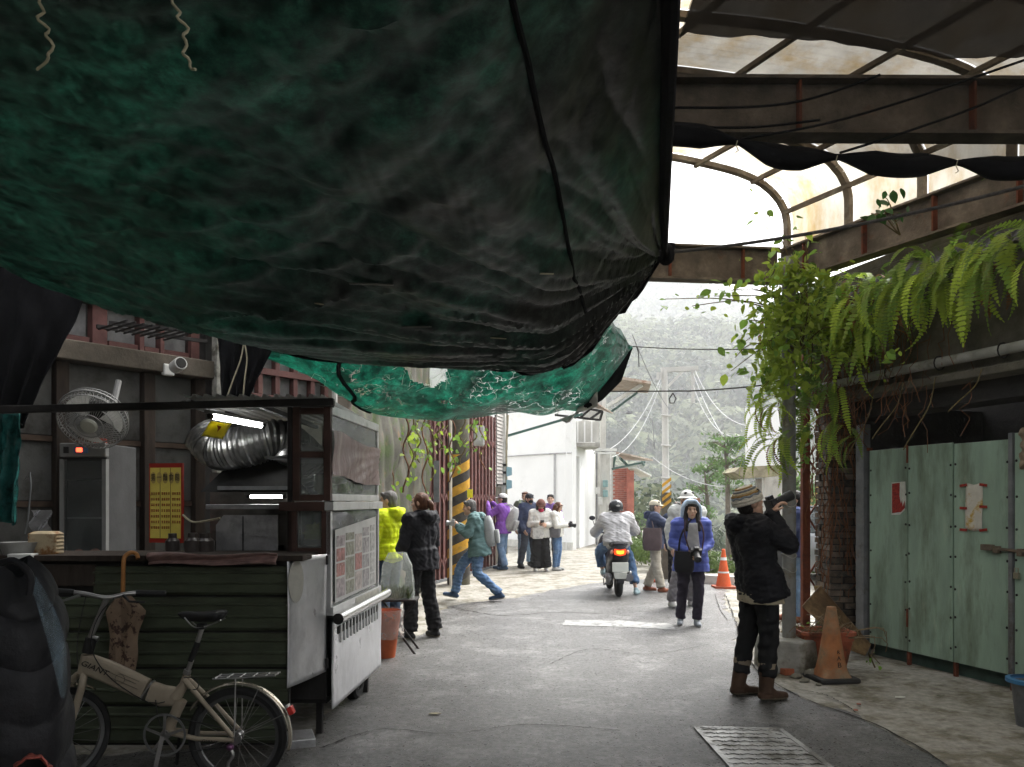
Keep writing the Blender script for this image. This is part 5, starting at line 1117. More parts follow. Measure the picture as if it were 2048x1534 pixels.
# red brick gatehouse
bh = thing('brick_gatehouse', 'red brick gatehouse with pale tin roof edge behind the scooter', 'building', P(1245, 1080, 31))
brk = mat('red_brick', (.36, .12, .085), .85, var=.3, scale=3, bump=.3, rnd=.22); mortar = mat('mortar', (.42, .33, .30), .9, var=.2)
a, b = P(1224, 1072, 31), P(1267, 935, 31)
MB().box(((a.x+b.x)/2, 31.6, b.z/2), (b.x-a.x, 1.1, b.z)).build('core', mortar, bh)
bm_ = MB().box((0, 0, 0), (.225, .06, .062)).mesh('brick', brk)
wid = b.x-a.x; row = 0; z_ = .045
while z_ < b.z-.02 and row < 48:
    x_ = a.x+.115-(.12 if row % 2 else 0)
    while x_ < b.x-.08:
        if x_ > a.x+.09 and row > 8: piece('brick', bm_, bh, (x_, 31.035+rng.normal()*.006, z_))
        x_ += .238
    z_ += .074; row += 1
MB().slab([P(1256, 938, 30.6), P(1274, 938, 30.6), P(1303, 953, 31.4), P(1280, 955, 32)], (0, 0, .06)).build('roof_edge', mat('pale_tin', (.6, .6, .57), .6, var=.2), bh)
fr('pier', 1254, 1268, 936, 1072, 30.85, .12, brk, bh)
# utility posts with meters
um_ = thing('service_pole', 'pale concrete service pole with meters and crossarms beside the white building', 'pole', P(1207, 1090, 28))
fr('shaft', 1201, 1212, 795, 1090, 28, .3, stain_w, um_); fr('crossarm', 1186, 1234, 897, 902, 27.9, .1, mat('pale_arm', (.6, .6, .58), .7), um_); fr('crossarm', 1188, 1232, 904, 908, 27.9, .1, MATS['pale_arm'], um_)
fr('conduit', 1220, 1223, 905, 1090, 27.9, .05, MATS['pale_arm'], um_); fr('conduit', 1192, 1195, 905, 1090, 27.9, .05, grey_steel, um_)
for y_ in (960, 980): fr('meter', 1206, 1216, y_, y_+14, 27.8, .12, mat('meter_teal', (.2, .32, .32), .5), um_, bevel=.02)
fr('meter', 1190, 1199, 975, 988, 27.8, .12, mat('meter_grey', (.5, .5, .48), .6), um_, bevel=.02); fr('meter', 1196, 1205, 994, 1010, 27.8, .12, MATS['meter_grey'], um_, bevel=.02)
# H frame pole
conc_p = mat('pole_pale', (.42, .41, .39), .8, var=.12, scale=2)
hp = thing('h_frame_pole', 'tall pale utility pole carrying a crossarm and hanging second leg before the hill', 'pole', P(1332, 1060, 34))
b0_ = P(1333, 1090, 34); t0__ = P(1329, 740, 34)
MB().tube([Vector((b0_.x, 34, 0)), t0__], [.17, .12], 14).build('shaft', conc_p, hp); MB().beam(P(1322, 740, 34), P(1396, 737, 34), .16, .2).build('crossarm', conc_p, hp)
MB().beam(P(1386, 738, 34), P(1386, 806, 34), .12, .12).build('leg', conc_p, hp); MB().beam(P(1366, 742, 34), P(1331, 778, 34), .1, .1).build('brace', conc_p, hp)
for x_ in (1316, 1322): MB().box(P(x_, 752, 33.9), (.1, .1, .3)).build('insulator', conc_p, hp)
for y_ in (830, 890, 955): MB().tube([P(1322, y_, 33.8), P(1342, y_+2, 33.8)], .05, 6).build('collar', conc_p, hp)
pw = mat('pale_cable', (.42, .42, .42), .6); dw = mat('dark_cable', (.12, .12, .13), .6)
for k, (a, b, sg, m_, lb) in enumerate([((1390, 740, 34), (1496, 852, 22), .5, pw, 'upper pale cable swooping from the tall pole to the white house'), ((1386, 770, 34), (1496, 866, 22), .8, pw, 'lower pale cable swooping from the tall pole to the white house'),
        ((1386, 745, 34), (1470, 905, 24), .3, pw, 'pale cable slanting steeply down from the crossarm'), ((1324, 750, 34), (1216, 900, 28), .5, pw, 'pale cable from the tall pole down to the service pole'), ((1322, 765, 34), (1220, 915, 28), .7, pw, 'second pale cable from the tall pole to the service pole'),
        ((1265, 670, 20), (1340, 820, 34), .2, dw, 'thin dark cable crossing the hill left of the tall pole'), ((1306, 915, 30), (1540, 965, 22), .5, pw, 'long pale cable low across the hillside'), ((1305, 840, 30), (1309, 898, 30), 0, dw, 'short dark cable hanging against the hillside')]):
    wire('wire', sagline(P(*a), P(*b), sg), .012 if m_ is pw else .012, m_, lb, 'cable')
bird = MB().ball(P(1258, 826, 40), (.16, .05, .05)); bird.slab([P(1258, 826, 40), P(1252, 820, 40), P(1266, 824, 40)], (0, .02, 0)); bird.build('bird', dw, None, 'dark bird flying in front of the hillside', 'bird')
# right small house
wh2 = thing('white_house', 'blank white house end with mossy concrete awning slab and pillar behind the foliage', 'building', P(1520, 960, 21))
fr('upper_wall', 1494, 1560, 815, 934, 21.4, .15, white_w, wh2)
MB().slab([P(1468, 944, 20.4), P(1480, 934, 20.4), P(1560, 930, 20.4), P(1560, 952, 20.4), P(1490, 957, 20.4)], (0, 1.2, 0)).build('awning_slab', mat('mossy_slab', (.28, .25, .17), .9, var=.35, scale=3, col2=(.10, .12, .04), thr=.48, bump=.5), wh2)
fr('pillar', 1516, 1524, 957, 1150, 20.9, .25, mat('pillar_grey', (.3, .29, .27), .85, var=.35), wh2); fr('back_wall', 1528, 1640, 940, 1170, 21.5, .2, stain_w, wh2)
MB().box(P(1622, 1010, 19.5), (1.0, .1, 1.0)).build('orange_panel', mat('orange_wall', (.42, .20, .08), .8, var=.3, scale=4), None, 'orange brown panel seen between the grey pole and lattice post', 'panel')
rs = thing('rusty_sign', 'square rust brown sign board behind the group by the hill', 'sign', P(1380, 1020, 17.1))
fr('board', 1362, 1400, 996, 1040, 17.1, .04, mat('sign_rust', (.26, .12, .07), .8, var=.3, scale=5), rs); fr('post', 1378, 1382, 1041, 1150, 17.12, .04, rust_red, rs)
yp_ = thing('warning_post', 'concrete post with yellow and black stripes between the two people at the hill', 'post', P(1334, 1160, 15.9))
fr('shaft', 1325, 1342, 985, 1162, 15.9, .16, old_conc, yp_)
for k in range(4): MB().slab([P(1324.5, 1010-k*14, 15.88), P(1342.5, 996-k*14, 15.88), P(1342.5, 1003-k*14, 15.88), P(1324.5, 1017-k*14, 15.88)], (0, .01, 0)).build('stripe', stripe_y, yp_)
kb = MB(); kb.beam(G(1400, 1166)+Vector((0, .05, .08)), G(1560, 1176)+Vector((0, .05, .08)), .2, .16); kb.build('kerb', mat('kerb', (.5, .5, .47), .85, var=.2, scale=4), kind='structure')
# far cones
def far_cone(px, py, h, label):
    b_ = G(px, py); c_ = thing('traffic_cone', label, 'traffic cone', b_); k = h/.7
    MB().box(b_+Vector((0, 0, .02)), (.36*k, .36*k, .04)).build('base', mat('cone_base', (.33, .08, .04), .7), c_)
    prf = [(.135, .04), (.095, .27), (.088, .30), (.055, .50), (.05, .53), (.03, .69), (.018, .70)]
    MB().lathe([(r_*k, z_*k) for r_, z_ in prf], b_, 20).build('body', mat('cone_orange', (.62, .11, .035), .6, var=.15, scale=8), c_)
    for (r0, z0), (r1, z1) in ((prf[1], prf[2]), ): MB().lathe([(r0*k+.004, z0*k), (r0*k+.003, z1*k)], b_, 20, caps=False).build('white_band', white_w, c_)
    MB().lathe([(.055*k+.004, .50*k), (.048*k+.004, .55*k)], b_, 20, caps=False).build('white_band', white_w, c_)
far_cone(1447, 1176, .70, 'clean orange traffic cone with white bands at the far road edge by the shrubs')
far_cone(1308, 1164, .62, 'orange traffic cone half hidden behind the man in beige trousers')
# parked car behind the pole
cb = Vector((6.5, 15.6, 0)); car = thing('parked_car', 'grey parked car mostly hidden behind the grey pole and photographer', 'car', cb)
cp = mat('car_paint', (.20, .21, .23), .3, .5, var=.08, bump=0); cgl = mat('car_glass', (.03, .04, .045), .1, bump=0)
body = [[(x, y, z) for x, y in ((-.82*w, -2*l), (.82*w, -2*l), (.86*w, -1.6*l), (.86*w, 1.7*l), (.7*w, 2*l), (-.7*w, 2*l), (-.86*w, 1.7*l), (-.86*w, -1.6*l))] for z, w, l in ((.22, .92, .97), (.45, 1, 1), (.75, 1, 1), (.92, .95, .98), (.95, .9, .9))]
loft(body, cb).build('body', cp, car, bevel=.03)
loft([[(x*w, y*l-.1, z) for x, y in ((-.78, -1.6), (.78, -1.6), (.78, .9), (-.78, .9))] for z, w, l in ((.95, 1, 1), (1.38, .82, .72), (1.44, .76, .66))], cb).build('cabin', cgl, car, bevel=.03)
MB().box(cb+Vector((0, -.1, 1.45)), (1.22, 1.7, .03)).build('roof', cp, car, bevel=.01)
for x_, y_ in ((-.8, -1.2), (.8, -1.2), (-.8, 1.25), (.8, 1.25)):
    o = MB().lathe([(.18, -.09), (.3, -.1), (.31, 0), (.3, .1), (.18, .09)], cb+Vector((x_, y_, .31)), 20, 0, Matrix.Rotation(R(90), 3, 'Y')).build('wheel', MATS['tyre'], car)
for x_ in (-.6, .6): MB().box(cb+Vector((x_, -2.0, .72)), (.32, .05, .14)).build('rear_light', mat('rear_red', (.35, .02, .02), .3), car, bevel=.01)
MB().box(cb+Vector((0, -2.03, .33)), (1.6, .1, .16)).build('bumper', inner_dark, car, bevel=.02); MB().box(cb+Vector((0, -2.03, .62)), (.35, .02, .16)).build('plate', white_w, car)
# ------------------------------------------------------------------ people
def cap_rings(mb_, p0, p1, r0, r1, n=12, flat=False):
    p0 = Vector(p0); p1 = Vector(p1); d = p1-p0
    if d.length < 1e-5: p1 = p0+Vector((0, 0, .001)); d = p1-p0
    d.normalize()
    if flat: return mb_.tube([p0, p1], [r0, r1], n)
    pts, rs = [], []
    for a in (85, 60, 30, 0): pts.append(p0-d*r0*math.sin(R(a))); rs.append(max(.0015, r0*math.cos(R(a))))
    for a in (0, 30, 60, 85): pts.append(p1+d*r1*math.sin(R(a))); rs.append(max(.0015, r1*math.cos(R(a))))
    return mb_.tube(pts, rs, n)
def blob(name, prims, voxel, mats, smooth_=3, disp=None, extra=None, S=1.):
    m_ = MB()
    for p in prims:
        if p[0] == 'c': cap_rings(m_, p[1], p[2], p[3], p[4] if len(p) > 4 else p[3])
        elif p[0] == 'f': cap_rings(m_, p[1], p[2], p[3], p[4], flat=True, n=16)
        elif p[0] == 'e': m_.ball(p[1], p[2], 16, 10, 0, p[3] if len(p) > 3 else None)
        elif p[0] == 'l': loft(p[1], mb_=m_)
    me = m_.mesh('tmp', [], (0, 0, 0)); ob = bpy.data.objects.new('tmp', me); C.objects.link(ob)
    md = ob.modifiers.new('r', 'REMESH'); md.mode = 'VOXEL'; md.voxel_size = voxel
    if smooth_: ms = ob.modifiers.new('s', 'SMOOTH'); ms.factor = .5; ms.iterations = smooth_
    dg = bpy.context.evaluated_depsgraph_get(); nm = bpy.data.meshes.new_from_object(ob.evaluated_get(dg))
    bpy.data.objects.remove(ob); bpy.data.meshes.remove(me); nm.name = name
    n = len(nm.vertices); co = np.empty(n*3, np.float32); nm.vertices.foreach_get('co', co); co = co.reshape(-1, 3)
    if disp:
        no = np.empty(n*3, np.float32); nm.vertices.foreach_get('normal', no); no = no.reshape(-1, 3)
        co = co+no*disp(co, no)[:, None]
    co = co*S; nm.vertices.foreach_set('co', co.astype(np.float32).ravel())
    nm.polygons.foreach_set('use_smooth', [True]*len(nm.polygons)); nm.materials.clear()
    for m in (mats if isinstance(mats, (list, tuple)) else [mats]): nm.materials.append(m)
    nm.update(); return nm
def join_mesh(a, parts):
    bm = bmesh.new(); bm.from_mesh(a)
    for p, mi in parts:
        k = len(bm.faces); bm.from_mesh(p); bm.faces.ensure_lookup_table()
        for f in bm.faces[k:]: f.material_index = mi
        bpy.data.meshes.remove(p)
    bm.to_mesh(a); bm.free(); a.update(); return a
V3 = Vector
BASE = dict(pel=(0, 0, .94), chest=(0, 0, 1.27), neck=(0, -.01, 1.43), head=(0, .02, 1.565),
            shL=(-.18, 0, 1.385), elL=(-.25, -.03, 1.11), wrL=(-.25, .05, .87), shR=(.18, 0, 1.385), elR=(.25, -.03, 1.11), wrR=(.25, .05, .87),
            hpL=(-.09, 0, .90), knL=(-.10, .03, .50), anL=(-.11, -.02, .085), hpR=(.09, 0, .90), knR=(.10, .03, .50), anR=(.11, -.02, .085))
def cloth_m(name, col, **k):
    d = dict(rough=.85, var=.18, scale=9, bump=.35, bscale=120, spec=.1); d.update(k); return mat('cloth_'+name, col, **d)
skin = mat('skin', (.50, .30, .21), .5, var=.08, scale=14, bump=.05, spec=.4)
skin2 = mat('skin_pale', (.58, .38, .28), .5, var=.08, scale=14, bump=.05)
eye_m = mat('eye_dark', (.02, .015, .012), .25, bump=0); lip_m = mat('lip', (.36, .12, .10), .5, bump=0)
hair_k = mat('hair_black', (.016, .013, .012), .45, var=.5, scale=3, stretch=(14, 14, 2), bump=.6, bscale=60)
hair_b = mat('hair_brown', (.09, .035, .016), .45, var=.5, scale=3, stretch=(14, 14, 2), bump=.6, bscale=60)
hair_g = mat('hair_grey', (.10, .095, .09), .5, var=.5, scale=3, stretch=(14, 14, 2), bump=.6, bscale=60)
def hand_prims(wr, d, nrm, curl=.5, side=1, k=1.):
    """wr wrist, d pointing along the hand, nrm palm normal; thumb to the `side`"""
    d = V3(d).normalized(); nrm = (V3(nrm)-d*V3(nrm).dot(d)).normalized(); s = d.cross(nrm)*side; wr = V3(wr); o = []
    for i in range(4):
        kx = (.033-.022*i)*k; kn_ = wr+d*(.088-.006*abs(i-1))*k+s*kx; o.append(('c', wr+d*.01+s*kx*.55, kn_, .016*k, .0125*k))
        L_ = (.072, .080, .074, .058)[i]*k; p = kn_; a = curl*.6; r_ = .0105*k
        for q, fr_ in enumerate((.45, .32, .23)):
            dd = d*math.cos(a)+nrm*math.sin(a); p2 = p+dd*L_*fr_; o.append(('c', p, p2, r_, r_*.9)); p = p2; r_ *= .9; a += curl
    t0 = wr+d*.025*k+s*.028*k; t1 = t0+(d*.6+s*.75+nrm*.35).normalized()*.042*k; t2 = t1+(d*.9+s*.15+nrm*.5).normalized()*.034*k
    o += [('c', t0, t1, .0145*k, .0115*k), ('c', t1, t2, .0115*k, .009*k)]
    return o
def person(label, loc, yaw, h, J=None, skin_=skin, jacket=None, trousers=None, shoes=None, hair=None, hat=None, hy=0., hpz=0., group=None, female=False, vox=.013, hands=(None, None), face=True, shirt=None, hand_vox=.008):
    S = h/1.70; j = {k: V3(v) for k, v in {**BASE, **(J or {})}.items()}
    t = thing('person', label, 'person', loc, R(yaw), group)
    xs = (j['shR']-j['shL']).normalized(); fwd = V3((0, 0, 1)).cross(xs)
    H = Matrix.Rotation(R(hy), 3, 'Z') @ Matrix.Rotation(R(hpz), 3, 'X'); hc = j['head']; hp = lambda x, y, z: hc+H@V3((x, y, z))
    up = (j['chest']-j['pel']).normalized(); tk = .94 if female else 1.
    def torso(e, pelvis=True):
        c, p = j['chest'], j['pel']; w = c.lerp(p, .58); o = [('c', j['shL'], j['shR'], .062*tk+e, .062*tk+e)]
        for s in (-1, 1):
            o += [('c', j['shL' if s < 0 else 'shR']+V3((0, 0, -.02)), c+xs*s*.075, .07+e, .112*tk+e), ('c', c+xs*s*.075, w+xs*s*.06, .112*tk+e, .10*tk+e), ('c', w+xs*s*.06, p+xs*s*.075, .10*tk+e, .115+e)]
        o += [('c', j['shL'].lerp(j['shR'], .3)+V3((0, 0, .02)), j['neck'], .06+e*.6, .055+e*.4), ('c', j['shL'].lerp(j['shR'], .7)+V3((0, 0, .02)), j['neck'], .06+e*.6, .055+e*.4), ('c', c, p, .10+e, .11+e)]
        return o
    def arm(s, e, f=1.): return [('c', j['sh'+s], j['el'+s], .058*tk+e, .047*tk+e), ('c', j['el'+s], j['el'+s].lerp(j['wr'+s], f), .047*tk+e, .034*tk+e*.8)]
    def leg(s, e, kr=.058, ar=.042): return [('c', j['hp'+s], j['kn'+s], .084+e, kr+e), ('c', j['kn'+s], j['an'+s], kr+e, ar+e)]
    head = [('e', hp(0, -.012, .025), (.077, .096, .098), H), ('e', hp(0, .018, -.05), (.060, .070, .070), H), ('c', hp(0, .05, -.085), hp(0, .062, -.095), .028, .026),
            ('c', hp(0, .084, .012), hp(0, .103, -.022), .0085, .0135), ('e', hp(.078, -.008, -.005), (.012, .022, .034), H), ('e', hp(-.078, -.008, -.005), (.012, .022, .034), H),
            ('c', hp(-.04, .074, .036), hp(.04, .074, .036), .013), ('c', hp(-.014, .079, -.058), hp(.014, .079, -.058), .012), ('e', hp(.042, .058, -.02), (.026, .024, .022), H), ('e', hp(-.042, .058, -.02), (.026, .024, .022), H),
            ('c', j['neck']+V3((0, 0, -.05)), hc+V3((0, -.01, -.05)), .056*tk, .052*tk)]
    bv = min(vox, .011)
    bd = blob('body', head+torso(-.02)+arm('L', -.006)+arm('R', -.006)+leg('L', -.012)+leg('R', -.012), bv, [skin_, eye_m, lip_m], 3, S=S)
    ex = []
    for s, hd in zip('LR', hands):
        d = (j['wr'+s]-j['el'+s]).normalized(); sg = -1 if s == 'L' else 1
        if hd is None: hd = (d, -xs*sg, .45)
        ex.append((blob('hand', hand_prims(j['wr'+s], hd[0], hd[1], hd[2], -sg if len(hd) < 4 else hd[3]), hand_vox, skin_, 2, S=S), 0))
    if face:
        f1, f2 = MB(), MB()
        for s in (-1, 1): f1.ball(hp(.031*s, .0835, .012), (.0125, .006, .0055), 10, 6, 0, H); f1.tube([hp(.018*s, .0875, .034), hp(.034*s, .087, .039), hp(.05*s, .076, .033)], [.003, .004, .002], 5)
        f2.ball(hp(0, .090, -.059), (.021, .005, .006), 10, 6, 0, H)
        for f_, mi in ((f1, 1), (f2, 2)):
            me = f_.mesh('x', []); me.transform(Matrix.Scale(S, 4)); ex.append((me, mi))
    join_mesh(bd, ex); link('body', bd, t)
    def wr_(amp, f, k): return lambda co, no: amp*sn(co[:, 0]*1.0, co[:, 1]*1.0, co[:, 2]*1.8, f, k)+amp*.6*sn(co[:, 0], co[:, 1], co[:, 2]*2.2, f*2.3, k+2)
    kk = random.randint(0, 40)
    if shirt:
        z1 = shirt[1]; q = j['pel'].copy(); d_ = q.z-z1
        link('shirt', blob('shirt', torso(.004)+[('f', q+xs*s*.07, q+xs*s*.075-V3((0, 0, d_)), .142, .150) for s in (-1, 1)]+[('f', q, q-V3((0, 0, d_)), .142, .15)], vox, shirt[0], 2, wr_(.004, 16, kk), S=S), t)
    if jacket:
        e = jacket.get('puff', .02); hem = jacket['hem']; q = j['pel']; dz = q.z-hem
        pr = torso(e)+arm('L', e*.8, .93)+arm('R', e*.8, .93)
        if dz > .02:
            fl = jacket.get('flare', .015)
            pr += [('f', q+xs*s*.07+up*.1, q+xs*s*.075-up*dz, .115+e, .118+e+fl) for s in (-1, 1)]+[('f', q+up*.1, q-up*dz, .115+e, .12+e+fl)]
        pr += [('f', j['neck']-up*.06, j['neck']+up*jacket.get('collar', .035), .085+e*.5, .068+e*.4)]
        if jacket.get('hood'):
            b = j['neck']-fwd*(.10+e*.5)
            pr += [('e', b+V3((0, 0, -.02)), (.11, .075, .085)), ('c', b+xs*.08+V3((0, 0, .02)), j['neck']+xs*.085+fwd*.03, .045, .03), ('c', b-xs*.08+V3((0, 0, .02)), j['neck']-xs*.085+fwd*.03, .045, .03)]
        qt = jacket.get('quilt', 0); am = jacket.get('wr', .006)
        w0 = wr_(am, 15, kk)
        if qt:
            els = [np.array(j[x]) for x in ('shL', 'elL', 'wrL', 'shR', 'elR', 'wrR')]
            def dsp(co, no):
                z = co[:, 2].copy(); ax = np.abs(co@np.array(xs)-np.dot(np.array(j['chest']), np.array(xs)))
                r_ = .011*(np.abs(np.sin(np.pi*z/qt))**.5-.6)
                if jacket.get('diamond'):
                    ang = np.arctan2(co[:, 1]-j['chest'].y, co[:, 0]-j['chest'].x)
                    r_ = .010*(np.minimum(np.abs(np.sin(np.pi*z/qt)), np.abs(np.sin(np.pi*(ang*.16)/qt+1.2*np.sin(z*20))))**.5-.6)
                return r_+w0(co, no)
        else: dsp = w0
        link('jacket', blob('jacket', pr, vox, jacket['mat'], 2, dsp, S=S), t)
    if trousers:
        e = .016+trousers.get('e', 0); kr = trousers.get('kr', .060); ar = trousers.get('ar', .048); top = j['pel']+up*.04; pr = []
        for s in 'LR':
            a = j['an'+s].lerp(j['kn'+s], trousers.get('short', .02))
            pr += [('c', j['hp'+s], j['kn'+s], .086+e, kr+e), ('f', j['kn'+s], a, kr+e, ar+e), ('e', j['kn'+s], (kr+e,)*3), ('c', top+xs*(.07 if s == 'R' else -.07), j['hp'+s], .108+e*.5, .09+e)]
        pr += [('c', top-xs*.06, top+xs*.06, .112+e*.4)]
        link('trousers', blob('trousers', pr, vox, trousers['mat'], 2, wr_(trousers.get('wr', .007), 14, kk+5), S=S), t)
    if shoes:
        for s in 'LR':
            a = j['an'+s]; tw = shoes.get('turn'+s, 0.); dr = RZ(R(tw))@V3((0, 1, 0)); pt = shoes.get('pitch'+s, 0.)
            M_ = Matrix.Rotation(R(pt), 3, RZ(R(tw))@V3((1, 0, 0))); o = lambda y, z: a+M_@(dr*y+V3((0, 0, z)))
            ht = shoes.get('boot', .0)
            pr = [('c', o(-.035, -.045), o(.06, -.045), .040, .043), ('c', o(.05, -.05), o(.155, -.055), .044, .034), ('c', a, o(.05, -.03), .044, .04)]
            if ht: pr.append(('f', o(-.005, -.02), a+(j['kn'+s]-a).normalized()*ht, .056, .066))
            me = blob('shoe', pr, .010, [shoes['mat'], shoes.get('sole', shoes['mat'])], 2)
            n = len(me.vertices); co = np.empty(n*3, np.float32); me.vertices.foreach_get('co', co); co = co.reshape(-1, 3)
            Mi = np.array(M_.inverted()); lc = (co-np.array(a))@Mi.T; sole = lc[:, 2] < -.058; lc[:, 2] = np.maximum(lc[:, 2], -.084)
            co = lc@np.array(M_).T+np.array(a); co *= S; me.vertices.foreach_set('co', co.ravel().astype(np.float32))
            for p in me.polygons:
                if all(sole[v] for v in p.vertices): p.material_index = 1
            me.update(); o_ = link('shoe', me, t)
            if ht:
                mm = MB(); mm.tube([a+(j['kn'+s]-a).normalized()*(ht-.03), a+(j['kn'+s]-a).normalized()*(ht+.012)], .071, 16); me2 = mm.mesh('cuff', [shoes['cuff']]); me2.transform(Matrix.Scale(S, 4)); link('cuff', me2, o_)
    if hair:
        st_, hm_ = hair; pr = [('e', hp(0, -.022, .036), (.086, .097, .094), H), ('e', hp(0, -.048, -.015), (.076, .066, .085), H)]
        if st_ == 'short': pr += [('c', hp(-.055, .055, .085), hp(.055, .055, .085), .025)]
        if st_ == 'pony': pr += [('c', hp(0, -.12, .01), hp(0, -.145, -.02), .036, .038), ('c', hp(0, -.145, -.02), hp(.0, -.16, -.15), .034, .018), ('c', hp(-.07, .03, .03), hp(-.078, -.01, -.05), .018, .016), ('c', hp(.07, .03, .03), hp(.078, -.01, -.05), .018, .016)]
        if st_ in ('long', 'bob'):
            L_ = -.26 if st_ == 'long' else -.10
            for s in (-1, 1): pr += [('c', hp(.07*s, .035, .05), hp(.083*s, .03, -.08), .024, .030), ('c', hp(.083*s, .03, -.08), hp(.085*s, .115 if st_ == 'long' else .03, L_), .036, .026), ('c', hp(.07*s, -.05, 0), hp(.08*s, -.05, L_), .045, .03)]
            pr += [('c', hp(0, -.07, 0), hp(0, -.08, L_), .07, .05), ('c', hp(-.045, .066, .075), hp(.045, .066, .075), .02)]
        link('hair', blob('hair', pr, .010, hm_, 2, lambda co, no: .004*sn(co[:, 0]*3, co[:, 1]*3, co[:, 2], 18, 3), S=S), t)
    if hat:
        ty, hm_ = hat[0], hat[1]; m_ = MB(); Hm = H
        def shell(rx, ry, rz, cy, cz, z0=-.02, n=14): return [[tuple(hp(rx*math.cos(a)*math.sqrt(max(0, 1-(z/rz)**2)), cy+ry*math.sin(a)*math.sqrt(max(0, 1-(z/rz)**2)), cz+z)) for a in np.linspace(0, 2*math.pi, 28, endpoint=False)] for z in np.linspace(z0, rz*.995, n)]
        if ty == 'beanie':
            loft(shell(.099, .117, .105, -.018, .045, -.035, 20), mb_=m_)
            for k_ in range(2): m_.tube([hp(.101*math.cos(a), -.018+.118*math.sin(a), .018+.022*k_-.012*math.sin(a)*0) for a in np.linspace(0, 2*math.pi, 33)], .014, 8)
        elif ty == 'cap':
            loft(shell(.094, .112, .088, -.012, .05, -.01), mb_=m_)
            m_.grid(lambda u, v: hp(.085*math.sin((u-.5)*2.2)*(1-.12*v), .075*math.cos((u-.5)*2.2)+.085*v*math.cos((u-.5)*1.6), .05-.018*v-.014*((u-.5)*2)**2), 14, 6)
        elif ty == 'bucket':
            loft(shell(.096, .113, .088, -.012, .05, -.01), mb_=m_)
            m_.grid(lambda u, v: hp((.096+.05*v)*math.cos(6.2832*u), -.012+(.113+.05*v)*math.sin(6.2832*u), .045-.03*v), 28, 4)
        elif ty == 'helmet':
            loft(shell(.125, .145, .125, -.01, .025, -.07, 18), mb_=m_); m_.tube([hp(.119*math.cos(a), -.01+.138*math.sin(a), -.035) for a in np.linspace(0, 2*math.pi, 33)], .012, 8)
        elif ty == 'hood':
            pr = [('e', hp(0, -.055, .045), (.122, .115, .122), H), ('c', hp(-.05, .035, .125), hp(.05, .035, .125), .03), ('c', hp(-.05, .035, .125), hp(-.112, .015, .05), .03), ('c', hp(.05, .035, .125), hp(.112, .015, .05), .03), ('c', hp(-.112, .015, .05), hp(-.118, -.01, -.10), .03), ('c', hp(.112, .015, .05), hp(.118, -.01, -.10), .03), ('c', hp(0, -.09, -.02), hp(0, -.08, -.14), .09)]
            me = blob('hat', pr, .011, hm_, 3, S=S); link('hood', me, t)
        if ty != 'hood':
            me = m_.mesh('hat', [hm_]); me.transform(Matrix.Scale(S, 4)); o_ = link('hat' if ty != 'helmet' else 'helmet', me, t); md = o_.modifiers.new('solid', 'SOLIDIFY'); md.thickness = .004
    def world(p): return t.matrix_basis @ (V3(p)*S)
    return t, world, S
cam_k = mat('camera_black', (.022, .022, .024), .4, var=.3, scale=20, bump=.3, bscale=150); cam_g = mat('lens_glass', (.03, .035, .05), .08, bump=0); cam_s = mat('camera_silver', (.30, .30, .31), .35, .6, bump=.1)
def hand_camera(pos, yaw, pitch, label, k=1., lens=.10, body=None, strap=None):
    t = thing('camera', label, 'camera', pos, R(yaw)); M_ = Matrix.Rotation(R(pitch), 3, 'X'); b = body or cam_k
    q = lambda x, y, z: M_@V3((x*k, y*k, z*k))
    sz = lambda *a: tuple(v*k for v in a)
    MB().box(q(0, 0, 0), sz(.13, .06, .085), M_).box(q(0, .002, .055), sz(.055, .055, .035), M_).box(q(.055, .03, -.005), sz(.028, .03, .07), M_).build('body', b, t, bevel=.006)
    mb_ = MB().lathe([(.034*k, .02*k), (.036*k, .05*k), (.034*k, .055*k), (.036*k, (.03+lens*.6)*k), (.042*k, (.03+lens*.7)*k), (.043*k, (.03+lens)*k), (.038*k, (.03+lens)*k), (.036*k, (.02+lens)*k)], (0, 0, 0), 20, 0, M_ @ Matrix.Rotation(R(-90), 3, 'X')); mb_.build('lens', cam_k if b is cam_k else cam_s, t)
    MB().lathe([(.001, (.021+lens)*k), (.035*k, (.021+lens)*k)], (0, 0, 0), 16, 0, M_ @ Matrix.Rotation(R(-90), 3, 'X'), caps=False).build('front_glass', cam_g, t)
    if strap: MB().tube(curve_pts(strap, 16), .008*k, 6).build('strap', cam_k, t)
    return t
def backpack(loc, yaw, lean, label, m, w=.30, h=.46, d=.18):
    t = thing('backpack', label, 'backpack', loc, R(yaw)); M_ = Matrix.Rotation(R(lean), 3, 'X')
    loft([[(x*f, y*g-d/2, z) for x, y, _ in rrect(w, d, 0, 5, .07)] for z, f, g in zip(np.linspace(-h/2, h/2, 12), [.8, .95, 1, 1, 1, 1, .99, .97, .93, .86, .74, .45], [.75, .95, 1, 1, 1, 1, .97, .92, .85, .75, .62, .4])], M_=M_).build('main_bag', m, t, bevel=0)
    loft([[(x, y-d-.03, z) for x, y, _ in rrect(w*.72*f, .07*f, 0, 5, .03)] for z, f in zip(np.linspace(-h*.42, h*.02, 7), [.8, .97, 1, 1, 1, .97, .8])], M_=M_).build('front_pocket', m, t)
    for s in (-1, 1): MB().tube(curve_pts([M_@V3((.09*s, -.02, h*.46)), M_@V3((.11*s, .10, h*.50)), M_@V3((.13*s, .22, h*.3)), M_@V3((.14*s, .18, -.02)), M_@V3((.13*s, .0, -h*.42))], 16), .017, 6).build('strap', m, t)
    MB().tube(curve_pts([M_@V3((-.05, -.05, h*.46)), M_@V3((0, -.05, h*.54)), M_@V3((.05, -.05, h*.46))], 8), .009, 6).build('handle', m, t)
    return t
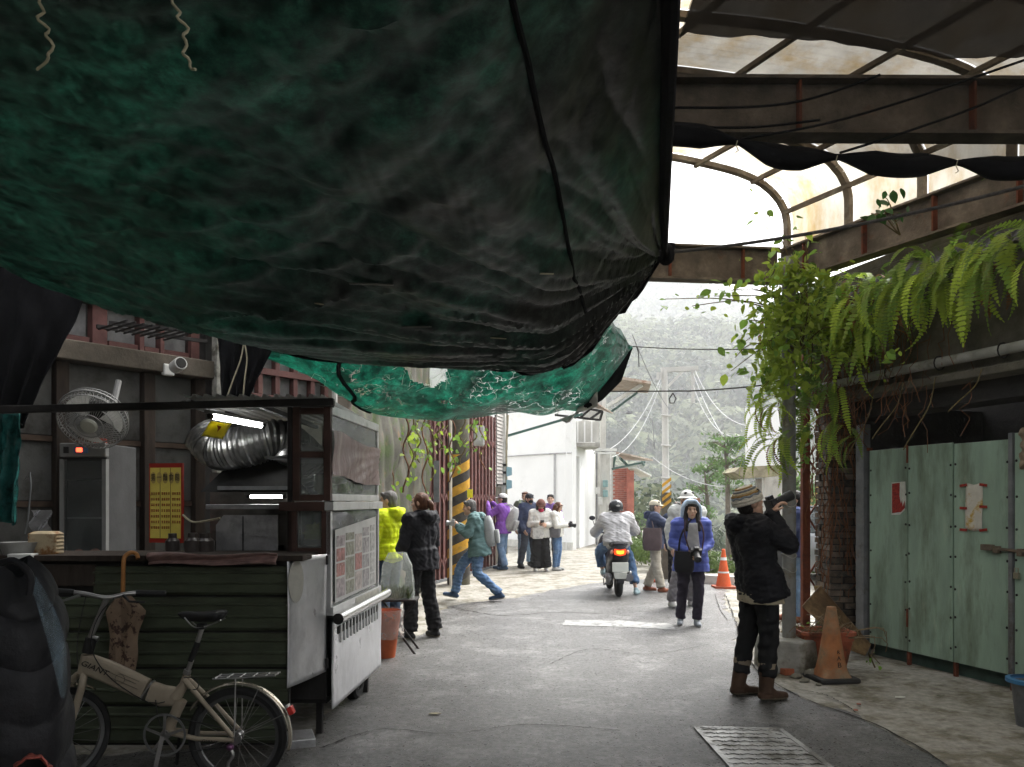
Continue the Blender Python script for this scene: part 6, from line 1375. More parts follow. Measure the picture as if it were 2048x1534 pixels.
def shoulder_bag(loc, yaw, label, m, w=.30, h=.24, d=.12, strap=None):
    t = thing('shoulder_bag', label, 'bag', loc, R(yaw))
    loft([[(x*f, y*f, z) for x, y, _ in rrect(w, d, 0, 5, .04)] for z, f in zip(np.linspace(-h/2, h/2, 9), [.84, .97, 1.02, 1.03, 1.02, 1, .98, .95, .88])]).build('bag_body', m, t)
    MB().grid(lambda u, v: V3(((u-.5)*w*.97, -d/2-.012-.012*math.sin(3*v), h/2-.6*h*v)), 8, 6).build('flap', m, t, fix=False, solid=.006)
    if strap:
        Mi = RZ(-R(yaw)); MB().tube(curve_pts([Mi@(V3(p)-V3(loc)) for p in strap], 20), .013, 6).build('strap', m, t)
    return t
def at(px, fy): g_ = G(px, fy); return V3((g_.x, g_.y, 0))
blackj = cloth_m('black_jacket', (.014, .014, .017), rough=.6); blacktr = cloth_m('black_trousers', (.014, .014, .015), rough=.75)
denim = cloth_m('denim', (.085, .15, .27), col2=(.16, .24, .36), thr=.5, scale2=6); denim2 = cloth_m('denim_pale', (.13, .21, .33), col2=(.2, .28, .4), thr=.5, scale2=6)
boot_m = mat('boot_brown', (.07, .04, .025), .65, var=.35, scale=12, bump=.3); sole_m = mat('sole_tan', (.20, .17, .12), .8, var=.2)
rub = mat('shoe_black', (.02, .02, .021), .6, var=.2)
# 1 photographer in black
knit = mat('knit_wool', (.58, .54, .46), .95, var=.25, scale=40, bump=.9, bscale=170)
p1, w1, S1 = person('person in black padded jacket and striped knit hat raising a long lens', at(1513, 1396), -78, 1.68,
    dict(pel=(0, .03, .93), chest=(0, -.05, 1.26), neck=(0, -.07, 1.42), head=(0, -.055, 1.555), shL=(-.18, -.07, 1.38), shR=(.18, -.08, 1.38), elR=(.20, .17, 1.23), wrR=(.06, .09, 1.475), elL=(-.17, .18, 1.27), wrL=(-.03, .16, 1.48),
         hpL=(-.09, .02, .9), hpR=(.09, .03, .9), knR=(.10, .05, .49), anR=(.10, .03, .09), knL=(-.10, -.03, .49), anL=(-.11, -.10, .09)),
    jacket=dict(mat=blackj, puff=.038, hem=.80, hood=True, wr=.009, flare=.02), shirt=(cloth_m('cream_hem', (.42, .36, .26)), .765), trousers=dict(mat=blacktr, ar=.055, short=.25, wr=.008),
    shoes=dict(mat=boot_m, sole=sole_m, boot=.20, cuff=cloth_m('boot_cuff', (.22, .18, .13))), hair=('short', hair_k), hat=('beanie', knit), hpz=18, vox=.011,
    hands=((( -.1, .35, .9), (.2, .5, -.5), .7), ((.1, .6, .75), (0, -.2, -1), .6)), hand_vox=.006)
hm_ = [o for o in p1.children if o.name.startswith('hat')][0]
j_ = V3((0, -.055, 1.555)); Hm_ = Matrix.Rotation(R(18), 3, 'X')
for z_, m_n, c_ in ((.085, 'knit_tan', (.36, .22, .08)), (.115, 'knit_grey', (.17, .18, .19)), (.05, 'knit_pale', (.55, .52, .46)), (.10, 'knit_cream', (.5, .42, .28)), (.07, 'knit_blue', (.22, .25, .28)), (.132, 'knit_tan', None)):
    rr_ = math.sqrt(max(.02, 1-((z_-.045)/.105)**2)); mm_ = MATS.get(m_n) or mat(m_n, c_, .95, var=.25, scale=40, bump=.9, bscale=170)
    b_ = MB().tube([(j_+Hm_@V3((.100*rr_*math.cos(a), -.018+.118*rr_*math.sin(a), z_+(.006*math.sin(9*a) if z_ < .08 else 0))))*S1 for a in np.linspace(0, 2*math.pi, 49)], .0085, 6); link('knit_stripe', b_.mesh('knit_stripe', [mm_]), hm_)
hand_camera(w1((.01, .125, 1.548)), -78, 22, 'black camera with long white and black zoom lens aimed up beside the grey pole', .95, .17)
# 2 woman in black with ponytail
person('woman in black hoodie and trousers with reddish brown ponytail at the food cart', at(842, 1277), 52, 1.66,
    dict(elR=(.25, .03, 1.10), wrR=(.10, .24, 1.07), elL=(-.25, .03, 1.10), wrL=(-.10, .25, 1.03), anR=(.17, -.07, .085), knR=(.13, .0, .49), anL=(-.14, .04, .085), knL=(-.11, .05, .5)),
    jacket=dict(mat=blackj, puff=.034, hem=.80, hood=True, wr=.008), trousers=dict(mat=blacktr, ar=.075, kr=.07), shoes=dict(mat=rub, sole=sole_m, turnL=10, turnR=-12), hair=('pony', hair_b), hy=22, female=True, vox=.012, skin_=skin)
# 3 yellow quilted jacket
person('man in bright yellow quilted hooded jacket standing behind the far end of the food cart', V3((P(779, 0, 9.7).x, 9.7, 0)), 62, 1.69,
    dict(elR=(.25, .08, 1.12), wrR=(.12, .26, 1.12), elL=(-.25, .04, 1.1), wrL=(-.1, .25, 1.02)),
    jacket=dict(mat=cloth_m('yellow', (.50, .60, .01), rough=.6), puff=.035, hem=.86, hood=True, quilt=.062, diamond=True, wr=.004), trousers=dict(mat=cloth_m('navy_tr', (.03, .045, .07))), shoes=dict(mat=rub), hair=('short', hair_g), hy=18, vox=.011)
# 4 striding man in teal
p4, w4, S4 = person('man in grey teal hooded jacket and jeans striding left with a camera before him', at(955, 1201), 86, 1.70,
    dict(pel=(0, -.02, .86), chest=(0, .02, 1.17), neck=(0, .06, 1.33), head=(0, .13, 1.455), shL=(-.18, .04, 1.29), shR=(.18, .04, 1.29), elL=(-.22, .13, 1.04), wrL=(-.07, .31, 1.17), elR=(.22, .14, 1.05), wrR=(.07, .31, 1.17),
         hpR=(.09, .0, .83), knR=(.10, .28, .53), anR=(.10, .37, .11), hpL=(-.09, -.02, .83), knL=(-.10, .0, .45), anL=(-.10, -.36, .12)),
    jacket=dict(mat=cloth_m('teal', (.10, .17, .17), rough=.65), puff=.035, hem=.70, hood=True, wr=.010, flare=.03), trousers=dict(mat=denim, ar=.052, wr=.010), shoes=dict(mat=cloth_m('navy_shoe', (.045, .075, .13)), sole=mat('sole_grey', (.3, .3, .3), .8), pitchR=12, pitchL=-8), hair=('short', hair_g), hpz=-5, vox=.012)
hand_camera(w4((0, .385, 1.205)), 86, 5, 'silver and black camera held out by the striding man', .95, .08, cam_s)
backpack(w4((0, -.10, 1.08)), 86, -6, 'pale grey backpack on the back of the striding man', cloth_m('pack_grey', (.27, .28, .28), col2=(.16, .17, .17), thr=.55), .30, .48, .17)
# 5 purple man
p5, w5, S5 = person('man in purple jacket and white cap photographing to the left beside the folding gate', at(1006, 1139), 72, 1.74,
    dict(elR=(.30, .15, 1.24), wrR=(.10, .30, 1.50), elL=(-.26, .22, 1.22), wrL=(-.06, .36, 1.50), anR=(.12, .1, .085), anL=(-.1, -.08, .085)), jacket=dict(mat=cloth_m('purple', (.20, .075, .36), rough=.6), puff=.035, hem=.80, collar=.05), trousers=dict(mat=denim2, ar=.06, kr=.07),
    shoes=dict(mat=cloth_m('blue_shoe', (.06, .10, .16))), hair=('short', hair_k), hat=('cap', cloth_m('white_cap', (.62, .62, .62))), hpz=4, vox=.014)
hand_camera(w5((.02, .36, 1.55)), 72, 3, 'black long lens camera held up by the man in purple', 1.1, .20)
backpack(w5((0, -.12, 1.16)), 72, 22, 'large pale grey backpack slipping off the man in purple', cloth_m('pack_pale', (.36, .36, .36), col2=(.24, .24, .25), thr=.5), .34, .55, .20)
# 6 group of five by the white wall
navy = cloth_m('navy', (.035, .045, .085), rough=.6)
p6, w6, S6 = person('man in navy padded jacket, black cap and black face mask by the white wall', at(1058, 1136), -148, 1.74,
    dict(anL=(-.12, .12, .085), anR=(.22, -.05, .085), knR=(.15, .02, .5), elR=(.26, -.02, 1.1), wrR=(.22, .12, .88)), jacket=dict(mat=navy, puff=.04, hem=.78, quilt=.11, collar=.06), trousers=dict(mat=cloth_m('slate_tr', (.06, .07, .09)), ar=.06, kr=.066), shoes=dict(mat=rub), hair=('short', hair_k), hat=('cap', cloth_m('black_cap', (.025, .028, .035))), vox=.014)
jm = V3((0, .02, 1.565)); mk_ = MB().ball((jm+V3((0, .062, -.05)))*S6, tuple(v*S6 for v in (.058, .052, .048)), 14, 10); link('face_mask', mk_.mesh('face_mask', [blackj]), p6)
person('brown haired person in grey blue top half hidden behind the man in navy', V3((P(1050, 0, 19.3).x, 19.3, 0)), -160, 1.80, {}, jacket=dict(mat=cloth_m('slate_top', (.10, .12, .18)), puff=.03, hem=.85, hood=True), trousers=dict(mat=cloth_m('pale_denim', (.25, .36, .46))), shoes=dict(mat=rub), hair=('short', hair_b), hy=-30, vox=.015)
backpack(V3((P(1043, 0, 19.1).x, 19.15, 1.32)), -60, 0, 'olive grey backpack on the half hidden person of the group', cloth_m('pack_olive', (.13, .16, .11)), .32, .5, .18)
offw = cloth_m('offwhite', (.60, .59, .55), bump=.5)
p7, w7, S7 = person('woman in cream jacket and wide black trousers with brown cap looking down at her phone', at(1081, 1142), -172, 1.60,
    dict(head=(0, .06, 1.555), elR=(.26, .04, 1.10), wrR=(.09, .26, 1.14), elL=(-.26, .04, 1.10), wrL=(-.10, .26, 1.10), anR=(.13, 0, .085), anL=(-.13, 0, .085)), jacket=dict(mat=offw, puff=.04, hem=.80, wr=.007), trousers=dict(mat=blacktr, kr=.095, ar=.115, e=.012), shoes=dict(mat=cloth_m('white_shoe', (.6, .6, .58))), hair=('long', hair_k), hat=('beanie', cloth_m('brown_cap', (.16, .075, .06))), hpz=-26, female=True, vox=.014)
MB().tube([w7((.04*math.cos(a)+0, .02+.085*math.sin(a), 1.44)) for a in np.linspace(0, 6.2832, 17)], .04, 8).build('scarf', cloth_m('red_scarf', (.38, .03, .07)), None, 'red scarf round the neck of the woman in cream jacket', 'scarf')
MB().box(w7((.02, .33, 1.15)), (.08, .03, .14), Matrix.Rotation(.5, 3, 'X')).build('phone', cam_k, None, 'dark phone held by the woman in the cream jacket', 'phone', bevel=.005)
shoulder_bag(w7((.10, .20, .90)), -172, 'pale patterned shoulder bag before the woman in wide trousers', cloth_m('bag_pattern', (.5, .5, .48), col2=(.25, .25, .25), thr=.5, scale2=14), .26, .24, .08, [w7((.16, .15, 1.0)), w7((.17, .10, 1.3)), w7((-.05, -.02, 1.47)), w7((-.16, -.12, 1.3)), w7((0, -.2, .95))])
person('short haired person in purple top standing at the back of the group', V3((P(1101, 0, 19.6).x, 19.6, 0)), 175, 1.74, {}, skin_=skin2, jacket=dict(mat=cloth_m('purple_top', (.19, .11, .30)), puff=.03, hem=.85), trousers=dict(mat=cloth_m('grey_tr', (.09, .09, .10))), shoes=dict(mat=rub), hair=('short', hair_k), vox=.015)
p9, w9, S9 = person('woman in cream jacket and blue jeans looking at the camera in her hands', at(1113, 1141), -112, 1.55,
    dict(head=(0, .05, 1.56), elR=(.25, .08, 1.10), wrR=(.07, .30, 1.12), elL=(-.25, .08, 1.10), wrL=(-.07, .30, 1.12)), skin_=skin2, jacket=dict(mat=offw, puff=.035, hem=.84), trousers=dict(mat=denim, ar=.045), shoes=dict(mat=cloth_m('grey_shoe', (.35, .35, .34))), hair=('bob', hair_b), hpz=-24, female=True, vox=.014)
hand_camera(w9((0, .36, 1.13)), -112, -10, 'small dark camera in the hands of the woman in jeans', 1.1, .08)
shoulder_bag(w9((.22, .02, .95)), -200, 'dark grey shoulder bag at the hip of the woman in jeans', cloth_m('bag_grey', (.12, .12, .13)), .26, .24, .10, [w9((.22, .05, 1.0)), w9((.15, .1, 1.3)), w9((-.1, 0, 1.45)), w9((.1, -.13, 1.2)), w9((.2, -.05, 1.0))])
# 11, 12 pair at the hill edge
p11, w11, S11 = person('man in navy jacket, cream cap and beige trousers pointing a phone to the right', at(1309, 1183), -98, 1.58,
    dict(elR=(.22, .22, 1.22), wrR=(.10, .44, 1.36), elL=(-.2, .24, 1.24), wrL=(-.02, .46, 1.36), anR=(.13, .12, .085), anL=(-.12, -.14, .085)), jacket=dict(mat=navy, puff=.04, hem=.80, hood=True), trousers=dict(mat=cloth_m('beige_tr', (.44, .40, .33)), ar=.065, kr=.075), shoes=dict(mat=mat('shoe_russet', (.26, .09, .05), .6)), hair=('short', hair_g), hat=('cap', cloth_m('cream_cap', (.52, .48, .38))), vox=.013)
MB().box(w11((.04, .52, 1.40)), (.03, .15, .08), RZ(R(-8))).build('phone', cam_s, None, 'pale phone held out by the man in the cream cap', 'phone', bevel=.005)
shoulder_bag(w11((.26, -.05, .98)), -195, 'large brownish grey shoulder bag hanging at the side of the man in the cream cap', cloth_m('bag_brown', (.10, .075, .08)), .32, .38, .14, [w11((.26, -.02, 1.15)), w11((.2, -.05, 1.38)), w11((-.05, .12, 1.3)), w11((-.2, .05, 1.0)), w11((.1, -.2, 1.0))])
person('black haired woman in dark navy coat beside the man in the cream cap', at(1354, 1176), 172, 1.56, {}, skin_=skin2, jacket=dict(mat=cloth_m('navy2', (.03, .04, .07)), puff=.03, hem=.75), trousers=dict(mat=blacktr), shoes=dict(mat=rub), hair=('bob', hair_k), female=True, vox=.013)
# 13 man behind the woman in blue
p13, w13, S13 = person('man in pale grey jacket and white hat walking behind the woman in blue', at(1374, 1214), -170, 1.72,
    dict(anR=(.24, .0, .085), knR=(.17, .05, .5), anL=(-.1, -.1, .085)), jacket=dict(mat=cloth_m('pale_jacket', (.46, .47, .45)), puff=.045, hem=.82, wr=.009), trousers=dict(mat=cloth_m('mid_grey_tr', (.19, .18, .19)), ar=.06, kr=.07), shoes=dict(mat=cloth_m('grey_shoe', (.35, .35, .34))), hair=('short', hair_k), hat=('bucket', cloth_m('white_hat', (.62, .61, .58))), vox=.013)
# 14 woman in blue
p14, w14, S14 = person('woman in bright blue padded jacket and pale blue hood walking nearer with a camera', at(1382, 1250), 178, 1.56,
    dict(pel=(0, 0, .94), elR=(.245, .0, 1.12), wrR=(.08, .22, 1.02), elL=(-.245, .0, 1.12), wrL=(-.08, .22, .99), anR=(.14, -.02, .085), knR=(.12, .04, .5), anL=(-.06, .10, .085), knL=(-.08, .12, .5), chest=(0, .0, 1.26)),
    skin_=skin2, jacket=dict(mat=cloth_m('bright_blue', (.09, .12, .40), rough=.55), puff=.032, hem=.74, quilt=.085, flare=.03, wr=.005), trousers=dict(mat=cloth_m('charcoal_tr', (.035, .03, .045)), ar=.05), shoes=dict(mat=cloth_m('grey_trainer', (.26, .28, .31)), sole=mat('sole_white', (.5, .5, .5), .7), turnR=-14), hair=('long', hair_k), hat=('hood', cloth_m('pale_blue', (.42, .53, .66))), female=True, vox=.011)
gs = MB(); gs.grid(lambda u, v: V3(((u-.5)*(.11+.10*v)*S14, (.150+.012*math.sin(3*u)-.006*v+.003*math.sin(25*v+8*u))*S14, (1.40-.42*v)*S14)), 12, 16); o = link('shirt_front', gs.mesh('shirt_front', [cloth_m('grey_shirt', (.42, .42, .43))]), p14); md = o.modifiers.new('s', 'SOLIDIFY'); md.thickness = .02
hand_camera(w14((-.01, .29, 1.02)), 178, -35, 'black camera with downward hanging lens held by the woman in blue', 1.05, .12, strap=None)
MB().tube(curve_pts([w14((-.09, .28, 1.04)), w14((-.13, .20, 1.25)), w14((-.09, .10, 1.43)), w14((0, -.1, 1.46)), w14((.09, .10, 1.43)), w14((.12, .2, 1.25)), w14((.07, .28, 1.04))], 30), .011, 6).build('camera_strap', cloth_m('strap_dark', (.05, .03, .04)), None, 'dark camera strap round the neck of the woman in blue', 'strap')
shoulder_bag(w14((.13, .20, .88)), 168, 'black soft bag hanging in front of the woman in blue', blackj, .24, .26, .11, [w14((.2, .18, .98)), w14((.16, .18, 1.25)), w14((-.05, .02, 1.47)), w14((-.2, -.1, 1.2)), w14((0, -.2, .9))])
# 15 man behind the pole
person('man in blue jacket and pale jeans mostly hidden behind the grey pole', at(1592, 1243), 78, 1.70, dict(elL=(-.24, .15, 1.12), wrL=(-.2, .38, 1.05), elR=(.24, .1, 1.12), wrR=(.2, .3, 1.0), anR=(.12, .08, .085), anL=(-.1, -.06, .085)), jacket=dict(mat=cloth_m('mid_blue', (.06, .08, .17)), puff=.035, hem=.84), trousers=dict(mat=denim2, kr=.07, ar=.06), shoes=dict(mat=mat('shoe_russet', (.26, .09, .05), .6)), hair=('short', hair_k), vox=.013)
# ------------------------------------------------------------------ scooter and rider
sb_ = at(1241, 1197); sb_.y += .24; sco = thing('scooter', 'black scooter seen from behind with glowing tail light and pale licence plate', 'scooter', sb_)
sblk = mat('scooter_black', (.025, .025, .03), .3, var=.1, bump=0); sgry = mat('scooter_grey', (.16, .16, .17), .35, .3, var=.15); chrome = mat('chrome', (.5, .5, .5), .2, .9, bump=0)
q = lambda x, y, z: sb_+V3((x, y, z))
MX = Matrix.Rotation(R(90), 3, 'Y')
for y_ in (0, 1.22):
    o = MB().lathe([(.12, -.05), (.20, -.05), (.225, -.03), (.232, 0), (.225, .03), (.20, .05), (.12, .05)], q(0, y_, .232), 28, 0, MX).build('wheel', MATS['tyre'], sco)
    MB().lathe([(.001, -.045), (.12, -.048), (.12, .048), (.001, .045)], q(0, y_, .232), 16, 0, MX, caps=False).build('rim', sgry, o)
def ell_ring(y, w, z0, z1, n=20): return [tuple(q(w*math.copysign(abs(math.cos(a))**.7, math.cos(a)), y, (z0+z1)/2+(z1-z0)/2*math.copysign(abs(math.sin(a))**.8, math.sin(a)))) for a in np.linspace(0, 2*math.pi, n, endpoint=False)]
loft([ell_ring(-.20, .05, .74, .80), ell_ring(-.17, .115, .60, .84), ell_ring(-.05, .165, .50, .84), ell_ring(.2, .175, .42, .80), ell_ring(.42, .16, .32, .74), ell_ring(.5, .13, .28, .5)]).build('rear_cowl', sblk, sco)
loft([ell_ring(-.12, .06, .82, .87), ell_ring(-.04, .14, .80, .89), ell_ring(.2, .16, .79, .88), ell_ring(.5, .13, .76, .84), ell_ring(.62, .08, .74, .80)]).build('seat', mat('seat_vinyl', (.03, .03, .032), .5, bump=.2), sco)
MB().box(q(0, .85, .27), (.34, .55, .06)).build('footboard', sgry, sco, bevel=.02)
loft([ell_ring(1.08, .20, .25, .95), ell_ring(1.16, .22, .28, 1.0), ell_ring(1.25, .16, .35, .98)]).build('leg_shield', sblk, sco)
hb2 = MB().tube(curve_pts([q(-.33, 1.02, 1.02), q(-.2, 1.05, 1.02), q(0, 1.12, .98), q(.2, 1.05, 1.02), q(.33, 1.02, 1.02)], 16), .016, 8); hb2.build('handlebar', sblk, sco)
for s in (-1, 1):
    o = MB().tube([q(.24*s, 1.06, 1.02), q(.31*s, 1.08, 1.22)], .006, 6).build('mirror_stem', sblk, sco); MB().ball(q(.32*s, 1.08, 1.26), (.055, .012, .04)).build('mirror', sblk, o)
tl = mat('tail_glow', (.6, .05, .01), .3, emit=(1, .06, .01), estr=.35, bump=0, var=0)
loft([[tuple(q(x, -.205+.108*abs(x), z)) for x, z in ((-.10, .745), (-.085, .695), (0, .675), (.085, .695), (.10, .745), (.09, .79), (0, .775), (-.09, .79))], [tuple(q(x, -.10, z)) for x, z in ((-.10, .745), (-.085, .695), (0, .675), (.085, .695), (.10, .745), (.09, .79), (0, .775), (-.09, .79))]]).build('tail_light', tl, sco)
loft([[tuple(q(x*.62, -.212, .737+(z-.737)*.55)) for x, z in ((-.10, .745), (-.085, .695), (0, .675), (.085, .695), (.10, .745), (.09, .79), (0, .775), (-.09, .79))], [tuple(q(x*.6, -.15, .737+(z-.737)*.5)) for x, z in ((-.10, .745), (-.085, .695), (0, .675), (.085, .695), (.10, .745), (.09, .79), (0, .775), (-.09, .79))]]).build('tail_lamp', mat('tail_core', (.9, .5, .05), .3, emit=(1, .42, .03), estr=.55, bump=0, var=0), sco)
for s in (-1, 1): MB().ball(q(.125*s, -.15, .735), (.03, .03, .035)).build('turn_signal', mat('turn_amber', (.5, .28, .2), .3), sco)
MB().tube([q(-.13, -.12, .86), q(-.10, -.20, .87), q(.10, -.20, .87), q(.13, -.12, .86)], .014, 8).build('grab_rail', sblk, sco)
MB().slab([q(-.13, -.235, .42), q(.13, -.235, .42), q(.13, -.22, .575), q(-.13, -.22, .575)], (0, .012, 0)).build('plate', mat('plate_white', (.62, .64, .60), .5, var=.08), sco, bevel=.006)
MB().slab([q(-.09, -.24, .31), q(.09, -.24, .31), q(.11, -.23, .415), q(-.11, -.23, .415)], (0, .02, 0)).build('mudguard', mat('mud_white', (.45, .46, .43), .6, var=.2), sco, bevel=.008)
MB().box(q(0, -.19, .27), (.13, .08, .09)).build('mudguard_tip', sblk, sco, bevel=.02)
MB().tube([q(.15, -.22, .33), q(.15, .05, .30), q(.12, .4, .26)], [.062, .06, .035], 14).build('exhaust', sgry, sco)
MB().tube([q(.17, -.1, .37), q(.185, -.02, .40), q(.18, .12, .37)], .03, 8).build('exhaust_guard', chrome, sco)
MB().ball(q(-.14, .1, .28), (.06, .22, .10)).build('gear_case', sgry, sco)
MB().tube([q(-.16, .25, .2), q(-.22, .15, .18), q(-.24, .05, .30)], .012, 6).build('side_stand', chrome, sco)
rj = cloth_m('rider_grey', (.50, .49, .50), rough=.6)
pr_, wr__, Sr = person('scooter rider in pale grey jacket, black helmet and jeans with one foot on the ground', sb_+V3((0, .28, 0)), 0, 1.66,
    dict(pel=(0, -.10, .93), chest=(0, -.02, 1.20), neck=(0, .03, 1.345), head=(0, .06, 1.475), shL=(-.20, .02, 1.30), shR=(.20, .02, 1.30), elL=(-.33, .25, 1.05), wrL=(-.31, .58, 1.04), elR=(.36, .22, 1.08), wrR=(.31, .58, 1.04),
         hpL=(-.11, -.02, .88), knL=(-.25, .38, .72), anL=(-.17, .50, .38), hpR=(.11, -.02, .88), knR=(.27, .25, .56), anR=(.34, .02, .085)),
    jacket=dict(mat=rj, puff=.05, hem=.86, wr=.011, collar=.05, flare=.01), trousers=dict(mat=denim, ar=.07, kr=.075, short=.22, wr=.009), shoes=dict(mat=cloth_m('slipper', (.40, .52, .55)), turnR=-25), hair=('short', hair_k), hat=('helmet', mat('helmet_black', (.025, .028, .03), .25, var=.2)), vox=.012, face=True)
hc_ = V3((0, .06, 1.475)); MB()
o = link('helmet_badge', MB().ball((hc_+V3((.02, -.152, .04)))*Sr, (.035, .006, .016), 12, 8).mesh('helmet_badge', [mat('badge', (.45, .45, .44), .4)]), pr_)
# ------------------------------------------------------------------ folding bicycle
BY = 4.36
def B(px, py, dy=0.): p = P(px, py, BY); p.y += dy; return p
frame_m = mat('bike_cream', (.31, .26, .195), .4, .1, var=.12, scale=10, bump=.05, col2=(.28, .23, .17), thr=.6); bmet = mat('bike_metal', (.34, .33, .32), .3, .85, var=.2, scale=12)
bblk = mat('bike_black', (.018, .018, .018), .6, var=.3, scale=15, bump=.2); bfend = mat('bike_fender', (.42, .38, .31), .25, .8, var=.15, scale=8)
bike = thing('bicycle', 'cream folding bicycle with small wheels parked in front of the olive tin counter', 'bicycle', Vector((B(310, 1470).x, BY, 0)))
hub = B(475, 1472); rw_ = hub.z-.004
def wheel_at(c, ax, parent, spokes=20):
    ax = Vector(ax).normalized(); u = ax.cross(Vector((0, 0, 1))).normalized(); M_ = Matrix((u, Vector((0, 0, 1)), ax)).transposed()
    o = MB().lathe([(rw_-.04, -.012), (rw_-.035, -.02), (rw_-.015, -.024), (rw_, -.008), (rw_, .008), (rw_-.015, .024), (rw_-.035, .02), (rw_-.04, .012)], c, 56, 0, M_, caps=False).build('wheel', bblk, parent)
    MB().lathe([(rw_-.058, -.010), (rw_-.036, -.014), (rw_-.034, .0), (rw_-.036, .014), (rw_-.058, .010), (rw_-.058, -.01)], c, 48, 0, M_, caps=False).build('rim', mat('rim_dim', (.12, .12, .12), .4, .7), o)
    for k in range(spokes):
        a = 2*math.pi*k/spokes; b = a+(.35 if k % 2 else -.35); s = .025 if (k//2) % 2 else -.025
        MB().tube([c+M_@Vector((.022*math.cos(b), .022*math.sin(b), s)), c+M_@Vector(((rw_-.055)*math.cos(a), (rw_-.055)*math.sin(a), 0))], .0014, 4).build('spoke', bmet, o)
    MB().lathe([(.012, -.05), (.012, -.034), (.028, -.032), (.028, -.026), (.015, -.02), (.015, .02), (.028, .026), (.028, .032), (.012, .034), (.012, .05)], c, 16, 0, M_).build('hub', bmet, o)
    return o, M_
wheel_at(hub, (0, 1, 0), bike)
fa = Vector((math.cos(R(30)), math.sin(R(30))*-1., 0)); fhub = Vector((B(126, 0).x, BY-.02, rw_+.004))
wheel_at(fhub, (.80, -.6, 0), bike)
def mudguard(c, ax, a0, a1, rad, w=.028, name='fender'):
    ax = Vector(ax).normalized(); u = ax.cross(Vector((0, 0, 1))).normalized()
    def fn(s, t): a = a0+(a1-a0)*s; b = (t-.5)*2; r_ = rad-.012*b*b; return c+u*(r_*math.cos(a))+Vector((0, 0, r_*math.sin(a)))+ax*(w*b)
    return MB().grid(fn, 36, 6).build(name, bfend, bike, fix=False, solid=.002)
# u for axis +y: (1,0,0)... choose sign so that angle 0 points to +x
mudguard(hub, (0, 1, 0), R(-15), R(150), rw_+.028)
mudguard(fhub, (.80, -.6, 0), R(-28), R(128), rw_+.026)
def bar_(pts, r_, name, m=frame_m, n=12): return MB().tube(pts, r_, n).build(name, m, bike)
# main box beam
def boxloft(sec, name, m):  # sec: (px,py,halfheight_m,halfwidth_m)
    rings = []
    cs = [B(x, y) for x, y, _, _ in sec]
    for i, (x, y, hh, hw) in enumerate(sec):
        d = (cs[min(i+1, len(cs)-1)]-cs[max(i-1, 0)]).normalized(); up = Vector((0, 1, 0)).cross(d); up = up if up.z > 0 else -up
        rings.append([cs[i]+up*(hh*math.copysign(abs(math.sin(a))**.55, math.sin(a)))+Vector((0, 1, 0))*(hw*math.copysign(abs(math.cos(a))**.55, math.cos(a))) for a in np.linspace(0, 2*math.pi, 24, endpoint=False)])
    return loft([[tuple(p) for p in r_] for r_ in rings]).build(name, m, bike)
mbm = boxloft([(168, 1325, .045, .02), (176, 1328, .058, .026), (215, 1343, .062, .028), (270, 1368, .060, .028), (292, 1378, .058, .028)], 'main_tube', frame_m)
boxloft([(294, 1379, .062, .031), (297, 1381, .062, .031)], 'fold_hinge', bmet)
boxloft([(300, 1382, .056, .028), (325, 1391, .058, .027), (345, 1392, .055, .025), (360, 1384, .03, .022)], 'main_tube', frame_m)
bar_([B(362, 1400, 0), B(352, 1425), B(341, 1448), B(336, 1466)], [.034, .030, .030, .034], 'seat_tube')
bar_([B(350, 1395), B(368, 1370), B(374, 1350)], [.034, .026, .022], 'seat_tube')
bar_([B(372, 1354), B(404, 1256)], .0135, 'seat_post', bmet)
bar_([B(373, 1348), B(376, 1340)], .021, 'seat_clamp', bmet)
bar_([B(381, 1322), B(396, 1284)], .0165, 'post_sleeve', bblk)
# saddle
rg = []
for i in range(15):
    t_ = i/14; px = 356+98*t_; w = .022+.055*smooth(np.array((t_-.25)/.6)).item(); c = B(px, 1228+5*math.sin(math.pi*t_)-(4*t_) ); e = 1-abs(2*t_-1)**6*.75
    rg.append([(c.x+.0, c.y+w*e*math.cos(a), c.z+(.022 if math.sin(a) > 0 else .028+.018*t_)*e*math.sin(a)) for a in np.linspace(0, 2*math.pi, 20, endpoint=False)])
sdl = loft(rg).build('saddle', mat('saddle_black', (.016, .016, .017), .4, var=.3, scale=10, bump=.2), bike)
for s in (-1, 1): MB().tube(curve_pts([B(372, 1234, .02*s), B(392, 1253, .022*s), B(420, 1250, .022*s), B(446, 1238, .035*s)], 12), .004, 6).build('saddle_rail', bmet, sdl)
MB().box(B(404, 1252), (.04, .05, .03)).build('saddle_clamp', bblk, sdl)
# head, fork, stem, bars
bar_([B(165, 1347), B(173, 1310)], .027, 'head_tube')
for s in (-1, 1):
    o = fhub+Vector((.80, -.6, 0))*.062*s
    bar_(curve_pts([B(163, 1349)+Vector((.8, -.6, 0))*.02*s, B(156, 1362)+Vector((.8, -.6, 0))*.055*s, fhub.lerp(B(156, 1362), .55)+Vector((.8, -.6, 0))*.062*s, o], 14), [.019]*8+[.017]*4+[.013]*3, 'fork')
bar_([B(175, 1305), B(183, 1276)], .030, 'stem_hinge', bblk); bar_([B(181, 1274), B(214, 1196)], .0155, 'stem', bmet); bar_([B(178, 1272), B(197, 1278)], .012, 'stem_lever', bmet)
hbar = bar_(curve_pts([B(122, 1178, -.10), B(170, 1184, -.05), B(214, 1195, 0), B(250, 1189, .06), B(306, 1194, .16)], 24), .012, 'handlebar', bmet)
MB().tube([B(117, 1177, -.107), B(160, 1182, -.06)], .017, 10).build('grip', bblk, hbar); MB().tube([B(258, 1189, .075), B(306, 1194, .16)], .0175, 10).build('grip', bblk, hbar)
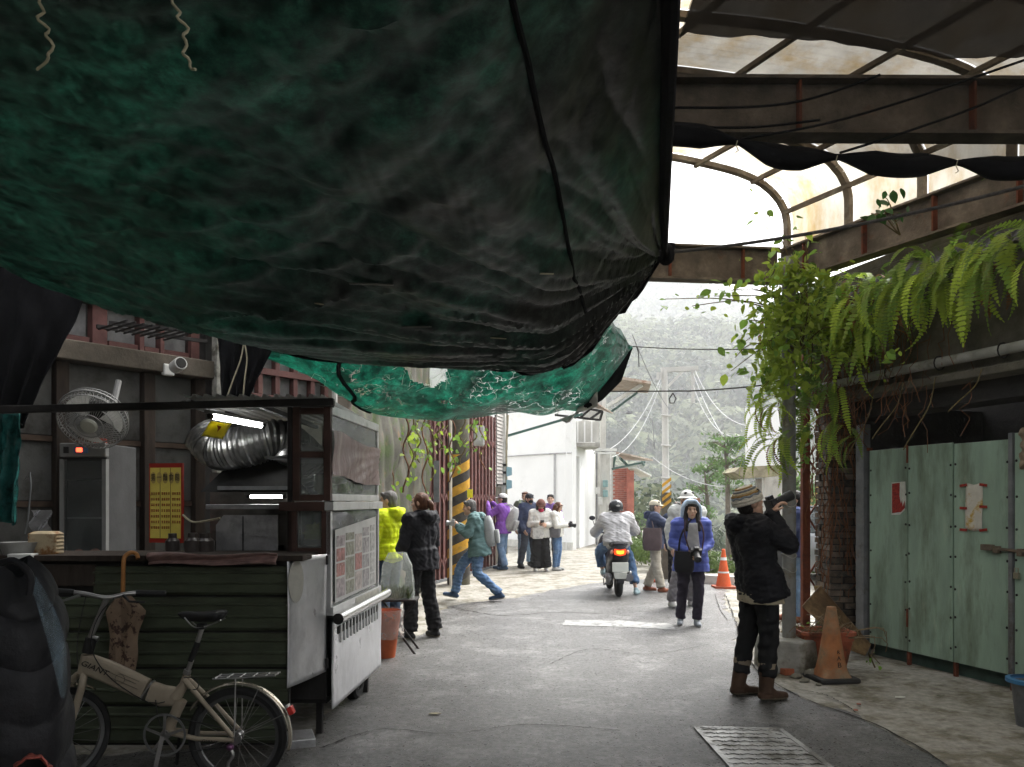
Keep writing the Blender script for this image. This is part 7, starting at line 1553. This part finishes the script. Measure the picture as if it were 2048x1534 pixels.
MB().tube([B(172, 1188, -.06), B(150, 1196, -.11), B(112, 1198, -.14)], [.01, .006, .005], 6).build('brake_lever', bmet, hbar); MB().tube([B(244, 1192, .02), B(262, 1202, -.02), B(290, 1204, .0)], [.01, .006, .005], 6).build('brake_lever', bblk, hbar)
for pts in ([(180, 1190), (172, 1225), (165, 1262), (162, 1300), (164, 1330)], [(235, 1195), (205, 1230), (190, 1290), (225, 1350), (300, 1400), (336, 1400)], [(374, 1352), (392, 1352), (402, 1362), (400, 1374), (384, 1376)], [(318, 1396), (322, 1430), (330, 1450)]):
    bar_(curve_pts([B(x, y, -.04) for x, y in pts], 18), .003, 'cable', bblk, 5)
# rear triangle
for s in (-1, 1):
    bar_([B(338, 1462, .02*s), B(400, 1472, .05*s), B(474, 1474, .058*s)], [.016, .013, .013], 'chain_stay'); bar_([B(372, 1358, .02*s), B(420, 1408, .045*s), B(474, 1468, .058*s)], [.015, .0125, .012], 'seat_stay')
bar_([B(336, 1466, -.045), B(336, 1466, .045)], .026, 'bottom_bracket', bmet, 16)
cr = MB().lathe([(.104, -.003), (.115, -.003), (.115, .003), (.104, .003), (.104, -.003)], B(338, 1464, -.055), 48, 0, Matrix.Rotation(R(90), 3, 'X'), caps=False).build('chain_ring', mat('ring_grey', (.22, .22, .22), .4, .6), bike)
for k in range(5): MB().beam(B(337, 1466, -.055), B(338, 1464, -.055)+Vector((.105*math.cos(1.256*k+.3), 0, .105*math.sin(1.256*k+.3))), .005, .014).build('spider_arm', bmet, cr)
MB().beam(B(336, 1466, -.072), B(324, 1528, -.085), .014, .022).build('crank', bmet, cr); MB().box(B(322, 1532, -.13), (.09, .08, .022)).build('pedal', bblk, cr)
MB().beam(B(336, 1466, .072), B(348, 1404, .085), .014, .022).build('crank', bmet, cr)
bar_([B(344, 1426, -.055), B(474, 1456, -.045)], .0035, 'chain', bblk, 5); bar_([B(344, 1503, -.055), B(474, 1486, -.045)], .0035, 'chain', bblk, 5)
MB().lathe([(.001, -.006), (.036, -.006), (.036, .006), (.001, .006)], B(475, 1472, -.042), 20, 0, Matrix.Rotation(R(90), 3, 'X')).build('sprocket', bmet, bike)
MB().ball(B(468, 1488, -.06), (.022, .02, .018)).build('derailleur', mat('derail_mauve', (.16, .07, .14), .35, .5), bike); bar_(curve_pts([B(468, 1488, -.06), B(474, 1505, -.06), B(464, 1520, -.06), B(466, 1540, -.06)], 10), .009, 'derailleur_arm', bmet, 6)
# rack
for s in (-1, 0, 1): bar_([B(432, 1354, .05*s), B(480, 1352, .055*s), B(556, 1348, .045*s)], .005, 'rack_rod', bmet, 6)
for x in (436, 460, 485, 510, 535, 553): bar_([B(x, 1353-(x-436)*.04, -.055), B(x, 1353-(x-436)*.04, .055)], .004, 'rack_rod', bmet, 6)
for s in (-1, 1): bar_([B(478, 1352, .056*s), B(476, 1470, .06*s)], .004, 'rack_strut', bmet, 6); bar_([B(520, 1376, .03*s), B(478, 1470, .06*s)], .003, 'fender_stay', bmet, 5); bar_([B(572, 1425, .03*s), B(478, 1470, .06*s)], .003, 'fender_stay', bmet, 5)
rl = MB().box(B(582, 1420), (.028, .05, .045), Matrix.Rotation(-.4, 3, 'Y')).build('reflector', mat('reflector_red', (.45, .03, .025), .2), bike, bevel=.005)
MB().box(B(577, 1414), (.012, .045, .03), Matrix.Rotation(-.4, 3, 'Y')).build('reflector_top', whitem, rl)
bar_([B(352, 1470, .05), B(332, 1545, .14), ], .009, 'kick_stand', bblk, 6)
# lettering on frame
dB = (B(292, 1378)-B(176, 1328)).normalized(); ang = math.atan2(dB.z, dB.x)
Mb = Matrix.Rotation(-ang, 3, 'Y') @ Matrix.Rotation(R(90), 3, 'X')
text(bike, 'lettering', 'GIANT', .043, B(194, 1334, -.0305), Mb @ Matrix.Diagonal((1.2, 1, 1)), ink, .0008, shear=.25)
dl = MB(); c0 = B(245, 1356, -.0305)
for a_ in np.linspace(0, 2*math.pi, 25)[:-1]:
    p = lambda t: c0+Vector((.026*math.cos(t), 0, .026*math.sin(t))); dl.beam(p(a_), p(a_+.27), .0012, .0016, (0, 1, 0))
u2 = Vector((dB.x, 0, dB.z)); n2 = Vector((-dB.z, 0, dB.x))
for o_, l0, l1 in ((.012, -.07, .09), (-.012, -.05, .11), (.03, -.02, .10)): dl.beam(c0+n2*o_+u2*l0, c0+n2*o_+u2*l1, .0012, .0016, (0, 1, 0))
o = dl.build('line_graphic', ink, bike); o['kind'] = 'stuff'
Mc = Matrix.Rotation(R(7), 3, 'Y') @ Matrix.Rotation(R(90), 3, 'X')
text(bike, 'lettering', 'GIANT', .022, B(428, 1476, -.067), Mc @ Matrix.Diagonal((1.3, 1, 1)), ink, .0008, shear=.2)
# blue rimmed tub at the far right edge
rt = thing('plastic_tub', 'blue rimmed grey plastic tub at the right edge below the green gate', 'tub', G(2062, 1452))
tc_ = G(2066, 1452)
MB().lathe([(.10, 0), (.13, .28), (.14, .30), (.132, .30), (.095, .02)], tc_, 24).build('tub', grey_steel, rt); MB().lathe([(.14, .295), (.165, .30), (.165, .325), (.135, .33)], tc_, 24, caps=False).build('rim', mat('blue_rim', (.05, .16, .30), .4, var=.2), rt)
# ------------------------------------------------------------------ plants
fern_m = mat('fern_green', (.17, .27, .04), .55, var=.2, scale=3, bump=0, trans=.45, rnd=.35, col2=(.21, .25, .05), thr=.52, scale2=2.5)
fern_y = mat('fern_yellow', (.30, .40, .045), .55, var=.2, scale=3, bump=0, trans=.5, rnd=.25)
def frond_mesh(L_, droop, m, seed, n=24, w=.055):
    g = np.random.default_rng(seed); mb_ = MB(); pts = []; a = R(35)+g.normal()*.15; p = V3((0, 0, 0)); side = 0
    for i in range(n+1):
        pts.append(p.copy()); a -= droop*(1.3-.6*i/n)/n; side += g.normal()*.01
        p = p+V3((side*.02, math.cos(a), math.sin(a)))*(L_/n)
    mb_.tube(pts, [.0035*(1-.8*i/n)+.0008 for i in range(n+1)], 3)
    for i in range(2, n+1):
        t_ = i/n; l = w*min(1, t_*4.5)*min(1, (1.04-t_)*3.2); d = (pts[min(i+1, n)]-pts[i-1]).normalized()
        for s in (-1, 1):
            o = V3((s, 0, 0)); o = (o-d*o.dot(d)).normalized(); nn = d.cross(o)
            b = pts[i]; tip = b+o*l+d*(l*.18+g.normal()*.004)+nn*(-.12*l*s+g.normal()*.003); hw = L_/n*.42
            mid = b+o*l*.5+d*l*.05
            mb_.add([b-d*hw*.8, mid-d*hw, tip, mid+d*hw, b+d*hw*.8], [(0, 1, 3, 4), (1, 2, 3)], 0, True)
    return mb_.mesh('frond', [m], fix=False)
FR = [frond_mesh(1., dr, fern_m, k) for k, dr in enumerate((1.6, 2.0, 2.4, 2.8, 2.2, 1.9))]
FD = [frond_mesh(.9, 3.2, mat('fern_dry', (.20, .10, .035), .7, var=.3, scale=4, bump=0, trans=.3, rnd=.3), 31, w=.035)]
FY = [frond_mesh(1., dr, fern_y, k+10, w=.06) for k, dr in enumerate((1.8, 2.3, 2.7))]
def fern(base, n, L0, L1, heading, spread, label, group, yellow=.2, tilt=0.):
    t = thing('fern', label, 'fern', base, group=group)
    for k in range(n):
        me = FD[0] if rng.random() < .10 else random.choice(FY if rng.random() < yellow else FR); L_ = rng.uniform(L0, L1)
        yaw = heading+rng.normal()*spread
        piece('frond', me, t, V3(base)+V3((rng.normal()*.05, rng.normal()*.03, rng.normal()*.04)), (tilt+rng.normal()*.22, rng.normal()*.25, yaw), L_)
    return t
HR = math.atan2(-GN.x, GN.y)          # heading of +y towards the road
ordn = ['first', 'second', 'third', 'fourth', 'fifth', 'sixth', 'seventh', 'eighth', 'ninth', 'tenth', 'eleventh', 'twelfth', 'thirteenth', 'fourteenth']
k = 0
for s in np.linspace(-.45, 3.1, 11):
    fern(gp(s+rng.normal()*.05, 3.40+.25*rng.random(), .50), 13, .5, .95, HR+.35, .6, '%s sword fern from the grey pole in the upper row on the mossy wall' % ordn[k], 'ferns hanging on the mossy wall', .35, -.15); k += 1
k = 0
for s in (-.5, -.2, .12, .42, .8, 1.35, 1.9, 2.5):
    fern(gp(s, 3.05+.2*rng.random()+(.1 if s > .9 else 0), .55), 12 if s < .9 else 6, .45, .8, HR+.4, .65, '%s sword fern from the grey pole in the lower row above the drain pipe' % ordn[k], 'ferns hanging on the mossy wall', .4, -.2); k += 1
k = 0
for s in (.05, .4, .75, 1.1, 1.5, 2.0):
    fern(gp(s, 3.22+.12*rng.random(), .72), 11, .4, .75, HR+.45, .7, '%s sword fern from the grey pole in the foremost row before the mossy wall' % ordn[k], 'ferns hanging on the mossy wall', .65, -.25); k += 1
for i, (px, py, Y, n, hd) in enumerate([(1690, 905, 7.8, 9, HR+.2), (1725, 925, 7.8, 5, HR-.3), (1655, 830, 7.7, 12, HR+.5)]):
    fern(P(px, py-60, Y), n, .45, .66, hd, .6, ['hanging fern just left of the grey gate post', 'small fern draped over the top of the grey gate post', 'hanging fern between the lattice post and the gate post'][i], 'ferns hanging on the mossy wall', .4, -.4)
for i, (px, py, Y, n) in enumerate([(1565, 780, 7.25, 14), (1555, 850, 7.2, 16), (1560, 925, 7.2, 14), (1575, 715, 7.25, 12), (1600, 830, 7.4, 10), (1600, 905, 7.4, 9)]):
    fern(P(px, py-40, Y), n, .35, .62, R(75)+rng.normal()*.2, .8, ['second highest yellowish fern on the grey pole', 'middle yellowish fern on the left of the grey pole', 'lowest yellowish fern on the left of the grey pole', 'highest yellowish fern on the grey pole', 'upper yellowish fern between grey pole and lattice post', 'lower yellowish fern between grey pole and lattice post'][i], 'ferns growing on the grey pole', .85, -.3)
# broad leaves
leaf_m = mat('leaf_light', (.16, .28, .05), .45, var=.15, scale=4, bump=0, trans=.45, rnd=.3); leaf_y = mat('leaf_yellow', (.27, .36, .05), .45, var=.15, scale=4, bump=0, trans=.5, rnd=.25); leaf_d = mat('leaf_dark', (.03, .085, .02), .35, var=.2, scale=4, bump=0, trans=.25, rnd=.3)
def leaf_mesh(m, L_=1., w=.33, fold=.12, cur=.12, n=5):
    vs, fs = [], []
    for i in range(n+1):
        t_ = i/n; ww = w*math.sin(math.pi*t_**.8)**.9*(1 if 0 < i < n else .02); z = -cur*t_*t_
        vs += [(-ww, t_, z+fold*ww), (0, t_, z), (ww, t_, z+fold*ww)]
    for i in range(n): a = 3*i; fs += [(a, a+1, a+4, a+3), (a+1, a+2, a+5, a+4)]
    mb_ = MB().add(vs, fs, 0, True); return mb_.mesh('leaf', [m], fix=False)
LM = [leaf_mesh(leaf_m), leaf_mesh(leaf_m, w=.38, cur=.25), leaf_mesh(leaf_y), leaf_mesh(leaf_y, w=.30, cur=.3)]; LD = [leaf_mesh(leaf_d), leaf_mesh(leaf_d, w=.22, cur=.2)]
stem_m = mat('green_stem', (.10, .075, .03), .8, var=.3, scale=20)
def shrub(label, cat, root, clusters, lm, size=.085, name='climbing_shrub', dense=None):
    t = thing(name, label, cat, root)
    for (px, py, Y, n, sp) in clusters:
        c = P(px, py, Y); st_pts = curve_pts([V3(root), V3(root).lerp(c, .5)+V3((rng.normal()*.08, rng.normal()*.06, .10)), c], 12)
        MB().tube(st_pts, [.007*(1-.7*i/12)+.001 for i in range(13)], 4).build('stem', stem_m, t)
        for q in range(n):
            f = rng.random(); b = c+V3((rng.normal()*sp*.6*Y/1600, rng.normal()*.08, rng.normal()*sp*.6*Y/1600)); L_ = size*rng.uniform(.4, 1.45)
            piece('leaf', random.choice(lm), t, b, (R(-35)+rng.normal()*.6, rng.normal()*.5, rng.uniform(0, 6.28)), L_)
    return t
cl = [(1520, 400, 7.5, 6, 30), (1545, 530, 7.3, 6, 25), (1330, 598, 7.0, 5, 20), (1384, 612, 7.0, 4, 16), (1428, 592, 7, 9, 34), (1490, 575, 7.2, 7, 25), (1600, 545, 7.5, 22, 50), (1560, 605, 7.3, 22, 48), (1640, 620, 7.5, 24, 55), (1580, 680, 7.3, 22, 50),
      (1480, 690, 7.2, 12, 28), (1462, 742, 7.2, 5, 16), (1525, 752, 7.3, 9, 25), (1700, 650, 7.2, 16, 42), (1620, 760, 7.5, 16, 40), (1775, 715, 6.6, 11, 30), (1610, 470, 7.5, 10, 40), (1550, 650, 7.3, 18, 40), (1455, 580, 7.0, 5, 14), (1570, 470, 7.4, 6, 26)]
shrub('bright light green climbing shrub with broad leaves spreading from the grey pole across the opening', 'shrub', P(1610, 640, 7.55), cl, LM)
shrub('dark green glossy sprig growing from the rusty beam above the mossy wall', 'sprig', P(1800, 470, 6.7), [(1770, 395, 6.5, 9, 26), (1755, 430, 6.5, 7, 18), (1800, 425, 6.5, 7, 22)], LD, .10, 'leafy_sprig')
shrub('small weed with green leaves at the foot of the grey pole', 'weed', P(1640, 1290, 7.5), [(1632, 1262, 7.4, 8, 22), (1655, 1268, 7.4, 6, 16), (1600, 1275, 7.3, 4, 14)], LM[:2], .05, 'weed')
shrub('tiny weed growing beside the gate post behind the dirty cone', 'weed', P(1750, 1335, 7.3), [(1740, 1318, 7.3, 5, 12), (1760, 1328, 7.2, 5, 12)], LM[:2], .04, 'weed')
# tangle of fine foliage and dry fibres
def leafstuff(name, vols, n, size, m, parent=None):
    V = []
    for (c, r_, frac) in vols:
        k_ = int(n*frac); d = rng.normal(size=(k_, 3)); d /= np.linalg.norm(d, axis=1)[:, None]; q = np.array(c)+d*np.array(r_)*(rng.random((k_, 1))**.45)
        a = rng.normal(size=(k_, 3)); a /= np.linalg.norm(a, axis=1)[:, None]; b = np.cross(a, rng.normal(size=(k_, 3))); b /= np.linalg.norm(b, axis=1)[:, None]; s = size*(.5+rng.random((k_, 1)))
        V.append(np.stack([q-a*s, q-b*s*.45, q+a*s, q+b*s*.45], 1).reshape(-1, 3))
    V = np.concatenate(V); m_ = MB(); m_.v = [tuple(v) for v in V]; m_.f = [(4*i, 4*i+1, 4*i+2, 4*i+3) for i in range(len(V)//4)]; m_.m = [0]*len(m_.f); m_.s = [False]*len(m_.f)
    return m_.build(name, m, parent, kind='stuff', fix=False)
vols = [(P(1600, 580, 7.7), (.35, .25, .25), .2), (P(1640, 660, 7.8), (.40, .3, .28), .22), (P(1600, 760, 7.6), (.22, .2, .35), .16), (P(1590, 880, 7.5), (.16, .16, .32), .12), (gp(.1, 3.35, .38), (.5, .5, .25), .15), (gp(1.2, 3.5, .36), (.6, 1.1, .13), .10), (P(1545, 640, 7.5), (.22, .2, .3), .05)]
leafstuff('foliage_tangle', vols, 2200, .032, leaf_m)
vol2 = [(P(1590, 560, 7.25), (.34, .12, .2), .2), (P(1560, 640, 7.15), (.30, .12, .28), .25), (P(1640, 640, 7.2), (.35, .15, .25), .2), (P(1560, 740, 7.15), (.22, .12, .28), .2), (P(1700, 690, 7.1), (.3, .12, .16), .15)]
leafstuff('bright_foliage', vol2, 1100, .045, leaf_y)
shrub('yellow green bush of smaller leaves crowding the grey pole and wall end', 'bush', P(1600, 700, 7.3), [(1590, 560, 7.15, 22, 55), (1545, 620, 7.1, 26, 60), (1640, 600, 7.1, 22, 60), (1600, 660, 7.1, 20, 55), (1545, 700, 7.1, 26, 50), (1690, 660, 7.0, 22, 60), (1750, 600, 6.9, 18, 50), (1620, 740, 7.1, 20, 50), (1520, 560, 7.1, 14, 40), (1500, 640, 7.1, 12, 34), (1470, 715, 7.1, 10, 26), (1520, 780, 7.1, 12, 30)], LM, .08, 'leafy_bush')

dry = MB()
for k in range(190):
    s = rng.uniform(-.6, 1.7)*(rng.random()**.7); p = gp(s, rng.uniform(2.5, 3.5), rng.uniform(.33, .5)); pts = [p]
    for q in range(6): pts.append(pts[-1]+V3((rng.normal()*.04-.01, rng.normal()*.03, -rng.uniform(.03, .13))))
    dry.tube(pts, .0035, 3)
for k in range(70):
    p = V3((3.4+rng.normal()*.13, 8.38+rng.normal()*.05, rng.uniform(1.2, 2.7))); pts = [p]
    for q in range(7): pts.append(pts[-1]+V3((rng.normal()*.03, rng.normal()*.02, -rng.uniform(.05, .15))))
    dry.tube(pts, .005, 3)
dry.build('dry_roots', mat('dry_fibre', (.13, .055, .025), .9, var=.4, scale=9), kind='stuff', fix=False)
for k, (s, L_) in enumerate(((.9, .5), (1.25, .62), (1.7, .35), (.55, .7))):
    p = gp(s, 2.6, .42); wire('root', curve_pts([p, p+V3((-.08, -.05, -L_*.4)), p+V3((-.25, -.1, -L_*.8)), p+V3((-.32, -.1, -L_))], 12), .005, stem_m, ['long thin root trailing down from the pipe before the dark lintel', 'longest bent root trailing below the pipe in the middle', 'short thin root below the pipe to the right', 'straggly root below the pipe nearest the gate post'][k], 'root')
# hanging vines on the left
for k, px in enumerate((812, 822, 836, 850, 862, 880, 905, 925, 948, 965)):
    Y = 11.4+.35*k; y0, y1 = 832+rng.uniform(0, 8), [985, 960, 925, 1000, 955, 900, 965, 930, 900, 940][k]
    root = P(px, y0, Y); t = thing('hanging_vine', '%s thin leafy vine from the food cart hanging below the torn green tarpaulin' % ordn[k], 'vine', root, group='vines hanging below the torn tarpaulin')
    pts = [P(px+6*math.sin(i*.8+k), y0+(y1-y0)*i/14, Y) for i in range(15)]
    MB().tube(pts, .012, 4).build('stem', stem_m if k % 3 else rootm, t)
    for q in range(int(14+rng.integers(0, 6))):
        p = pts[int(rng.integers(1, 15))]+V3((rng.normal()*.06, rng.normal()*.04, rng.normal()*.03)); piece('leaf', random.choice(LM), t, p, (R(-60)+rng.normal()*.5, rng.normal()*.5, rng.uniform(0, 6.28)), rng.uniform(.05, .12))
t = thing('wall_creeper', 'green creeper leaves on the mossy wall beyond the food cart', 'creeper', wp(2.2, 1.6, .1))
for k in range(70):
    s = rng.uniform(.7, 4.6); z = rng.uniform(1.3, 3.0); piece('leaf', random.choice(LM[:2]+LD), t, wp(s, z, .10+rng.uniform(0, .12)), (R(-70)+rng.normal()*.4, rng.normal()*.4, R(-100)+rng.normal()*.8), rng.uniform(.08, .2))
# young trees at the road edge
tree_leaf = mat('tree_leaf', (.10, .17, .06), .6, var=.3, scale=2, bump=0, trans=.4, col2=(.16, .23, .08), thr=.5, scale2=1.5)
for k, (px, py, Y, r_, lb) in enumerate([(1455, 930, 24, 1.15, 'young pale green tree with layered branches left of the mossy awning slab'), (1415, 985, 27, 1.2, 'lower pale green tree behind the woman in blue'), (1278, 1055, 31, .7, 'small yellowish green bush beside the brick gatehouse'), (1590, 1010, 17, .8, 'green shrub seen between the grey pole and lattice post')]):
    c = P(px, py, Y); t = thing('young_tree' if k < 2 else 'bush', lb, 'tree' if k < 2 else 'bush', (c.x, Y, c.z-r_-1))
    MB().tube([(c.x+.1, Y, min(-4, c.z-2) if k < 2 else -.3), (c.x, Y, c.z-.3), (c.x-.1, Y, c.z+r_*.6)], [.12, .07, .02], 8).build('trunk', mat('bark', (.12, .10, .08), .9, var=.3), t)
    V = []
    m_ = MB()
    for b in range(26 if k < 2 else 14):
        a = rng.uniform(0, 6.28); z = rng.uniform(-.8, .8)*r_; rr = r_*(1.1-abs(z/r_)*.7)*rng.uniform(.5, 1.1); e = V3((c.x+math.cos(a)*rr, Y+math.sin(a)*rr*.7, c.z+z+.15*rr)); s_ = V3((c.x, Y, c.z+z-.1))
        m_.tube([s_, s_.lerp(e, .5)+V3((0, 0, .1)), e], [.025, .015, .006], 4)
        for q in range(44):
            p = s_.lerp(e, .3+.75*rng.random())+V3((rng.normal()*.13, rng.normal()*.13, rng.normal()*.06)); aa = rng.normal(size=3); bb = rng.normal(size=3); aa /= np.linalg.norm(aa); bb /= np.linalg.norm(bb); sz = rng.uniform(.04, .09)
            V += [p-V3(aa)*sz, p-V3(bb)*sz*.6, p+V3(aa)*sz, p+V3(bb)*sz*.6]
    m_.build('limbs', MATS['bark'], t)
    q_ = MB(); q_.v = [tuple(v) for v in V]; q_.f = [(4*i, 4*i+1, 4*i+2, 4*i+3) for i in range(len(V)//4)]; q_.m = [0]*len(q_.f); q_.s = [False]*len(q_.f); o = q_.build('crown', tree_leaf, t, fix=False)
print('objects', len(bpy.data.objects))
